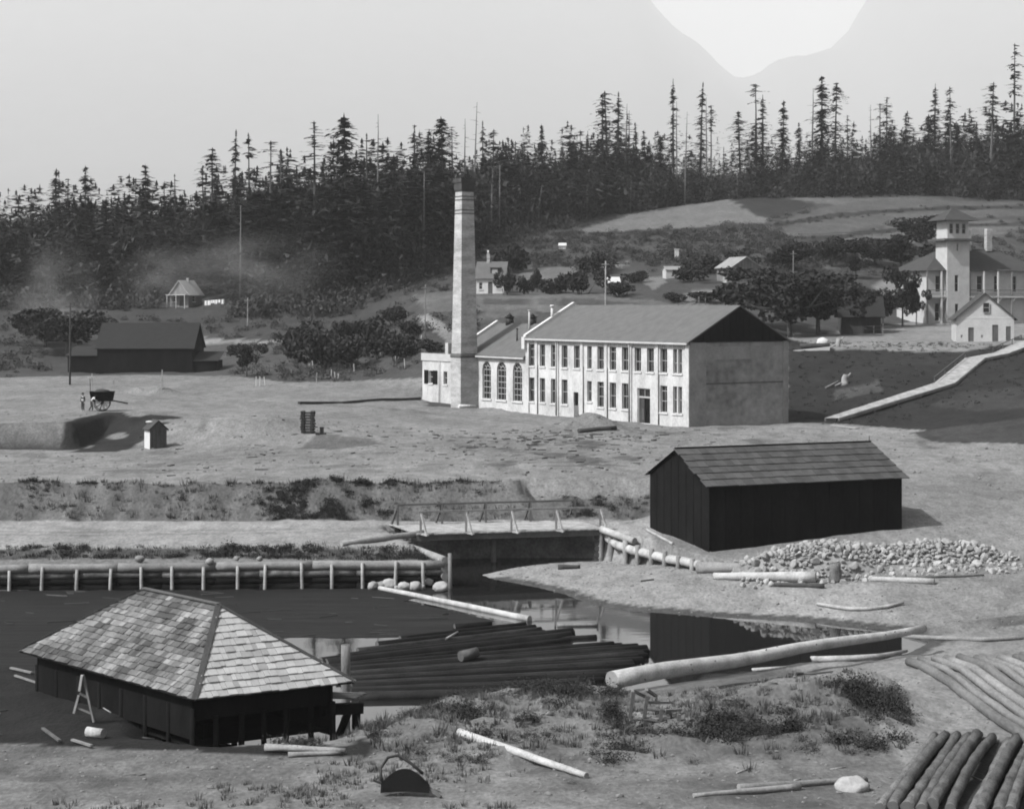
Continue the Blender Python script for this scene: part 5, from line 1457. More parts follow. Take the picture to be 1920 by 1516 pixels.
# cottage above the field, left
o = at(319, 365)
hA, fA, rA = house('cottage', 'small white gabled cottage among trees above the left field', 'house', o, R(-22), 4.3, 5.2, 2.6, 5.2, 'b', 'white_trim', 'pale_paint', front=((.7, 1.5, 1.0, 2.1), (2.2, 3.2, 0.1, 2.2)), right=((1.5, 2.5, 1.0, 2.2),), gable_m='grey_wood')
MB().cbox(fA.P(2.2, 3, 4.4), .5, .5, 1.4).build('chimney', M['brick_stack'], rA)
MB().box(fA.P(-.2, -1.4, 2.3), fA.a * 4.6, fA.b * 1.5, Vector((0, 0, .12))).build('porch_roof', M['white_trim'], hA)
for k in (0, 2.1, 4.1):
    MB().cbox(fA.P(k + .05, -1.25, -.4), .14, .14, 2.7).build('porch_post', M['white_trim'], hA)
# laundry beside the cottage
p, q = at(381, 360), at(421, 360)
ld = thing('laundry_line', 'line of white washing hung beside the cottage', 'laundry', p)
for e in (p, q):
    MB().tube(e - Vector((0, 0, .2)), e + Vector((0, 0, 1.9)), .05, .05, n=6).build('post', M['grey_wood'], ld)
MB().tube(p + Vector((0, 0, 1.85)), q + Vector((0, 0, 1.85)), .012, .012, n=4).build('line', M['grey_wood'], ld)
for k in range(6):
    a = p.lerp(q, .06 + .155 * k) + Vector((0, 0, 1.85)); b_ = p.lerp(q, .19 + .155 * k) + Vector((0, 0, 1.85))
    h = rng.uniform(.6, 1.0)
    mb = MB(); n = 6
    for i in range(n):
        u0, u1 = i / n, (i + 1) / n
        w0, w1 = Vector((0, .09 * math.sin(9 * u0 + k), -h)), Vector((0, .09 * math.sin(9 * u1 + k), -h))
        mb.poly([a.lerp(b_, u0), a.lerp(b_, u1), a.lerp(b_, u1) + w1, a.lerp(b_, u0) + w0], 0, True)
    mb.build('sheet', M['cloth_white'], ld)
# house behind the smokestack
o = at(893, 318)
hB, fB, rB = house('dormer_house', 'white house with steep roof and dormer just right of the smokestack', 'house', o, R(-8), 4.9, 5.6, 2.9, 5.6, 'a', 'white_trim', 'slate_roof', front=((.5, 1.1, .8, 2.0), (2.1, 2.9, 0.05, 2.1), (3.6, 4.5, .9, 2.0)), right=((1.6, 2.6, .9, 2.1),))
df = Frame(fB.P(2.4, .6, 3.4), R(-8))
MB().box(df.P(0, 0, 0), df.a * 1.6, df.b * 1.6, Vector((0, 0, 1.15))).build('dormer', M['dark_wood'], rB)
MB().box(df.P(.3, -.03, .2), df.a * 1.0, df.b * .028, Vector((0, 0, .75))).build('dormer_window', M['frame_paint'], rB)
MB().box(df.P(-.2, -.25, 1.152), df.a * 2.0, df.b * 1.9, Vector((0, 0, .12))).build('dormer_roof', M['slate_roof'], rB)
MB().cbox(fB.P(1.7, 2.8, 5.2), .55, .55, 1.9).build('chimney', M['brick_stack'], rB)
MB().tube(fB.P(1.7, 2.8, 7.1), fB.P(1.7, 2.8, 7.7), .2, .16, n=8).build('chimney_pot', M['white_trim'], rB)
# barn on the slope above the factory
o = at(1373, 318)
hC, fC, rC = house('hillside_barn', 'grey board barn with pale sunlit roof on the slope above the factory', 'barn', o, R(18), 5.3, 6.5, 2.9, 4.6, 'b', 'grey_wood', 'stucco_pale', gable_m='grey_wood')
for k in range(1, 9):
    zt = 2.9 + 1.7 * (1 - abs(k * .59 - 2.65) / 2.65) - .2
    MB().box(fC.P(k * .59, -.03, .0), fC.a * .05, fC.b * .028, Vector((0, 0, zt))).build('batten', M['mid_wood'], hC)
MB().cbox(fC.P(-.5, 1.2, -.6), .8, 1.6, 2.4, rz=R(18)).build('lean_to', M['pale_wood'], hC)
# white hut among bushes, shed roof by the pole
o = at(1249, 335)
house('whitewashed_hut', 'little whitewashed hut with one window half hidden in bushes', 'hut', o, R(8), 3.1, 3.0, 1.7, 2.3, 'a', 'pale_paint', 'stucco_pale', front=((1.1, 1.6, .7, 1.3),), ov=.15, sill=False)
o = at(1141, 325)
house('shed', 'tiny shed with bright tin roof right of the tall pole', 'shed', o, R(5), 2.0, 2.6, 1.0, 1.9, 'a', 'mid_wood', 'white_trim', ov=.2, sill=False)
o = at(1048, 400)
house('shed', 'tiny white-roofed shed alone in the brush high above the factory', 'shed', o, R(-5), 1.5, 1.6, .8, 1.3, 'a', 'pale_paint', 'white_trim', ov=.15, sill=False)
o = at(1269, 372)
MB().cbox(o - Vector((0, 0, .4)), .8, .8, 2.3).cbox(o + Vector((0, 0, 1.9)), 1.0, 1.0, .15).build('privy', M['white_trim'], loc=o, label='tiny white privy standing high on the brushy slope', category='privy')
# long dark shed, left
o = at(182, 276); o.z = 7.3
dbr, fD, rD = house('dark_shed', 'long black shed raised on short posts across the left field', 'shed', o, R(-1), 14.6, 9.0, 4.1, 7.7, 'a', 'tar_wall', 'old_shake', found=-.25, ov=.3)
for k, a in enumerate((-3.6, .3, 3.2, 5.8, 8.5, 10.9, 14.3)):
    for b_ in (.2, 4.5, 8.8):
        MB().cbox(fD.P(a + .25, b_, -1.0), .55, .5, 1.28).build('footing_post', M['black_wood'], dbr)
MB().box(fD.P(14.62, .3, -.5), fD.a * 3.6, fD.b * 5, Vector((0, 0, 2.6))).build('annex', M['tar_wall'], dbr)
mb = MB(); q = [fD.P(14.4, .0, 2.1), fD.P(18.5, 0, 2.1), fD.P(18.5, 5.4, 3.4), fD.P(14.4, 5.4, 3.4)]
mb.poly(q); mb.poly([p - Vector((0, 0, .1)) for p in q][::-1])
mb.build('annex_roof', M['old_shake'], dbr)
MB().box(fD.P(-4.6, .4, -.5), fD.a * 4.58, fD.b * 6, Vector((0, 0, 3.3))).build('annex', M['tar_wall'], dbr)
mb = MB(); q = [fD.P(-4.9, .1, 2.85), fD.P(0.0, .1, 2.85), fD.P(0.0, 6.5, 4.2), fD.P(-4.9, 6.5, 4.2)]
mb.poly(q); mb.poly([p - Vector((0, 0, .1)) for p in q][::-1]); mb.build('annex_roof', M['old_shake'], dbr)
# hut in the cut
o = on_ground(281, 842, 150, 175)
hI, fI, rI = house('tool_hut', 'tiny board hut with pitched roof standing in the cut below the cart', 'hut', o, R(28), 1.55, 1.7, 1.75, 2.45, 'b', 'white_trim', 'dark_wood', doors=(), ov=.15, gable_m='mid_wood', sill=False)
for k in range(4):
    MB().box(fI.P(.2 + k * .36, -.02, .02), fI.a * .04, fI.b * .018, Vector((0, 0, 1.7))).build('batten', M['dark_wood'], hI)
MB().rock(fI.P(.3, 1.2, 2.35), .35, .2, .12, seed=5, sub=1).build('roof_stone', M['white_trim'], rI)
# dark-roofed house behind the shade trees
o = at(1578, 262)
house('dark_roofed_house', 'dark-roofed house half hidden behind the shade trees', 'house', o, R(-6), 5.6, 6, 2.9, 5.4, 'a', 'dark_wood', 'old_shake', right=((1, 2, 1, 2.2),), ov=.6)
# small white house right
o = PY(1793, 637, 233); o.z = ground_z(o.x, o.y)
hF, fF, rF = house('white_gabled_house', 'small white gabled house at the head of the boardwalk', 'house', o, R(-9), 7.2, 7.5, 3.1, 6.2, 'b', 'pale_paint', 'dark_wood', front=((1.5, 2.2, .05, 1.85), (4.5, 5.25, .05, 2.2), (6.2, 6.8, .05, 2.0), (.55, .8, .5, .9), (3.1, 3.35, .5, .9)), ov=.4, sill=False)
Pf = fF.W('front', 7.2, 7.5)
sash(hF, lambda t, s, z: Pf(t, s - .30, z), 3.3, 4.15, o.z + 3.75, o.z + 5.05, depth=.12, sill=False)
MB().box(fF.P(-.1, -.03, 3.05), fF.a * 7.4, fF.b * .028, Vector((0, 0, .12))).build('belt_board', M['white_trim'], hF)
# hotel with the tower
o = at(1776, 285); 
ht = thing('verandah_house', 'large white verandah house with square lantern tower behind the gabled house', 'house', o)
fH = Frame(o, R(14)); zH = o.z
TW = 3.85
def tower_wall(z0, z1, ops, name, m, w=TW, d=TW, a0=0.0, b0=0.0):
    for side in ('front', 'right', 'left', 'back'):
        f2 = Frame(fH.P(a0, b0, 0), R(14)); Pf = f2.W(side, w, d); mb = MB()
        rects = [(a, b_, zH + c, zH + e) for a, b_, c, e in (ops if side in ('front', 'right') else ())]
        wall_open(mb, Pf, 0, w, zH + z0, zH + z1, rects, depth=.15)
        mb.build(name, M[m], ht)
        for r_ in rects:
            sash(ht, Pf, *r_, depth=.1, cross=(.5,), sill=False, paint='frame_paint')
tower_wall(-.8, 9.4, ((1.35, 1.95, .7, 3.1), (1.3, 1.95, 5.0, 7.6)), 'tower_wall', 'pale_paint')
tower_wall(9.4, 13.0, ((1.65, 1.95, 11.4, 12.6),), 'tower_stage', 'pale_paint')
tower_wall(13.35, 16.2, ((.35, 1.0, 14.1, 15.7), (1.45, 2.1, 14.1, 15.7), (2.5, 3.15, 14.1, 15.7)), 'lantern', 'pale_paint', TW - .2, TW - .2, .1, .1)
MB().box(fH.P(-.9, -.9, 12.98), fH.a * (TW + 1.8), fH.b * (TW + 1.8), Vector((0, 0, .35))).build('tower_cornice', M['mid_wood'], ht)
mb = MB(); hipped(mb, fH, -1.1, TW + 1.1, -1.1, TW + 1.1, 16.2, 18.3, TW / 2 - .05, TW / 2 + .05, TW / 2); mb.build('tower_roof', M['dark_slate'], ht)
# main body behind and right of the tower
f2 = Frame(fH.P(-2.7, 1.2, 0), R(14)); WB, DB = 19.5, 11
for side, L, ops in (('front', WB, ((1.2, 2.0, .4, 3.2), (1.3, 2.1, 5.0, 7.5), (8.5, 9.4, .4, 3.0), (8.5, 9.4, 5, 7.5), (11.5, 12.4, 5, 7.5), (14.5, 15.4, 5, 7.5), (17, 18, 5, 7.5))), ('left', DB, ((3, 4, 1, 3), (6, 7, 5, 7.4))), ('right', DB, ()), ('back', WB, ())):
    Pf = f2.W(side, WB, DB); mb = MB(); rects = [(a, b_, zH + c, zH + e) for a, b_, c, e in ops]
    wall_open(mb, Pf, 0, L, zH - .8, zH + 8.3, rects, depth=.15); mb.build('wall', M['pale_paint'], ht)
    for r_ in rects: sash(ht, Pf, *r_, depth=.1, cross=(.5,), sill=False)
mb = MB(); hipped(mb, f2, -.9, WB + 1, -1.05, DB + 1, 8.3, 11.9, 5, WB - 5, DB / 2); mb.build('main_roof', M['dark_slate'], ht)
for a in (9.5, 13.2):
    MB().cbox(f2.P(a, 5, 11.6), .9, .9, 3.6, rz=R(14)).build('chimney', M['brick_stack'], ht)
MB().box(f2.P(-.75, -1.12, 4.05), f2.a * (WB + 1.2), f2.b * 1.11, Vector((0, 0, .25))).build('verandah_floor', M['pale_paint'], ht)
for k in range(9):
    a = -.6 + 2.45 * k
    if 2.5 < a < 6.7: continue
    MB().cbox(f2.P(a, -.98, -.6), .22, .22, 8.8, rz=R(14)).build('verandah_post', M['grey_wood'] if k % 3 == 0 else M['white_trim'], ht)
    MB().beam(f2.P(a, -.98, 3.3), f2.P(a + .7, -.98, 4.05), .12, .12).build('bracket', M['white_trim'], ht)
for a0_, a1_ in ((-.6, 2.5), (6.8, WB)):
    MB().beam(f2.P(a0_, -1.03, 5.25), f2.P(a1_, -1.03, 5.25), .12, .12).build('verandah_rail', M['grey_wood'], ht)
    MB().beam(f2.P(a0_, -1.03, 4.6), f2.P(a1_, -1.03, 4.6), .08, .08).build('verandah_rail', M['grey_wood'], ht)
# low retaining wall at the terrace edge and things on the grass bank
p, q = at(1462, 222), at(1556, 221)
MB().box(p - Vector((0, 0, .6)), q - p, Vector((0, .5, 0)), Vector((0, 0, 1.05))).build('low_wall', M['pale_paint'], loc=p, label='low pale wall along the terrace edge right of the factory roof', category='wall')
p, q = at(1500, 224, .3), at(1556, 223.4, .3)
MB().tube(p, q, .3, .34, n=9, segs=4, wob=.06).build('log', M['dark_wood'], loc=p, label='dark log lying on the terrace behind the low wall', category='log')
g = at(1543, 229)
MB().rock(g + Vector((0, 0, .35)), .8, .6, .62, seed=9, sub=2).build('boulder', M['white_trim'], loc=g, label='rounded white boulder under the shade trees at the terrace edge', category='boulder')
def pale_stump(g, h, label, seed):
    mb = MB().tube(g - Vector((0, 0, .2)), g + Vector((.15, 0, h)), .42, .26, n=9, segs=3, wob=.15, seed=seed)
    mb.tube(g + Vector((.1, 0, h * .5)), g + Vector((.75, .1, h * 1.15)), .14, .08, n=6).tube(g + Vector((-.1, 0, .2)), g + Vector((-1.1, -.2, -.15)), .16, .06, n=6)
    mb.build('stump', M['pale_wood'], loc=g, label=label, category='stump')
pale_stump(on_ground(1571, 649, 190, 230), 1.0, 'bleached stump near the top of the dark grass bank', 3)
pale_stump(on_ground(1583, 722, 185, 230), 1.1, 'bleached forked stump halfway down the dark grass bank', 4)
p, q = on_ground(1548, 730, 185, 230), on_ground(1572, 720, 185, 230)
MB().tube(p + Vector((0, 0, .15)), q + Vector((0, 0, .15)), .1, .16, n=7).build('root', M['grey_wood'], loc=p, label='grey root lying downhill of the forked stump', category='root')

# boardwalk
bw = thing('boardwalk', 'pale plank boardwalk climbing the grass bank right of the factory', 'boardwalk', PY(1560, 790, 187))
kp0 = [(PY(1547, 789, 186.5), PY(1573, 789.5, 186.5)), (PY(1752, 727, 195.5), PY(1790, 727, 195.5)), (PY(1810, 682.5, 207), PY(1847, 682.5, 207)), (PY(1862, 672, 210.5), PY(1890, 676, 209)), (PY(1915, 640, 220), PY(1950, 652, 216))]
kp = []
for a_, b__ in kp0:
    h_ = max(a_.z, ground_z(a_.x, a_.y) + .3, ground_z(b__.x, b__.y) + .3)
    kp.append((Vector((a_.x, a_.y, h_)), Vector((b__.x, b__.y, h_))))
for k in range(4):
    (a0, a1), (b0, b1) = kp[k], kp[k + 1]
    L_ = (b0 - a0).length; n = max(4, int(L_ / .36))
    for i in range(n):
        t0, t1 = i / n, (i + .93) / n
        q = [a0.lerp(b0, t0), a1.lerp(b1, t0), a1.lerp(b1, t1), a0.lerp(b0, t1)]
        j = Vector((0, 0, .12 + rng.uniform(-.008, .008)))
        mb = MB(); mb.poly([p + j for p in q]); lo = [p + j - Vector((0, 0, .06)) for p in q]; mb.poly(lo[::-1])
        for e in range(4):
            e2 = (e + 1) % 4; mb.poly([q[e] + j, lo[e], lo[e2], q[e2] + j])
        mb.build('plank', M['pale_wood'], bw)
    for s0_, s1_ in ((a0, b0), (a1, b1)):
        MB().beam(s0_ - Vector((0, 0, .08)), s1_ - Vector((0, 0, .08)), .14, .26).build('stringer', M['grey_wood'], bw)
    if k in (1, 3, 0):
        if k:
            MB().beam(a0 + Vector((0, 0, .75)), b0 + Vector((0, 0, .75)), .08, .08).build('hand_rail', M['mid_wood'], bw)
        for i in range(4):
            p = a0.lerp(b0, i / 3.0)
            if k: MB().cbox(p - Vector((0, 0, .5)), .09, .09, 1.28).build('rail_post', M['mid_wood'], bw)
    for i in range(5):
        for s0_, s1_ in ((a0, b0), (a1, b1)):
            p = s0_.lerp(s1_, (i + .5) / 5); gz_ = ground_z(p.x, p.y)
            if p.z - .2 - gz_ > .05:
                MB().cbox((p.x, p.y, gz_ - .3), .14, .14, p.z - .2 - gz_ + .3).build('support_post', M['mid_wood'], bw)
p, q = on_ground(1560, 798, 160, 190), on_ground(1608, 804, 160, 190)
MB().beam(p + Vector((0, 0, .06)), q + Vector((0, 0, .06)), .5, .08).build('plank', M['pale_wood'], loc=p, label='single pale plank on the ground at the foot of the boardwalk', category='plank')

# ------------------------------------------------------------------ yard: lumber stack, cart, men
g = on_ground(577, 812, 140, 200)
st = thing('lumber_stack', 'dark square stack of crossed boards standing alone on the terrace', 'lumber stack', g)
for k in range(16):
    z = .05 + k * .125
    for j in (-1, 1):
        if k % 2 == 0:
            c = g + Vector((rng.uniform(-.06, .06), j * .42, z)); MB().cbox(c, 1.25 + rng.uniform(-.08, .12), .3, .115).build('board', M['dark_wood'], st)
        else:
            c = g + Vector((j * .42 + rng.uniform(-.05, .05), 0, z)); MB().cbox(c, .3, 1.25, .115).build('board', M['dark_wood'], st)
c = g + Vector((1.3, 0, 0)); c.z = ground_z(c.x, c.y)
MB().cbox(c, .34, .34, .5).cbox(c + Vector((0, 0, .5)), .4, .4, .06).build('crate', M['dark_wood'], loc=c, label='small dark box standing right of the lumber stack', category='box')
p, q = on_ground(550, 816, 140, 200), on_ground(640, 809, 140, 200)
MB().beam(p + Vector((0, 0, .05)), q + Vector((0, 0, .05)), .3, .06).build('plank', M['dark_wood'], loc=p, label='long dark plank lying at the foot of the lumber stack', category='plank')

# dump cart at the lip of the cut
g = at(193, 183.4)
ct = thing('dump_cart', 'dark two-wheeled dump cart backed to the lip of the cut', 'cart', g)
cf = Frame(g, R(10)); cf.a *= 1.3; cf.b *= 1.3; _P = cf.P; cf.P = lambda a, b, z: _P(a, b, z * 1.3)
mb = MB()
bz = .75
lo = [cf.P(-.85, -.5, bz), cf.P(.75, -.5, bz), cf.P(.75, .5, bz), cf.P(-.85, .5, bz)]; hi = [cf.P(-1.0, -.62, bz + .75), cf.P(.9, -.62, bz + .75), cf.P(.9, .62, bz + .75), cf.P(-1.0, .62, bz + .75)]
mb.poly(lo[::-1])
for i in range(4):
    j = (i + 1) % 4; mb.poly([lo[i], lo[j], hi[j], hi[i]]); mb.poly([hi[i], hi[j], lo[j].lerp(hi[j], .2), lo[i].lerp(hi[i], .2)][::-1])
mb.build('box', M['black_wood'], ct)
MB().rock(cf.P(-.05, 0, bz + .72), .85, .5, .3, seed=8, sub=1).build('load', M['dark_wood'], ct)
for s in (-.72, .72):
    c = cf.P(-.05, s, .62); n = 20
    mb = MB(); ax = cf.b
    pts = [c + cf.a * math.cos(2 * math.pi * i / n) * .6 + Vector((0, 0, math.sin(2 * math.pi * i / n) * .78)) for i in range(n)]
    for i in range(n): mb.beam(pts[i], pts[(i + 1) % n], .07, .08, up=ax)
    w = mb.build('wheel', M['black_wood'], ct)
    for i in range(10):
        MB().beam(c, c + cf.a * math.cos(2 * math.pi * i / 10) * .57 + Vector((0, 0, math.sin(2 * math.pi * i / 10) * .74)), .035, .045).build('spoke', M['black_wood'], w)
    MB().tube(c - ax * .1, c + ax * .1, .1, .1, n=10).build('hub', M['black_wood'], w)
MB().tube(cf.P(-.05, -.75, .62), cf.P(-.05, .75, .62), .05, .05, n=6).build('axle', M['black_wood'], ct)
for s in (-.35, .35):
    MB().beam(cf.P(.7, s, .8), cf.P(1.9, s, .55), .07, .08).build('shaft', M['black_wood'], ct)
MB().tube(cf.P(-.95, .2, 1.2), cf.P(-1.0, .25, 2.5), .03, .03, n=6).build('stake', M['black_wood'], ct)

# two labourers: skinned figures
def person(g, rz, label, pose, shirt, H=1.78):
    """one continuous body grown on a skeleton; clothes, hair as children"""
    k = H / 1.75
    J = dict(pelvis=(0, 0, .95), waist=(0, 0.0, 1.10), chest=(0, .0, 1.32), neck=(0, .0, 1.50), head=(0, .02, 1.62), crown=(0, .02, 1.74),
             hipL=(.10, 0, .90), kneeL=(.11, .03, .50), ankL=(.11, -.03, .09), toeL=(.12, .15, .03),
             hipR=(-.10, 0, .90), kneeR=(-.11, .03, .50), ankR=(-.11, -.03, .09), toeR=(-.12, .15, .03),
             shL=(.19, 0, 1.43), elL=(.24, -.02, 1.15), wrL=(.25, .08, .90), haL=(.25, .12, .82),
             shR=(-.19, 0, 1.43), elR=(-.24, -.02, 1.15), wrR=(-.25, .08, .90), haR=(-.25, .12, .82))
    J.update(pose)
    RAD = dict(pelvis=.155, waist=.14, chest=.165, neck=.06, head=.095, crown=.07, hipL=.10, kneeL=.065, ankL=.05, toeL=.04, hipR=.10, kneeR=.065, ankR=.05, toeR=.04, shL=.075, elL=.05, wrL=.035, haL=.04, shR=.075, elR=.05, wrR=.035, haR=.04)
    ED = [('pelvis', 'waist'), ('waist', 'chest'), ('chest', 'neck'), ('neck', 'head'), ('head', 'crown'), ('pelvis', 'hipL'), ('hipL', 'kneeL'), ('kneeL', 'ankL'), ('ankL', 'toeL'), ('pelvis', 'hipR'), ('hipR', 'kneeR'), ('kneeR', 'ankR'), ('ankR', 'toeR'),
          ('chest', 'shL'), ('shL', 'elL'), ('elL', 'wrL'), ('wrL', 'haL'), ('chest', 'shR'), ('shR', 'elR'), ('elR', 'wrR'), ('wrR', 'haR')]
    def grow(names, fat, mname, m, parent, lift=0):
        ns = [n for n in J if n in names]; ix = {n: i for i, n in enumerate(ns)}
        me_ = bpy.data.meshes.new(mname)
        me_.from_pydata([(J[n][0] * k, J[n][1] * k, J[n][2] * k) for n in ns], [(ix[a], ix[b]) for a, b in ED if a in ix and b in ix], [])
        ob = bpy.data.objects.new(mname, me_); COL.objects.link(ob)
        ob.modifiers.new('skin', 'SKIN'); sv_ = me_.skin_vertices[0].data
        for n in ns:
            r = RAD[n] * k * fat; sv_[ix[n]].radius = (r, r * (.8 if n in ('chest', 'waist', 'pelvis') else 1))
        sv_[0].use_root = True
        ss = ob.modifiers.new('sub', 'SUBSURF'); ss.levels = ss.render_levels = 2
        me_.materials.append(M[m])
        for p in me_.polygons: p.use_smooth = True
        if parent: ob.parent = parent
        return ob
    body = grow(list(J), 1.0, 'person', 'skin', None)
    body.location = g; body.rotation_euler = (0, 0, rz); body['label'] = label; body['category'] = 'person'
    ORG[body.name] = Vector((0, 0, 0))
    grow(('pelvis', 'waist', 'hipL', 'kneeL', 'ankL', 'hipR', 'kneeR', 'ankR'), 1.16, 'trousers', 'cloth_dark', body)
    grow(('waist', 'chest', 'shL', 'elL', 'wrL', 'shR', 'elR', 'wrR'), 1.17, 'shirt', shirt, body)
    hd = Vector(J['head']) * k; cr = Vector(J['crown']) * k
    MB().tube(cr + Vector((0, 0, -.02)), cr + Vector((0, 0, .015)), .20, .20, n=14).tube(cr + Vector((0, 0, .015)), cr + Vector((0, 0, .13)), .11, .095, n=12).build('hat', M['cloth_dark'], body)
    up = (cr - hd).normalized()
    MB().tube(hd + Vector((0, .09, -.01)), hd + Vector((0, .135, -.025)), .02, .014, n=6).build('nose', M['skin'], body)
    return body
g = at(155.5, 182.6)
person(g, R(150), 'man in dark clothes standing left of the dump cart', {}, 'cloth_dark')
g = at(171, 182.5)
person(g, R(-70), 'man in white shirt bending towards the dump cart with a shovel', {'waist': (0, .06, 1.10), 'chest': (0, .18, 1.27), 'neck': (0, .30, 1.39), 'head': (0, .38, 1.46), 'crown': (0, .44, 1.55), 'shL': (.19, .26, 1.35), 'shR': (-.19, .26, 1.35), 'elL': (.25, .38, 1.12), 'elR': (-.24, .42, 1.16), 'wrL': (.15, .58, 1.05), 'wrR': (-.1, .62, 1.25), 'haL': (.12, .64, 1.06), 'haR': (-.06, .66, 1.28), 'kneeL': (.14, .12, .50), 'ankL': (.14, .1, .09), 'toeL': (.15, .28, .03), 'ankR': (-.12, -.22, .09), 'toeR': (-.12, -.04, .03)}, 'cloth_white')

# ------------------------------------------------------------------ poles, fences, stakes
def pole(a, top, Y, r, m_, label):
    x = (a - 960) / FPX * Y; z = ground_z(x, Y); zt = CZ - (top - HZ) / FPX * Y
    mb = MB().tube((x, Y, z - .4), (x + .05, Y, zt), r, r * .65, n=8, segs=4, wob=.03)
    mb.beam((x - .55, Y - .12, zt - .5), (x + .55, Y - .12, zt - .5), .09, .1)
    mb.build('utility_pole', M[m_], loc=(x, Y, z), label=label, category='pole')
pole(131, 568, 245, .15, 'dark_wood', 'tall dark pole before the left end of the long black shed')
pole(464, 558, 330, .10, 'pale_wood', 'thin pale pole on the brushy slope above the left field')
pole(797, 533, 268, .09, 'grey_wood', 'thin grey pole just left of the smokestack')
pole(1135, 489, 262, .13, 'pale_wood', 'tall pale pole rising behind the factory roof')
pole(1487, 470, 300, .11, 'grey_wood', 'grey pole right of the hillside barn')
pole(172, 700, 235, .06, 'pale_wood', 'slim pale pole just left of the cart, before the black shed')
pole(213, 707, 235, .06, 'pale_wood', 'slim pale pole behind the dump cart, before the black shed')
def fence(pts, n, H, label, m_='grey_wood', rails=2, r=.06):
    V = [Vector(p) for p in pts]; f = thing('fence', label, 'fence', V[0])
    seg = [(V[i + 1] - V[i]).length for i in range(len(V) - 1)]; tot = sum(seg)
    ps = []
    for k in range(n):
        d = tot * k / (n - 1); i = 0
        while i < len(seg) - 1 and d > seg[i]: d -= seg[i]; i += 1
        p = V[i].lerp(V[i + 1], min(1, d / seg[i])); p.z = ground_z(p.x, p.y); ps.append(p)
    for k, p in enumerate(ps):
        MB().tube(p - Vector((0, 0, .3)), p + Vector((rng.uniform(-.08, .08), rng.uniform(-.05, .05), H * rng.uniform(.88, 1.12))), r, r * .9, n=6).build('post', M[m_], f)
    for h in [H * (.9 if rails == 1 else (.45, .88)[i]) for i in range(rails)]:
        for a, b_ in zip(ps[:-1], ps[1:]):
            MB().beam(a + Vector((0, -.08, h)), b_ + Vector((0, -.08, h + rng.uniform(-.05, .05))), .05, .07).build('rail', M['mid_wood'], f)
    return f
fence([at(1190, 272), at(1262, 282), at(1310, 292), at(1392, 303)], 20, 1.35, 'rail fence running up behind the factory roof to the barn', 'grey_wood')
fence([at(1180, 420), at(1330, 425), at(1440, 428)], 14, 1.2, 'line of fence posts along the hill field', 'mid_wood')
fence([at(1440, 428), at(1500, 410), at(1600, 420), at(1760, 440)], 20, 1.2, 'line of fence posts crossing the upper hill fields', 'mid_wood')
fence([at(440, 262), at(500, 264), at(545, 262), at(600, 262)], 11, 1.3, 'low rail fence between the left field and the yard', 'mid_wood')
fence([at(1590, 268), at(1620, 262), at(1655, 258)], 6, 1.3, 'short pale fence under the shade trees', 'pale_wood')
stk_ = [(574, 672, 684), (579, 676, 690), (588, 676, 696), (548, 692, 702), (621, 694, 706), (628, 697, 708), (634, 700, 710), (657, 682, 690), (664, 683, 697), (593, 699, 721), (742, 668, 684), (759, 673, 692), (764, 585, 594), (772, 616, 624), (776, 617, 629), (789, 628, 637), (796, 638, 646), (303, 694, 730), (812, 652, 662), (480, 706, 724), (487, 706, 724), (497, 706, 722)]
stk_.sort()
ordn = 'first second third fourth fifth sixth seventh eighth ninth tenth eleventh twelfth thirteenth fourteenth fifteenth sixteenth seventeenth eighteenth nineteenth twentieth twenty-first twenty-second'.split()
for k, (x, y0, y1) in enumerate(stk_):
    g = on_ground(x, y1, 195, 330)
    h = (y1 - y0) * g.y / FPX
    MB().beam(g - Vector((0, 0, .2)), g + Vector((rng.uniform(-.25, .1), 0, h)), .16, .1).build('stake', M['white_trim'] if k % 4 else M['pale_wood'], loc=g, label='%s pale stake from the left in the orchard and field edge' % ordn[k], category='stake', group='pale stakes by the orchard')
# timber edging of the upper yard
p, q = on_ground(560, 758, 180, 235), on_ground(788, 749, 180, 235)
ed = MB()
for k in range(6):
    a, b_ = p.lerp(q, k / 6), p.lerp(q, (k + 1) / 6)
    a.z = ground_z(a.x, a.y); b_.z = ground_z(b_.x, b_.y)
    ed.beam(a + Vector((0, 0, .12)), b_ + Vector((0, 0, .12)), .25, .3)
ed.build('timber_edging', M['dark_wood'], loc=p, label='long low dark timber edging the yard left of the annex', category='edging')

# rubbish trodden into the yard
rs = random.Random(21); mb = MB()
for k in range(420):
    px_, py_ = rs.gauss(1010, 130), rs.gauss(826, 14)
    if rs.random() < .35: px_, py_ = rs.uniform(250, 1500), rs.uniform(800, 900)
    Y = (CZ - 5.3) * FPX / (py_ - HZ)
    if not 137 < Y < 179: continue
    x = (px_ - 960) / FPX * Y; z = ground_z(x, Y)
    mb.cbox((x, Y, z - .01), rs.uniform(.15, 1.1), rs.uniform(.06, .25), rs.uniform(.03, .12), rs.choice([0, 0, 1, 2]), rs.uniform(0, 3.14))
mb.build('debris', [M['dark_wood'], M['mid_wood'], M['grey_wood']], kind='stuff', label='board ends and rubbish trodden into the yard before the factory')
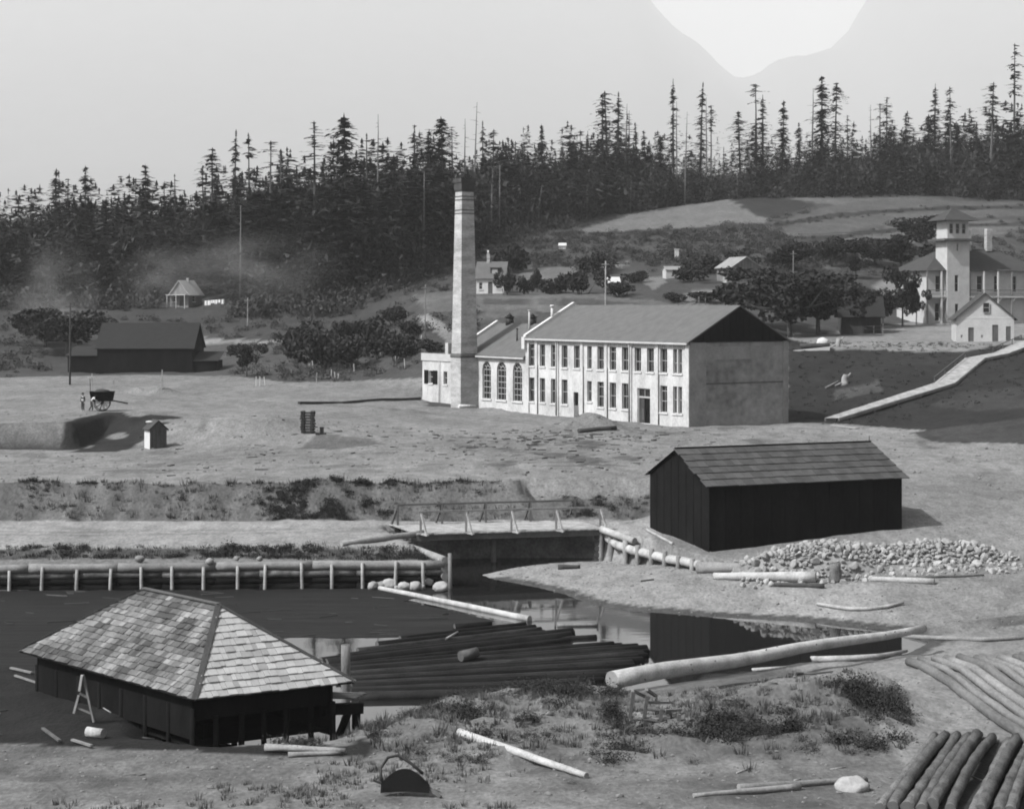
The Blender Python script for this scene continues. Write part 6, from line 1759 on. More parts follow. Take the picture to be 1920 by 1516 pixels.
# ------------------------------------------------------------------ vegetation
def conifer(h, start, width, seed, levels=26, per=5, tris=5, droop=.35, gaps=.1, taper=1.0, size=.8, lop=0.2, flat=0.0):
    """crown of a conifer as many small needle sprays; returns (v, f)"""
    rr = np.random.RandomState(seed); V = []
    for i in range(levels):
        t = (i + rr.uniform(0, .8)) / levels
        z = h * (start + (1 - start) * t)
        prof = ((1 - t) ** taper * (.55 + .45 * min(1, t * 5)) + .035) * rr.uniform(.6, 1.25)
        if rr.rand() < gaps * .6: continue
        for j in range(per):
            if rr.rand() < gaps: continue
            z = h * (start + (1 - start) * min(1, max(0, t + rr.uniform(-.7, .7) / levels)))
            az = rr.uniform(0, 6.283)
            L_ = width * prof * rr.uniform(.45, 1.2) * (1 + lop * math.cos(az - 1))
            d = np.array([math.cos(az), math.sin(az), 0])
            side = np.array([-d[1], d[0], 0])
            for k in range(tris):
                s = (k + rr.uniform(.1, .9)) / tris
                c = np.array([0, 0, z]) + d * L_ * s + np.array([0, 0, -droop * L_ * s * s + .12 * L_ * s])
                a = size * rr.uniform(.5, 1.1) * (1.1 - .5 * s) * (.5 + .5 * min(1, L_))
                p0 = c - d * a * .5 + side * rr.uniform(-.3, .3) * a
                p1 = c + side * a * rr.uniform(.35, .8) + np.array([0, 0, rr.uniform(-.35, .1) * a * (1 - flat)])
                p2 = c + d * a * .75 - side * a * rr.uniform(.1, .6) + np.array([0, 0, rr.uniform(-.6, .0) * a * (1 - flat)])
                V += [p0, p1, p2]
    for k in range(5):                                             # leader
        z = h * (1 - .012 * k); a = size * .35
        an = rr.uniform(0, 6.28); d = np.array([math.cos(an), math.sin(an), 0])
        V += [np.array([0, 0, z + a]), np.array([0, 0, z - a]) + d * a * .5, np.array([0, 0, z - a]) - d * a * .5]
    V = np.array(V); Fc = np.arange(len(V)).reshape(-1, 3)
    return V, Fc

def trunk_mb(h, r, seed=0, stubs=0, lean=0.0):
    rr = random.Random(seed)
    pts = [Vector((lean * h * (k / 8) ** 2 + rr.uniform(-.02, .02) * r * 6, rr.uniform(-.02, .02) * r * 6, h * k / 8 - (.5 if k == 0 else 0))) for k in range(9)]
    mb = MB().path_tube(pts, [r * (1 - .88 * k / 8) + .015 for k in range(9)], n=7)
    for k in range(stubs):
        z = h * rr.uniform(.3, .97); an = rr.uniform(0, 6.28); L_ = rr.uniform(.4, 1.6)
        p = Vector((lean * h * (z / h) ** 2, 0, z))
        mb.tube(p, p + Vector((math.cos(an) * L_, math.sin(an) * L_, rr.uniform(-.4, .3) * L_)), .05, .02, n=4)
    return mb

protos = {}
def tree_proto(key, trunk, crown_vf, crown_m, trunk_m):
    tm = bpy.data.meshes.new('trunk'); tm.from_pydata(trunk.v, [], trunk.f); tm.materials.append(M[trunk_m])
    tm.polygons.foreach_set('use_smooth', trunk.s)
    cm = fast_mesh('crown', crown_vf[0], crown_vf[1], M[crown_m]) if crown_vf is not None else None
    protos[key] = (tm, cm)

Hh = 30.0
specs = {  # height 30 prototypes
 'narrow': dict(start=.26, width=4.0, levels=30, per=6, gaps=.22, taper=.7, droop=.45, size=1.15),
 'dense': dict(start=.10, width=6.4, levels=30, per=9, gaps=.08, taper=.85, droop=.4, size=1.4),
 'layered': dict(start=.28, width=4.8, levels=17, per=7, gaps=.22, taper=.65, droop=.2, tris=7, size=1.05, flat=.5),
 'sparse': dict(start=.33, width=4.6, levels=17, per=5, gaps=.35, taper=.5, droop=.35, size=1.1),
 'broad': dict(start=.30, width=5.6, levels=20, per=8, gaps=.2, taper=.55, droop=.3, size=1.5, lop=.25, flat=.3),
 'tuft': dict(start=.66, width=3.0, levels=11, per=6, gaps=.2, taper=.4, droop=.35, size=1.1),
 'spire': dict(start=.15, width=3.6, levels=34, per=6, gaps=.14, taper=1.0, droop=.5, size=1.1),
}
sd_ = 0
for key, sp_ in specs.items():
    for v in range(3):
        sd_ += 1
        q_ = dict(sp_); q_['per'] += 1 + (v == 1); q_['gaps'] *= (.55, .9, 1.3)[v]; q_['width'] *= (1.0, 1.2, .9)[v]; q_['taper'] *= (1, .7, 1.2)[v]
        tree_proto((key, v), trunk_mb(Hh, .34, sd_, stubs=4), conifer(Hh, seed=sd_ * 11, **q_), 'needles', 'bark')
for v in range(2):
    tree_proto(('snag', v), trunk_mb(Hh, .26, 90 + v, stubs=12), None, None, 'bark_pale')

DESC = {'narrow': 'tall narrow conifer', 'dense': 'dense dark conifer', 'layered': 'conifer with flat layered boughs', 'sparse': 'thin open-crowned conifer', 'broad': 'broad spreading conifer', 'tuft': 'bare-stemmed conifer with tufted top', 'spire': 'slim spire-shaped conifer', 'snag': 'bare dead tree trunk'}
SKY = [(32, 372, 'sparse'), (100, 318, 'spire'), (128, 336, 'tuft'), (158, 312, 'dense'), (200, 372, 'dense'), (222, 380, 'dense'), (273, 310, 'broad'), (308, 340, 'broad'), (331, 328, 'sparse'), (384, 312, 'sparse'), (396, 280, 'narrow'), (438, 245, 'narrow'), (470, 251, 'sparse'), (507, 266, 'layered'), (530, 290, 'sparse'),
       (591, 230, 'layered'), (649, 214, 'dense'), (690, 252, 'sparse'), (708, 214, 'snag'), (734, 290, 'dense'), (775, 236, 'layered'), (801, 248, 'narrow'), (834, 218, 'dense'), (850, 242, 'sparse'), (871, 222, 'snag'), (886, 192, 'snag'), (904, 228, 'narrow'), (922, 244, 'tuft'), (970, 266, 'sparse'), (1018, 234, 'dense'), (1071, 254, 'dense'), (1090, 246, 'broad'), (1101, 246, 'narrow'),
       (1130, 177, 'narrow'), (1141, 172, 'sparse'), (1157, 173, 'narrow'), (1171, 194, 'snag'), (1179, 208, 'snag'), (1195, 230, 'spire'), (1212, 245, 'dense'), (1240, 255, 'dense'), (1262, 148, 'narrow'), (1269, 190, 'snag'), (1284, 210, 'snag'), (1311, 155, 'narrow'), (1325, 182, 'snag'), (1333, 198, 'tuft'), (1357, 275, 'spire'), (1389, 210, 'broad'), (1418, 158, 'layered'), (1430, 178, 'narrow'), (1466, 190, 'dense'), (1500, 230, 'spire'),
       (1522, 165, 'snag'), (1541, 143, 'dense'), (1564, 156, 'narrow'), (1590, 217, 'tuft'), (1633, 197, 'snag'), (1650, 195, 'layered'), (1662, 183, 'broad'), (1698, 215, 'spire'), (1740, 215, 'dense'), (1751, 158, 'narrow'), (1784, 164, 'tuft'), (1800, 232, 'dense'), (1830, 230, 'dense'), (1856, 156, 'tuft'), (1868, 215, 'sparse'), (1901, 84, 'tuft')]
CAN = [(-400, 410), (0, 398), (60, 392), (150, 384), (260, 384), (340, 382), (400, 365), (470, 345), (560, 318), (640, 310), (720, 310), (800, 300), (900, 290), (1000, 275), (1100, 262), (1200, 270), (1280, 290), (1350, 300), (1450, 290), (1520, 280), (1600, 270), (1700, 255), (1800, 245), (1920, 252), (2400, 250)]
YFR = [(-900, 395), (0, 385), (300, 380), (500, 362), (640, 350), (720, 362), (800, 385), (860, 410), (960, 440), (1050, 470), (1120, 490), (1250, 505), (1400, 512), (1550, 520), (1700, 525), (1900, 515), (2600, 515)]
def yfront(px): return float(np.interp(px, [a for a, _ in YFR], [b for _, b in YFR]))
def canop(px): return float(np.interp(px, [a for a, _ in CAN], [b for _, b in CAN])) + 13 * float(vnoise(np.array([px]), np.array([0.0]), 75, 71)[0]) + 8 * float(vnoise(np.array([px]), np.array([0.0]), 28, 72)[0])
numw = 'first second third fourth fifth sixth seventh eighth ninth tenth eleventh twelfth thirteenth fourteenth fifteenth'.split()
LMK = [(500, 'at the left of the skyline'), (860, 'left of the smokestack on the skyline'), (1110, 'between smokestack and factory end on the skyline'), (1290, 'above the factory roof on the skyline'), (1480, 'above the hill field on the skyline'), (1720, 'over the upper fields on the skyline'), (3000, 'at the right end of the skyline')]
cnt = {}
for k, (px_, ytop, st_) in enumerate(SKY):
    Y = yfront(px_) + 18 + 14 * ((k * 7) % 3)
    x = (px_ - 960) / FPX * Y; z = ground_z(x, Y); zt = CZ - (ytop - HZ) / FPX * Y
    hgt = zt - z
    where = next(w for lim, w in LMK if px_ < lim)
    c = cnt.get((st_, where), 0); cnt[(st_, where)] = c + 1
    root = thing('conifer' if st_ != 'snag' else 'dead_tree', '', 'tree', (x, Y, z), group='tall trees along the skyline')
    tm, cm = protos[(st_, k % (2 if st_ == 'snag' else 3))]
    o = bpy.data.objects.new('trunk', tm); COL.objects.link(o); o.parent = root
    if cm is not None:
        o = bpy.data.objects.new('crown', cm); COL.objects.link(o); o.parent = root
    s = hgt / Hh; w = s * rng.uniform(1.1, 1.6) * (1.0 if hgt < 34 else .9)
    root.scale = (w, w, s); root.rotation_euler = (0, R(rng.uniform(-2.5, 2.5)), rng.uniform(0, 6.28))
    root['_k'] = (st_, where)[0]; root['label'] = f'{numw[c]}|{where}|{st_}'
tot = dict(cnt)
for ob in [o for o in COL.objects if o.get('_k')]:
    n_, where, st_ = ob['label'].split('|')
    ob['label'] = (f'{n_} {DESC[st_]} from the left, {where}' if tot[(st_, where)] > 1 else f'the {DESC[st_]} {where}')
    del ob['_k']

# the wood below them: one mass
low = []
for v in range(9):
    st_ = ('dense', 'dense', 'broad', 'spire', 'dense', 'narrow', 'broad', 'dense', 'layered')[v]
    p = dict(specs[st_]); p['levels'] = 14; p['per'] = 6 if st_ in ('dense', 'broad') else 5; p['tris'] = 4; p['size'] = p.get('size', .8) * 1.05; p['width'] *= 1.05; p['start'] = min(p['start'], .2)
    low.append(conifer(Hh, seed=700 + v, **p))
nr = np.random.RandomState(4)
WV, WF, off_ = [], [], 0
TV = []
n_tr = 0
for k in range(2900):
    px_ = nr.uniform(-420, 2330); dY = nr.uniform(0, 1) ** 1.3 * 150
    Y = yfront(px_) + dY - 4
    x = (px_ - 960) / FPX * Y
    z = ground_z(x, Y)
    ytop = canop(px_) + ((nr.uniform(-52, 2) if nr.rand() < .3 else nr.uniform(-14, 30))) + (30 * nr.rand() if dY < 30 else 0)
    zt = CZ - (ytop - HZ) / FPX * Y
    hgt = min(max(zt - z, 6.0), 36)
    if dY < 45: hgt *= nr.uniform(.45, 1.0)
    elif dY < 90: hgt *= nr.uniform(.75, 1.0)
    v, f = low[nr.randint(9)]
    s = hgt / Hh; w = s * nr.uniform(1.2, 2.1) + .12
    a = nr.uniform(0, 6.28); ca, sa = math.cos(a), math.sin(a)
    q = np.stack([(v[:, 0] * ca - v[:, 1] * sa) * w + x, (v[:, 0] * sa + v[:, 1] * ca) * w + Y, v[:, 2] * s + z], 1)
    WV.append(q); WF.append(f + off_); off_ += len(v)
fill = []
for v in range(5):
    rr_ = np.random.RandomState(950 + v); n_ = 230
    d = rr_.normal(size=(n_, 3)); d /= np.linalg.norm(d, axis=1)[:, None]
    P_ = d * (rr_.uniform(.5, 1.05, n_) * (1 + .3 * np.sin(4 * np.arctan2(d[:, 1], d[:, 0]) + v)))[:, None] * np.array([3.2, 3.2, 4.6]) + np.array([0, 0, 4.2])
    a_ = rr_.normal(size=(n_, 3)); b_ = rr_.normal(size=(n_, 3)); sz_ = rr_.uniform(.6, 1.3, n_)[:, None]
    fill.append(np.stack([P_, P_ + a_ * sz_ * .42, P_ + b_ * sz_ * .42], 1).reshape(-1, 3))
for k in range(1900):
    px_ = nr.uniform(-420, 2330); dY = nr.uniform(0, 1) * 120
    Y = yfront(px_) + dY - 8; x = (px_ - 960) / FPX * Y; z = ground_z(x, Y)
    if 295 < px_ < 450 and Y < 392: continue
    v = fill[nr.randint(5)]
    top = (CZ - (canop(px_) + 28 - HZ) / FPX * Y - z) / 9.0
    s = min(nr.uniform(.7, 1.5) * (1 + dY / 90), max(.5, top * nr.uniform(.8, 1.08)))
    w = min(s, 1.7) * nr.uniform(.8, 1.2)
    a = nr.uniform(0, 6.28); ca, sa = math.cos(a), math.sin(a)
    WV.append(np.stack([(v[:, 0] * ca - v[:, 1] * sa) * w + x, (v[:, 0] * sa + v[:, 1] * ca) * w + Y, v[:, 2] * s + z], 1)); WF.append(np.arange(len(v)).reshape(-1, 3) + off_); off_ += len(v)
wm_ = fast_mesh('forest', np.concatenate(WV), np.concatenate(WF), M['needles_far'])
link('forest', wm_, kind='stuff', label='dark conifer wood covering the ridge behind the settlement')
# bleached trunks standing in front of the wood
for k, (px_, y0, y1) in enumerate(((450, 385, 470), (794, 320, 430), (875, 0, 0), (921, 345, 400), (936, 310, 400), (1100, 345, 400), (1382, 300, 350), (1182, 330, 400), (1284, 300, 360), (1010, 345, 372))):
    if y1 == 0: continue
    Y = yfront(px_) - 6; x = (px_ - 960) / FPX * Y; z = ground_z(x, Y)
    z0 = min(z, CZ - (y1 - HZ) / FPX * Y); zt = CZ - (y0 - HZ) / FPX * Y
    MB().path_tube([(x, Y, z - .4), (x + .1, Y, (z + zt) / 2), (x + (.9 if px_ == 1010 else .15), Y, zt)], [.2, .15, .06], n=6).build('dead_tree', M['bark_pale'], loc=(x, Y, z), label='%s bleached bare trunk from the left standing before the wood' % numw[k if k < 2 else k - 1], category='tree', group='bleached trunks before the wood')

# ---- broadleaf trees
def leafcloud(blobs, n, size, seed):
    rr = np.random.RandomState(seed)
    wts = np.array([b_[3] ** 2 for b_ in blobs]); wts /= wts.sum()
    ix = rr.choice(len(blobs), n, p=wts)
    C = np.array([[b_[0], b_[1], b_[2]] for b_ in blobs])[ix]; Rr = np.array([b_[3] for b_ in blobs])[ix]
    d = rr.normal(size=(n, 3)); d /= np.linalg.norm(d, axis=1)[:, None]
    rad = Rr * rr.uniform(.55, 1.08, n) ** .7
    P_ = C + d * rad[:, None] * np.array([1, 1, .85])
    a = rr.normal(size=(n, 3)); a /= np.linalg.norm(a, axis=1)[:, None]
    b_ = np.cross(a, rr.normal(size=(n, 3))); b_ /= np.linalg.norm(b_, axis=1)[:, None]
    s = (size * rr.uniform(.6, 1.4, n))[:, None]
    V = np.stack([P_ - a * s * .5 - b_ * s * .3, P_ + a * s * .5 - b_ * s * .3, P_ + a * s * .45 + b_ * s * .35, P_ - a * s * .45 + b_ * s * .35], 1).reshape(-1, 3)
    return V, np.arange(len(V)).reshape(-1, 4)
for v in range(5):                                                   # unit trees: height 6, spread 6
    rr = random.Random(50 + v)
    blobs = [(rr.gauss(0, 1.45), rr.gauss(0, 1.3), 3.5 + rr.uniform(-1.5, 1.5), rr.uniform(.5, 1.05)) for _ in range(20)] + [(0, 0, 3.6, 1.2)]
    mb = MB().path_tube([(0, 0, -.5), (.05, 0, .8), (.0, .1, 2.0), (.1, 0, 3.6)], [.2, .17, .14, .06], n=7)
    for b_ in blobs[:8]:
        mb.path_tube([(0, 0, 1.4 + rr.random()), ((b_[0]) * .5, b_[1] * .5, 2.2 + rr.random() * .5), (b_[0], b_[1], b_[2])], [.09, .06, .02], n=5)
    tree_proto(('leafy', v), mb, leafcloud(blobs, 3400, .25, 60 + v), 'leaves', 'bark')
for v in range(4):                                                   # bushes: height 2, spread 3
    rr = random.Random(80 + v)
    blobs = [(rr.gauss(0, .7), rr.gauss(0, .6), rr.uniform(.5, 1.2), rr.uniform(.4, .75)) for _ in range(9)]
    mb = MB()
    for b_ in blobs[:5]:
        mb.path_tube([(b_[0] * .2, b_[1] * .2, -.3), (b_[0] * .6, b_[1] * .6, b_[2] * .6), (b_[0], b_[1], b_[2])], [.05, .035, .015], n=5)
    tree_proto(('bush', v), mb, leafcloud(blobs, 1100, .18, 160 + v), 'leaves', 'bark')
def leafy(px_, ybase, wpx, hpx, label, kind='leafy', Y=None, v=0, group=None, tree=None):
    tree = (kind == 'leafy') if tree is None else tree
    g = on_ground(px_, ybase, 190, 520) if Y is None else at(px_, Y)
    root = thing(('broadleaf_tree' if kind == 'leafy' else 'orchard_tree') if tree else 'bush', label, 'tree' if tree else 'bush', g, group)
    tm, cm = protos[(kind, v)]
    for nm, m_ in (('trunk' if tree else 'stems', tm), ('crown' if tree else 'foliage', cm)):
        o = bpy.data.objects.new(nm, m_); COL.objects.link(o); o.parent = root
    H0, W0 = (5.6, 5.4) if kind == 'leafy' else (1.75, 3.0)
    root.scale = (wpx * g.y / FPX / W0, wpx * g.y / FPX / W0, hpx * g.y / FPX / H0); root.rotation_euler = (0, 0, v * 1.9 + px_ * .37)
TREES = [
 (562, 678, 70, 74, 'dense rounded orchard tree at the left end of the orchard'), (607, 690, 84, 84, 'wide orchard tree behind the three white stakes'), (655, 690, 70, 76, 'orchard tree right of the widest orchard tree'),
 (590, 650, 80, 56, 'orchard tree in the second row above the white stakes'), (640, 640, 76, 50, 'orchard tree higher up the left slope among scrub'), (712, 672, 64, 78, 'dark leafy orchard tree left of the boiler annex'), (748, 678, 70, 66, 'dark leafy tree nearest to the boiler annex'),
 (705, 630, 66, 50, 'upper orchard tree beside the bare slope strip'), (772, 634, 44, 40, 'leafy tree below the path left of the smokestack'), (812, 660, 44, 30, 'low leafy tree touching the annex roof on its left'), (735, 612, 60, 44, 'small tree at the top of the orchard'), (545, 645, 44, 44, 'leafy tree at the upper left corner of the orchard'),
 (462, 706, 42, 54, 'lone small tree standing in the left field'),
 (1428, 612, 120, 92, 'big leafy shade tree directly behind the black gable'), (1482, 632, 120, 104, 'big dark shade tree right of the black gable'), (1535, 628, 100, 92, 'dark shade tree beside the dark-roofed house'), (1456, 574, 110, 60, 'leafy tree higher behind the black gable'), (1525, 575, 100, 56, 'leafy tree above the low wall and the shade trees'),
 (1596, 618, 70, 76, 'shade tree with clear trunk before the dark-roofed house'), (1628, 614, 62, 66, 'shade tree on the right of the dark-roofed house'), (1655, 612, 50, 60, 'small shade tree in a row left of the verandah'), (1692, 612, 40, 92, 'tall leafy tree against the left end of the verandah'), (1718, 608, 28, 56, 'leafy tree touching the verandah posts'),
 (1690, 512, 84, 62, 'dark round tree on the slope left of the tower'), (1640, 500, 66, 46, 'dark tree in the hedge row left of the tower'), (1580, 490, 70, 40, 'dark tree in the hedge row above the pole'), (1735, 470, 70, 56, 'dark leafy tree just left of the lantern tower'), (1560, 500, 40, 40, 'little round tree above the shade trees'), (1605, 522, 36, 40, 'small dark tree on the bare slope behind the shade trees'), (1480, 505, 84, 44, 'leafy tree right of the hillside barn'),
 (128, 668, 110, 76, 'large dark tree at the left end of the black shed'), (85, 650, 80, 60, 'dark tree at the left edge behind the black shed'), (232, 560, 90, 70, 'dark leafy tree below the white cottage, left side'),
]
for k, (a, b_, c, d, lab) in enumerate(TREES):
    if k < 12: leafy(a, b_, c * 1.15, d * .8, lab, kind='bush', v=k % 4, group='orchard trees left of the factory', tree=True)
    else: leafy(a, b_, c * 1.3, d * 1.2, lab, v=k % 5, group='leafy trees about the houses')
BUSH = [(948, 552, 44, 42, 'dark bush against the right wall of the dormer house'), (985, 552, 34, 34, 'round bush second from the dormer house'), (1005, 548, 26, 42, 'upright dark bush in the garden right of the dormer house'), (1040, 552, 66, 44, 'wide dark bush in the middle of the garden row'), (1090, 552, 62, 46, 'wide dark bush at the right end of the garden row'), (1108, 512, 76, 38, 'dark bush beside the pale patch above the garden'), (1165, 556, 60, 28, 'low bush below the bright tin roof'), (1195, 530, 50, 26, 'low bush between tin roof and whitewashed hut'), (1290, 530, 80, 34, 'dark bush in front of the whitewashed hut'), (1335, 512, 70, 36, 'dark bush left of the hillside barn'), (955, 512, 80, 52, 'dark bush on the mound behind the dormer house'), (1445, 498, 60, 30, 'dark bush behind the hillside barn'), (1330, 566, 90, 20, 'flowering low bush just above the factory ridge'), (1270, 566, 50, 18, 'small low bush above the factory ridge'), (1520, 486, 60, 30, 'round bush below the hill field')]
for k, (a, b_, c, d, lab) in enumerate(BUSH):
    leafy(a, b_, c, d, lab, kind='bush', v=k % 4, group='garden bushes on the slope')

# ---- scrub, weeds, grass: what nobody could count
def clump_proto(seed, n, rad, h, size, blades=0):
    rr = np.random.RandomState(seed); d = rr.normal(size=(n, 3)); d /= np.linalg.norm(d, axis=1)[:, None]; d[:, 2] = np.abs(d[:, 2])
    lump = 1 + .35 * np.sin(3 * np.arctan2(d[:, 1], d[:, 0]) + seed)
    P_ = d * (rr.uniform(.35, 1, n) * lump)[:, None] * np.array([rad, rad, h])
    a = rr.normal(size=(n, 3)); a /= np.linalg.norm(a, axis=1)[:, None]; b_ = rr.normal(size=(n, 3)); b_ /= np.linalg.norm(b_, axis=1)[:, None]
    s = (size * rr.uniform(.5, 1.3, n))[:, None]
    return np.stack([P_, P_ + a * s, P_ + (a * .5 + b_ * .6) * s], 1).reshape(-1, 3)
def blade_proto(seed, n, rad, h):
    rr = np.random.RandomState(seed); out = []
    for k in range(n):
        an, r = rr.uniform(0, 6.28), rad * rr.rand() ** .5
        p = np.array([math.cos(an) * r, math.sin(an) * r, -.03]); w = rr.uniform(.012, .03); hh = h * rr.uniform(.5, 1.2)
        d = np.array([math.cos(an), math.sin(an), 0]) * hh * rr.uniform(0, .5) + np.array([rr.normal(0, .08), rr.normal(0, .08), 0]) * h
        s = np.array([-math.sin(an + 1), math.cos(an + 1), 0]) * w
        out += [p - s, p + s, p + d + np.array([0, 0, hh])]
    return np.array(out)
def scatter(name, pos, protos_, slo, shi, m_, label, seed, zs=(.8, 1.2)):
    rr = np.random.RandomState(seed); V = []
    x = pos[:, 0]; y = pos[:, 1]; z = terrain(x, y)
    for i in range(len(pos)):
        v = protos_[rr.randint(len(protos_))]; a = rr.uniform(0, 6.28); s = rr.uniform(slo, shi); ca, sa = math.cos(a), math.sin(a); sz = s * rr.uniform(*zs)
        V.append(np.stack([(v[:, 0] * ca - v[:, 1] * sa) * s + x[i], (v[:, 0] * sa + v[:, 1] * ca) * s + y[i], v[:, 2] * sz + z[i]], 1))
    V = np.concatenate(V)
    return link(name, fast_mesh(name, V, np.arange(len(V)).reshape(-1, 3), M[m_]), kind='stuff', label=label)
def pick(mask, n, seed, weight=None):
    """random ground spots inside a mask of the ground grid"""
    rr = np.random.RandomState(seed); ix = np.nonzero(mask)[0]
    w = (gyf[ix] ** 0 if weight is None else weight[ix])
    # cells differ in size: weight by cell area
    ca_ = np.where(np.abs(gxf[ix]) < 46, .42, np.where(np.abs(gxf[ix]) < 111, 1.3, 5.5)) * np.where(gyf[ix] < 140, .42, np.where(gyf[ix] < 200, .6, np.where(gyf[ix] < 300, 1.2, 3.2)))
    w = w * ca_; w = w / w.sum()
    j = rr.choice(ix, n, p=w)
    return np.stack([gxf[j] + rr.uniform(-.5, .5, n) * np.where(np.abs(gxf[j]) < 46, .42, 1.5), gyf[j] + rr.uniform(-.5, .5, n) * np.where(gyf[j] < 200, .5, 2.5)], 1)
shr = [clump_proto(k, 120, 1.0, 1.0, .30) for k in range(6)]
dark = tone < .12
view = (gpx > -250) & (gpx < 2170)
nz = .5 + .5 * n_big
m_ = view & (gyf > 235) & (gyf < 480) & dark & (tone > .055) & ~inside([(1476, 636), (1905, 642), (2500, 640), (2500, 850), (1474, 792)], gpx, gpy)
clear = np.zeros(gpx.shape, bool)
for rx0, ry0, rx1, ry1 in ((300, 490, 440, 600), (885, 470, 965, 575), (1350, 480, 1445, 545), (1235, 495, 1290, 530), (1136, 505, 1175, 540), (100, 640, 430, 720)):
    m_ &= ~((gpx > rx0) & (gpx < rx1) & (gpy > ry0) & (gpy < ry1)); clear |= (gpx > rx0) & (gpx < rx1) & (gpy > ry0) & (gpy < ry1)
scatter('undergrowth', pick(m_ & ((gpx < 900) | (gpy < 520)), 3000, 1, np.clip(nz, .15, 1)), shr, .5, 1.5, 'scrub', 'low scrub and brambles over the cleared slopes', 2, (.6, 1.1))
band = view & (gyf > 262) & inside([(880, 520), (880, 455), (1000, 440), (1200, 440), (1440, 428), (1500, 470), (1640, 478), (1500, 515), (1330, 500), (1100, 500), (960, 500)], gpx, gpy)
scatter('undergrowth', pick(band, 520, 5), shr, .6, 1.6, 'leaves_mid', 'dark brush along the foot of the hill fields', 6, (.7, 1.2))
hed = view & (gyf > 300) & (inside([(1440, 418), (1720, 388), (1960, 384), (1960, 391), (1720, 396), (1450, 428)], gpx, gpy) | inside([(1500, 452), (1620, 432), (1760, 420), (1960, 414), (1960, 420), (1760, 427), (1510, 460)], gpx, gpy))
scatter('undergrowth', pick(hed, 130, 55), shr, .3, .9, 'leaves_mid', 'thin hedge rows dividing the hill fields', 56, (.6, 1.0))
edge = view & (np.abs(gyf - np.interp(gpx, [a for a, _ in YFR], [b for _, b in YFR]) + np.where(gpx > 1080, -2, 8)) < np.where(gpx > 1080, 6, 14))
scatter('undergrowth', pick(edge & ~clear, 900, 7), shr, 1.2, 3.2, 'leaves_mid', 'leafy brush at the foot of the conifer wood', 8, (.8, 1.5))
rows_ = view & (gyf > 200) & inside([(1476, 640), (1565, 655), (1800, 661), (1960, 645), (1960, 830), (1720, 806), (1560, 794), (1474, 790)], gpx, gpy)
tuft_far = [blade_proto(k, 16, .35, .3) for k in range(4)]
scatter('grass', pick(rows_ | (view & (gyf > 183) & inside([(1476, 640), (1960, 645), (1960, 830), (1474, 790)], gpx, gpy)), 600, 9), [clump_proto(20 + k, 26, .5, .16, .2) for k in range(4)], .4, 1.0, 'weed_dark', 'dark tussocky grass on the bank right of the factory', 10)
# cut bank bushes
bshr = [clump_proto(30 + k, 110, .8, .8, .26) for k in range(6)]
den = np.interp(gpx, [0, 60, 300, 480, 540, 700, 760, 900, 1180, 1260], [.05, .2, .3, .25, .9, 1.0, .12, .2, .5, .2]) * (n_mid + .6 * n_sml > .1)
bank = (gyf > 130.9) & (gyf < 134.9) & (gpx > 30) & (gpx < 1225)
scatter('bank_bushes', pick(bank, 330, 11, den ** 2 + 1e-6), bshr, .2, .6, 'weed_dark', 'dark bushes clinging to the cut bank below the terrace', 12, (.6, 1.1))
scatter('bank_grass', pick(bank, 260, 13), [blade_proto(k, 22, .3, .4) for k in range(5)], .6, 1.4, 'weed', 'dry grass on the cut bank', 14)
scatter('bank_grass', pick((gyf > 134.0) & (gyf < 134.9) & (gpx > 30) & (gpx < 1225), 220, 113, np.clip(n_mid + .5, .05, 1)), [blade_proto(140 + k, 22, .25, .3) for k in range(5)], .5, 1.1, 'weed_dark', 'dark fringe of grass along the crest of the cut bank', 114)
scatter('bank_bushes', pick(bank & (gyf > 131.3), 900, 213, np.clip(n_mid + .5, .05, 1)), [clump_proto(230 + k, 40, .5, .5, .14) for k in range(5)], .12, .42, 'weed_dark', 'specks of dark growth all over the face of the cut bank', 214)
# strip behind the log wall and road verge
strip = (gxf < -4.4) & (gxf > -46) & (gyf > 115.9) & (gyf < 119.6)
scatter('bank_grass', pick(strip & (gyf > 117.2), 420, 15, np.clip(nz, .2, 1)), [blade_proto(40 + k, 26, .35, .2) for k in range(5)], .7, 1.5, 'weed_dark', 'rank dark grass behind the log wall', 16)
scatter('bank_bushes', pick(strip & (gyf > 117.6), 150, 17, np.clip(n_mid + .3, .01, 1)), bshr, .3, .7, 'weed_dark', 'low dark weeds along the road verge', 18, (.4, .8))
# near bank: leafy weeds, grass, clods
nearw = [clump_proto(50 + k, 330, .55, .5, .085) for k in range(6)]
nb_ = ~((gpx > 1165) & (gpx < 1310) & (gpy > 1290) & (gpy < 1372)) & (gyf > 60) & (gyf < 84) & (gxf > -9) & (gxf < 15.5) & (gd > .4) & (gpy > 1285)
hum = np.zeros_like(gxf)
for cx_, cy_, rx_, ry_, w_ in ((11.6, 71.2, 2.8, 1.6, 1.7), (14.6, 73.4, 2.2, 1.5, 1.5), (8.6, 69.4, 2.2, 1.3, 1.2), (9.6, 73.5, 2, 2, .6), (11, 67.5, 2.5, 2, .8), (2.8, 72.5, 2.2, 2.4, .9), (5.2, 71, 1.6, 2, .9), (-1.5, 71.5, 3, 3, .9), (-5.5, 70.5, 2.6, 2.2, 1.2), (-3.3, 66, 2.2, 1.6, 1.0), (-2.5, 75, 2.5, 3, .7), (.8, 67, 3, 2.2, .5), (6, 76, 4, 3, .35), (1, 77, 4, 3, .5)):
    hum += w_ * np.exp(-(((gxf - cx_) / rx_) ** 2 + ((gyf - cy_) / ry_) ** 2))
scatter('weeds', pick(nb_, 380, 19, hum * np.clip(n_sml + n_mid + .25, .0, 2) ** 2 + 1e-6), nearw, .45, 1.5, 'weed_dark', 'dark leafy weeds on the near bank', 20, (.5, 1.0))
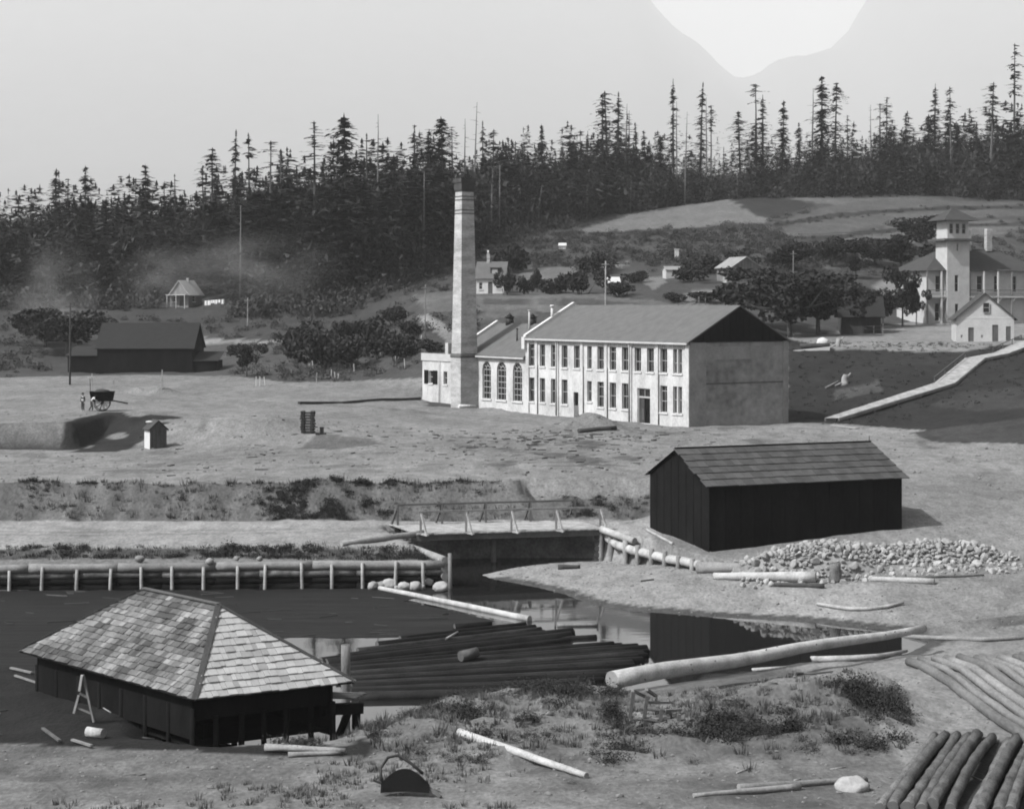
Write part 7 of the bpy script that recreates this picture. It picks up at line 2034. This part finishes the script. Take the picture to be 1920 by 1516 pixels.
scatter('weeds', pick(nb_, 200, 21, hum + .1), nearw, .25, .7, 'weed', 'pale leafy weeds on the near bank', 22, (.5, .9))
scatter('grass', pick((gyf > 56) & (gyf < 84) & (gxf > -22) & (gxf < 16) & (gd > .3) & (tone > .06), 1000, 23, hum * .15 + .5 * np.clip(n_mid + n_big, 0, 2) ** 2 + 1e-4), [blade_proto(60 + k, 16, .16, .2) for k in range(6)], .6, 1.5, 'straw', 'short dry grass on the near ground', 24)
scatter('grass', pick((gyf > 62) & (gyf < 80) & (gxf > -10) & (gxf < 15) & (gd > .1) & (gpy > 1320), 220, 25, hum + .05), [blade_proto(70 + k, 18, .18, .34) for k in range(6)], .6, 1.4, 'weed', 'longer green grass among the weeds', 26)
# pebbles and clods
rr = np.random.RandomState(31)
vp_, fp_ = ICO[0]
pv_, pf_ = [], []; off_ = 0
pos = np.concatenate([pick((gyf > 55) & (gyf < 82) & (gd > .3) & (gxf > -24) & (gxf < 19) & (tone > .1), 1500, 33), pick((gyf > 98) & (gyf < 127) & (gxf > -3) & (gxf < 36) & (gd > .2), 1500, 34), pick((gyf > 135) & (gyf < 180) & view & (tone > .15), 900, 35)])
zz_ = terrain(pos[:, 0], pos[:, 1])
for i in range(len(pos)):
    s = rr.uniform(.02, .075) * (1 if pos[i, 1] < 130 else 2.2) * (2 if rr.rand() < .04 else 1)
    v = vp_ * (1 + rr.uniform(-.3, .3, (12, 1))) * np.array([s, s * rr.uniform(.6, 1), s * .6]) + np.array([pos[i, 0], pos[i, 1], zz_[i] + s * .2])
    pv_.append(v); pf_.append(np.array(fp_) + off_); off_ += 12
link('pebbles', fast_mesh('pebbles', np.concatenate(pv_), np.concatenate(pf_), M['stone']), kind='stuff', label='pebbles and clods strewn over the bare ground')
# chips and sticks
for k in range(26):
    x, y = rng.uniform(-22, 17), rng.uniform(60, 80)
    if shore_dist(np.array([x]), np.array([y]))[0] < .8: continue
    px_ = 960 + FPX * x / y
    a = rng.uniform(0, 6.28); L_ = rng.uniform(.25, .8); z = ground_z(x, y)
    pv_ = Vector((x, y, z + .03)); d = Vector((math.cos(a) * L_, math.sin(a) * L_, rng.uniform(-.02, .1)))
    MB().tube(pv_, pv_ + d, .03, .02, n=5).build('stick', M[rng.choice(['pale_wood', 'mid_wood', 'grey_wood'])], loc=pv_, label='thin broken stick lying loose on the near ground', category='stick', group='sticks strewn on the near ground')
# ------------------------------------------------------------------ smoke of slash fires drifting along the left slope
def smoke(c, r, dens, seed, label):
    m = bpy.data.materials.new('smoke_%d' % seed); m.use_nodes = True
    N, L = m.node_tree.nodes, m.node_tree.links
    N.remove(N['Principled BSDF'])
    pv = N.new('ShaderNodeVolumePrincipled'); pv.inputs['Color'].default_value = (.9, .9, .9, 1)
    tc = N.new('ShaderNodeTexCoord'); ln = N.new('ShaderNodeVectorMath'); ln.operation = 'LENGTH'
    L.new(tc.outputs['Object'], ln.inputs[0])
    fo = N.new('ShaderNodeMapRange'); fo.inputs['From Min'].default_value = 1.0; fo.inputs['From Max'].default_value = .15; fo.interpolation_type = 'SMOOTHSTEP'
    L.new(ln.outputs['Value'], fo.inputs['Value'])
    nz_ = N.new('ShaderNodeTexNoise'); nz_.inputs['Scale'].default_value = 2.2; nz_.inputs['Detail'].default_value = 3; nz_.noise_dimensions = '3D'
    mp = N.new('ShaderNodeMapping'); mp.inputs['Location'].default_value = (seed * 3.1, 0, 0); L.new(tc.outputs['Object'], mp.inputs['Vector']); L.new(mp.outputs[0], nz_.inputs['Vector'])
    nr2 = N.new('ShaderNodeMapRange'); nr2.inputs['From Min'].default_value = .38; nr2.inputs['From Max'].default_value = .7
    L.new(nz_.outputs['Fac'], nr2.inputs['Value'])
    a = N.new('ShaderNodeMath'); a.operation = 'MULTIPLY'; L.new(fo.outputs[0], a.inputs[0]); L.new(nr2.outputs[0], a.inputs[1])
    b = N.new('ShaderNodeMath'); b.operation = 'MULTIPLY'; b.inputs[1].default_value = dens; L.new(a.outputs[0], b.inputs[0])
    L.new(b.outputs[0], pv.inputs['Density']); L.new(pv.outputs[0], N['Material Output'].inputs['Volume'])
    v, f = ICO[1]
    o = link('smoke', fast_mesh('smoke', v, f, m), kind='stuff', label=label)
    o.location = c; o.scale = r
smoke(PY(100, 560, 318), (10, 10, 13), .024, 1, 'pale smoke rising at the left edge above the black shed')
smoke(PY(460, 500, 345), (24, 10, 9), .022, 2, 'thin smoke drifting across the wood behind the left field')
smoke(PY(290, 520, 340), (9, 8, 7), .022, 3, 'wisp of smoke beside the white cottage')
smoke(PY(1015, 568, 224), (3.2, 2.0, 1.2), .12, 4, 'wisp of smoke blown from the stove pipe of the engine house')
cy.volume_step_rate = 3.0
cy.volume_max_steps = 128
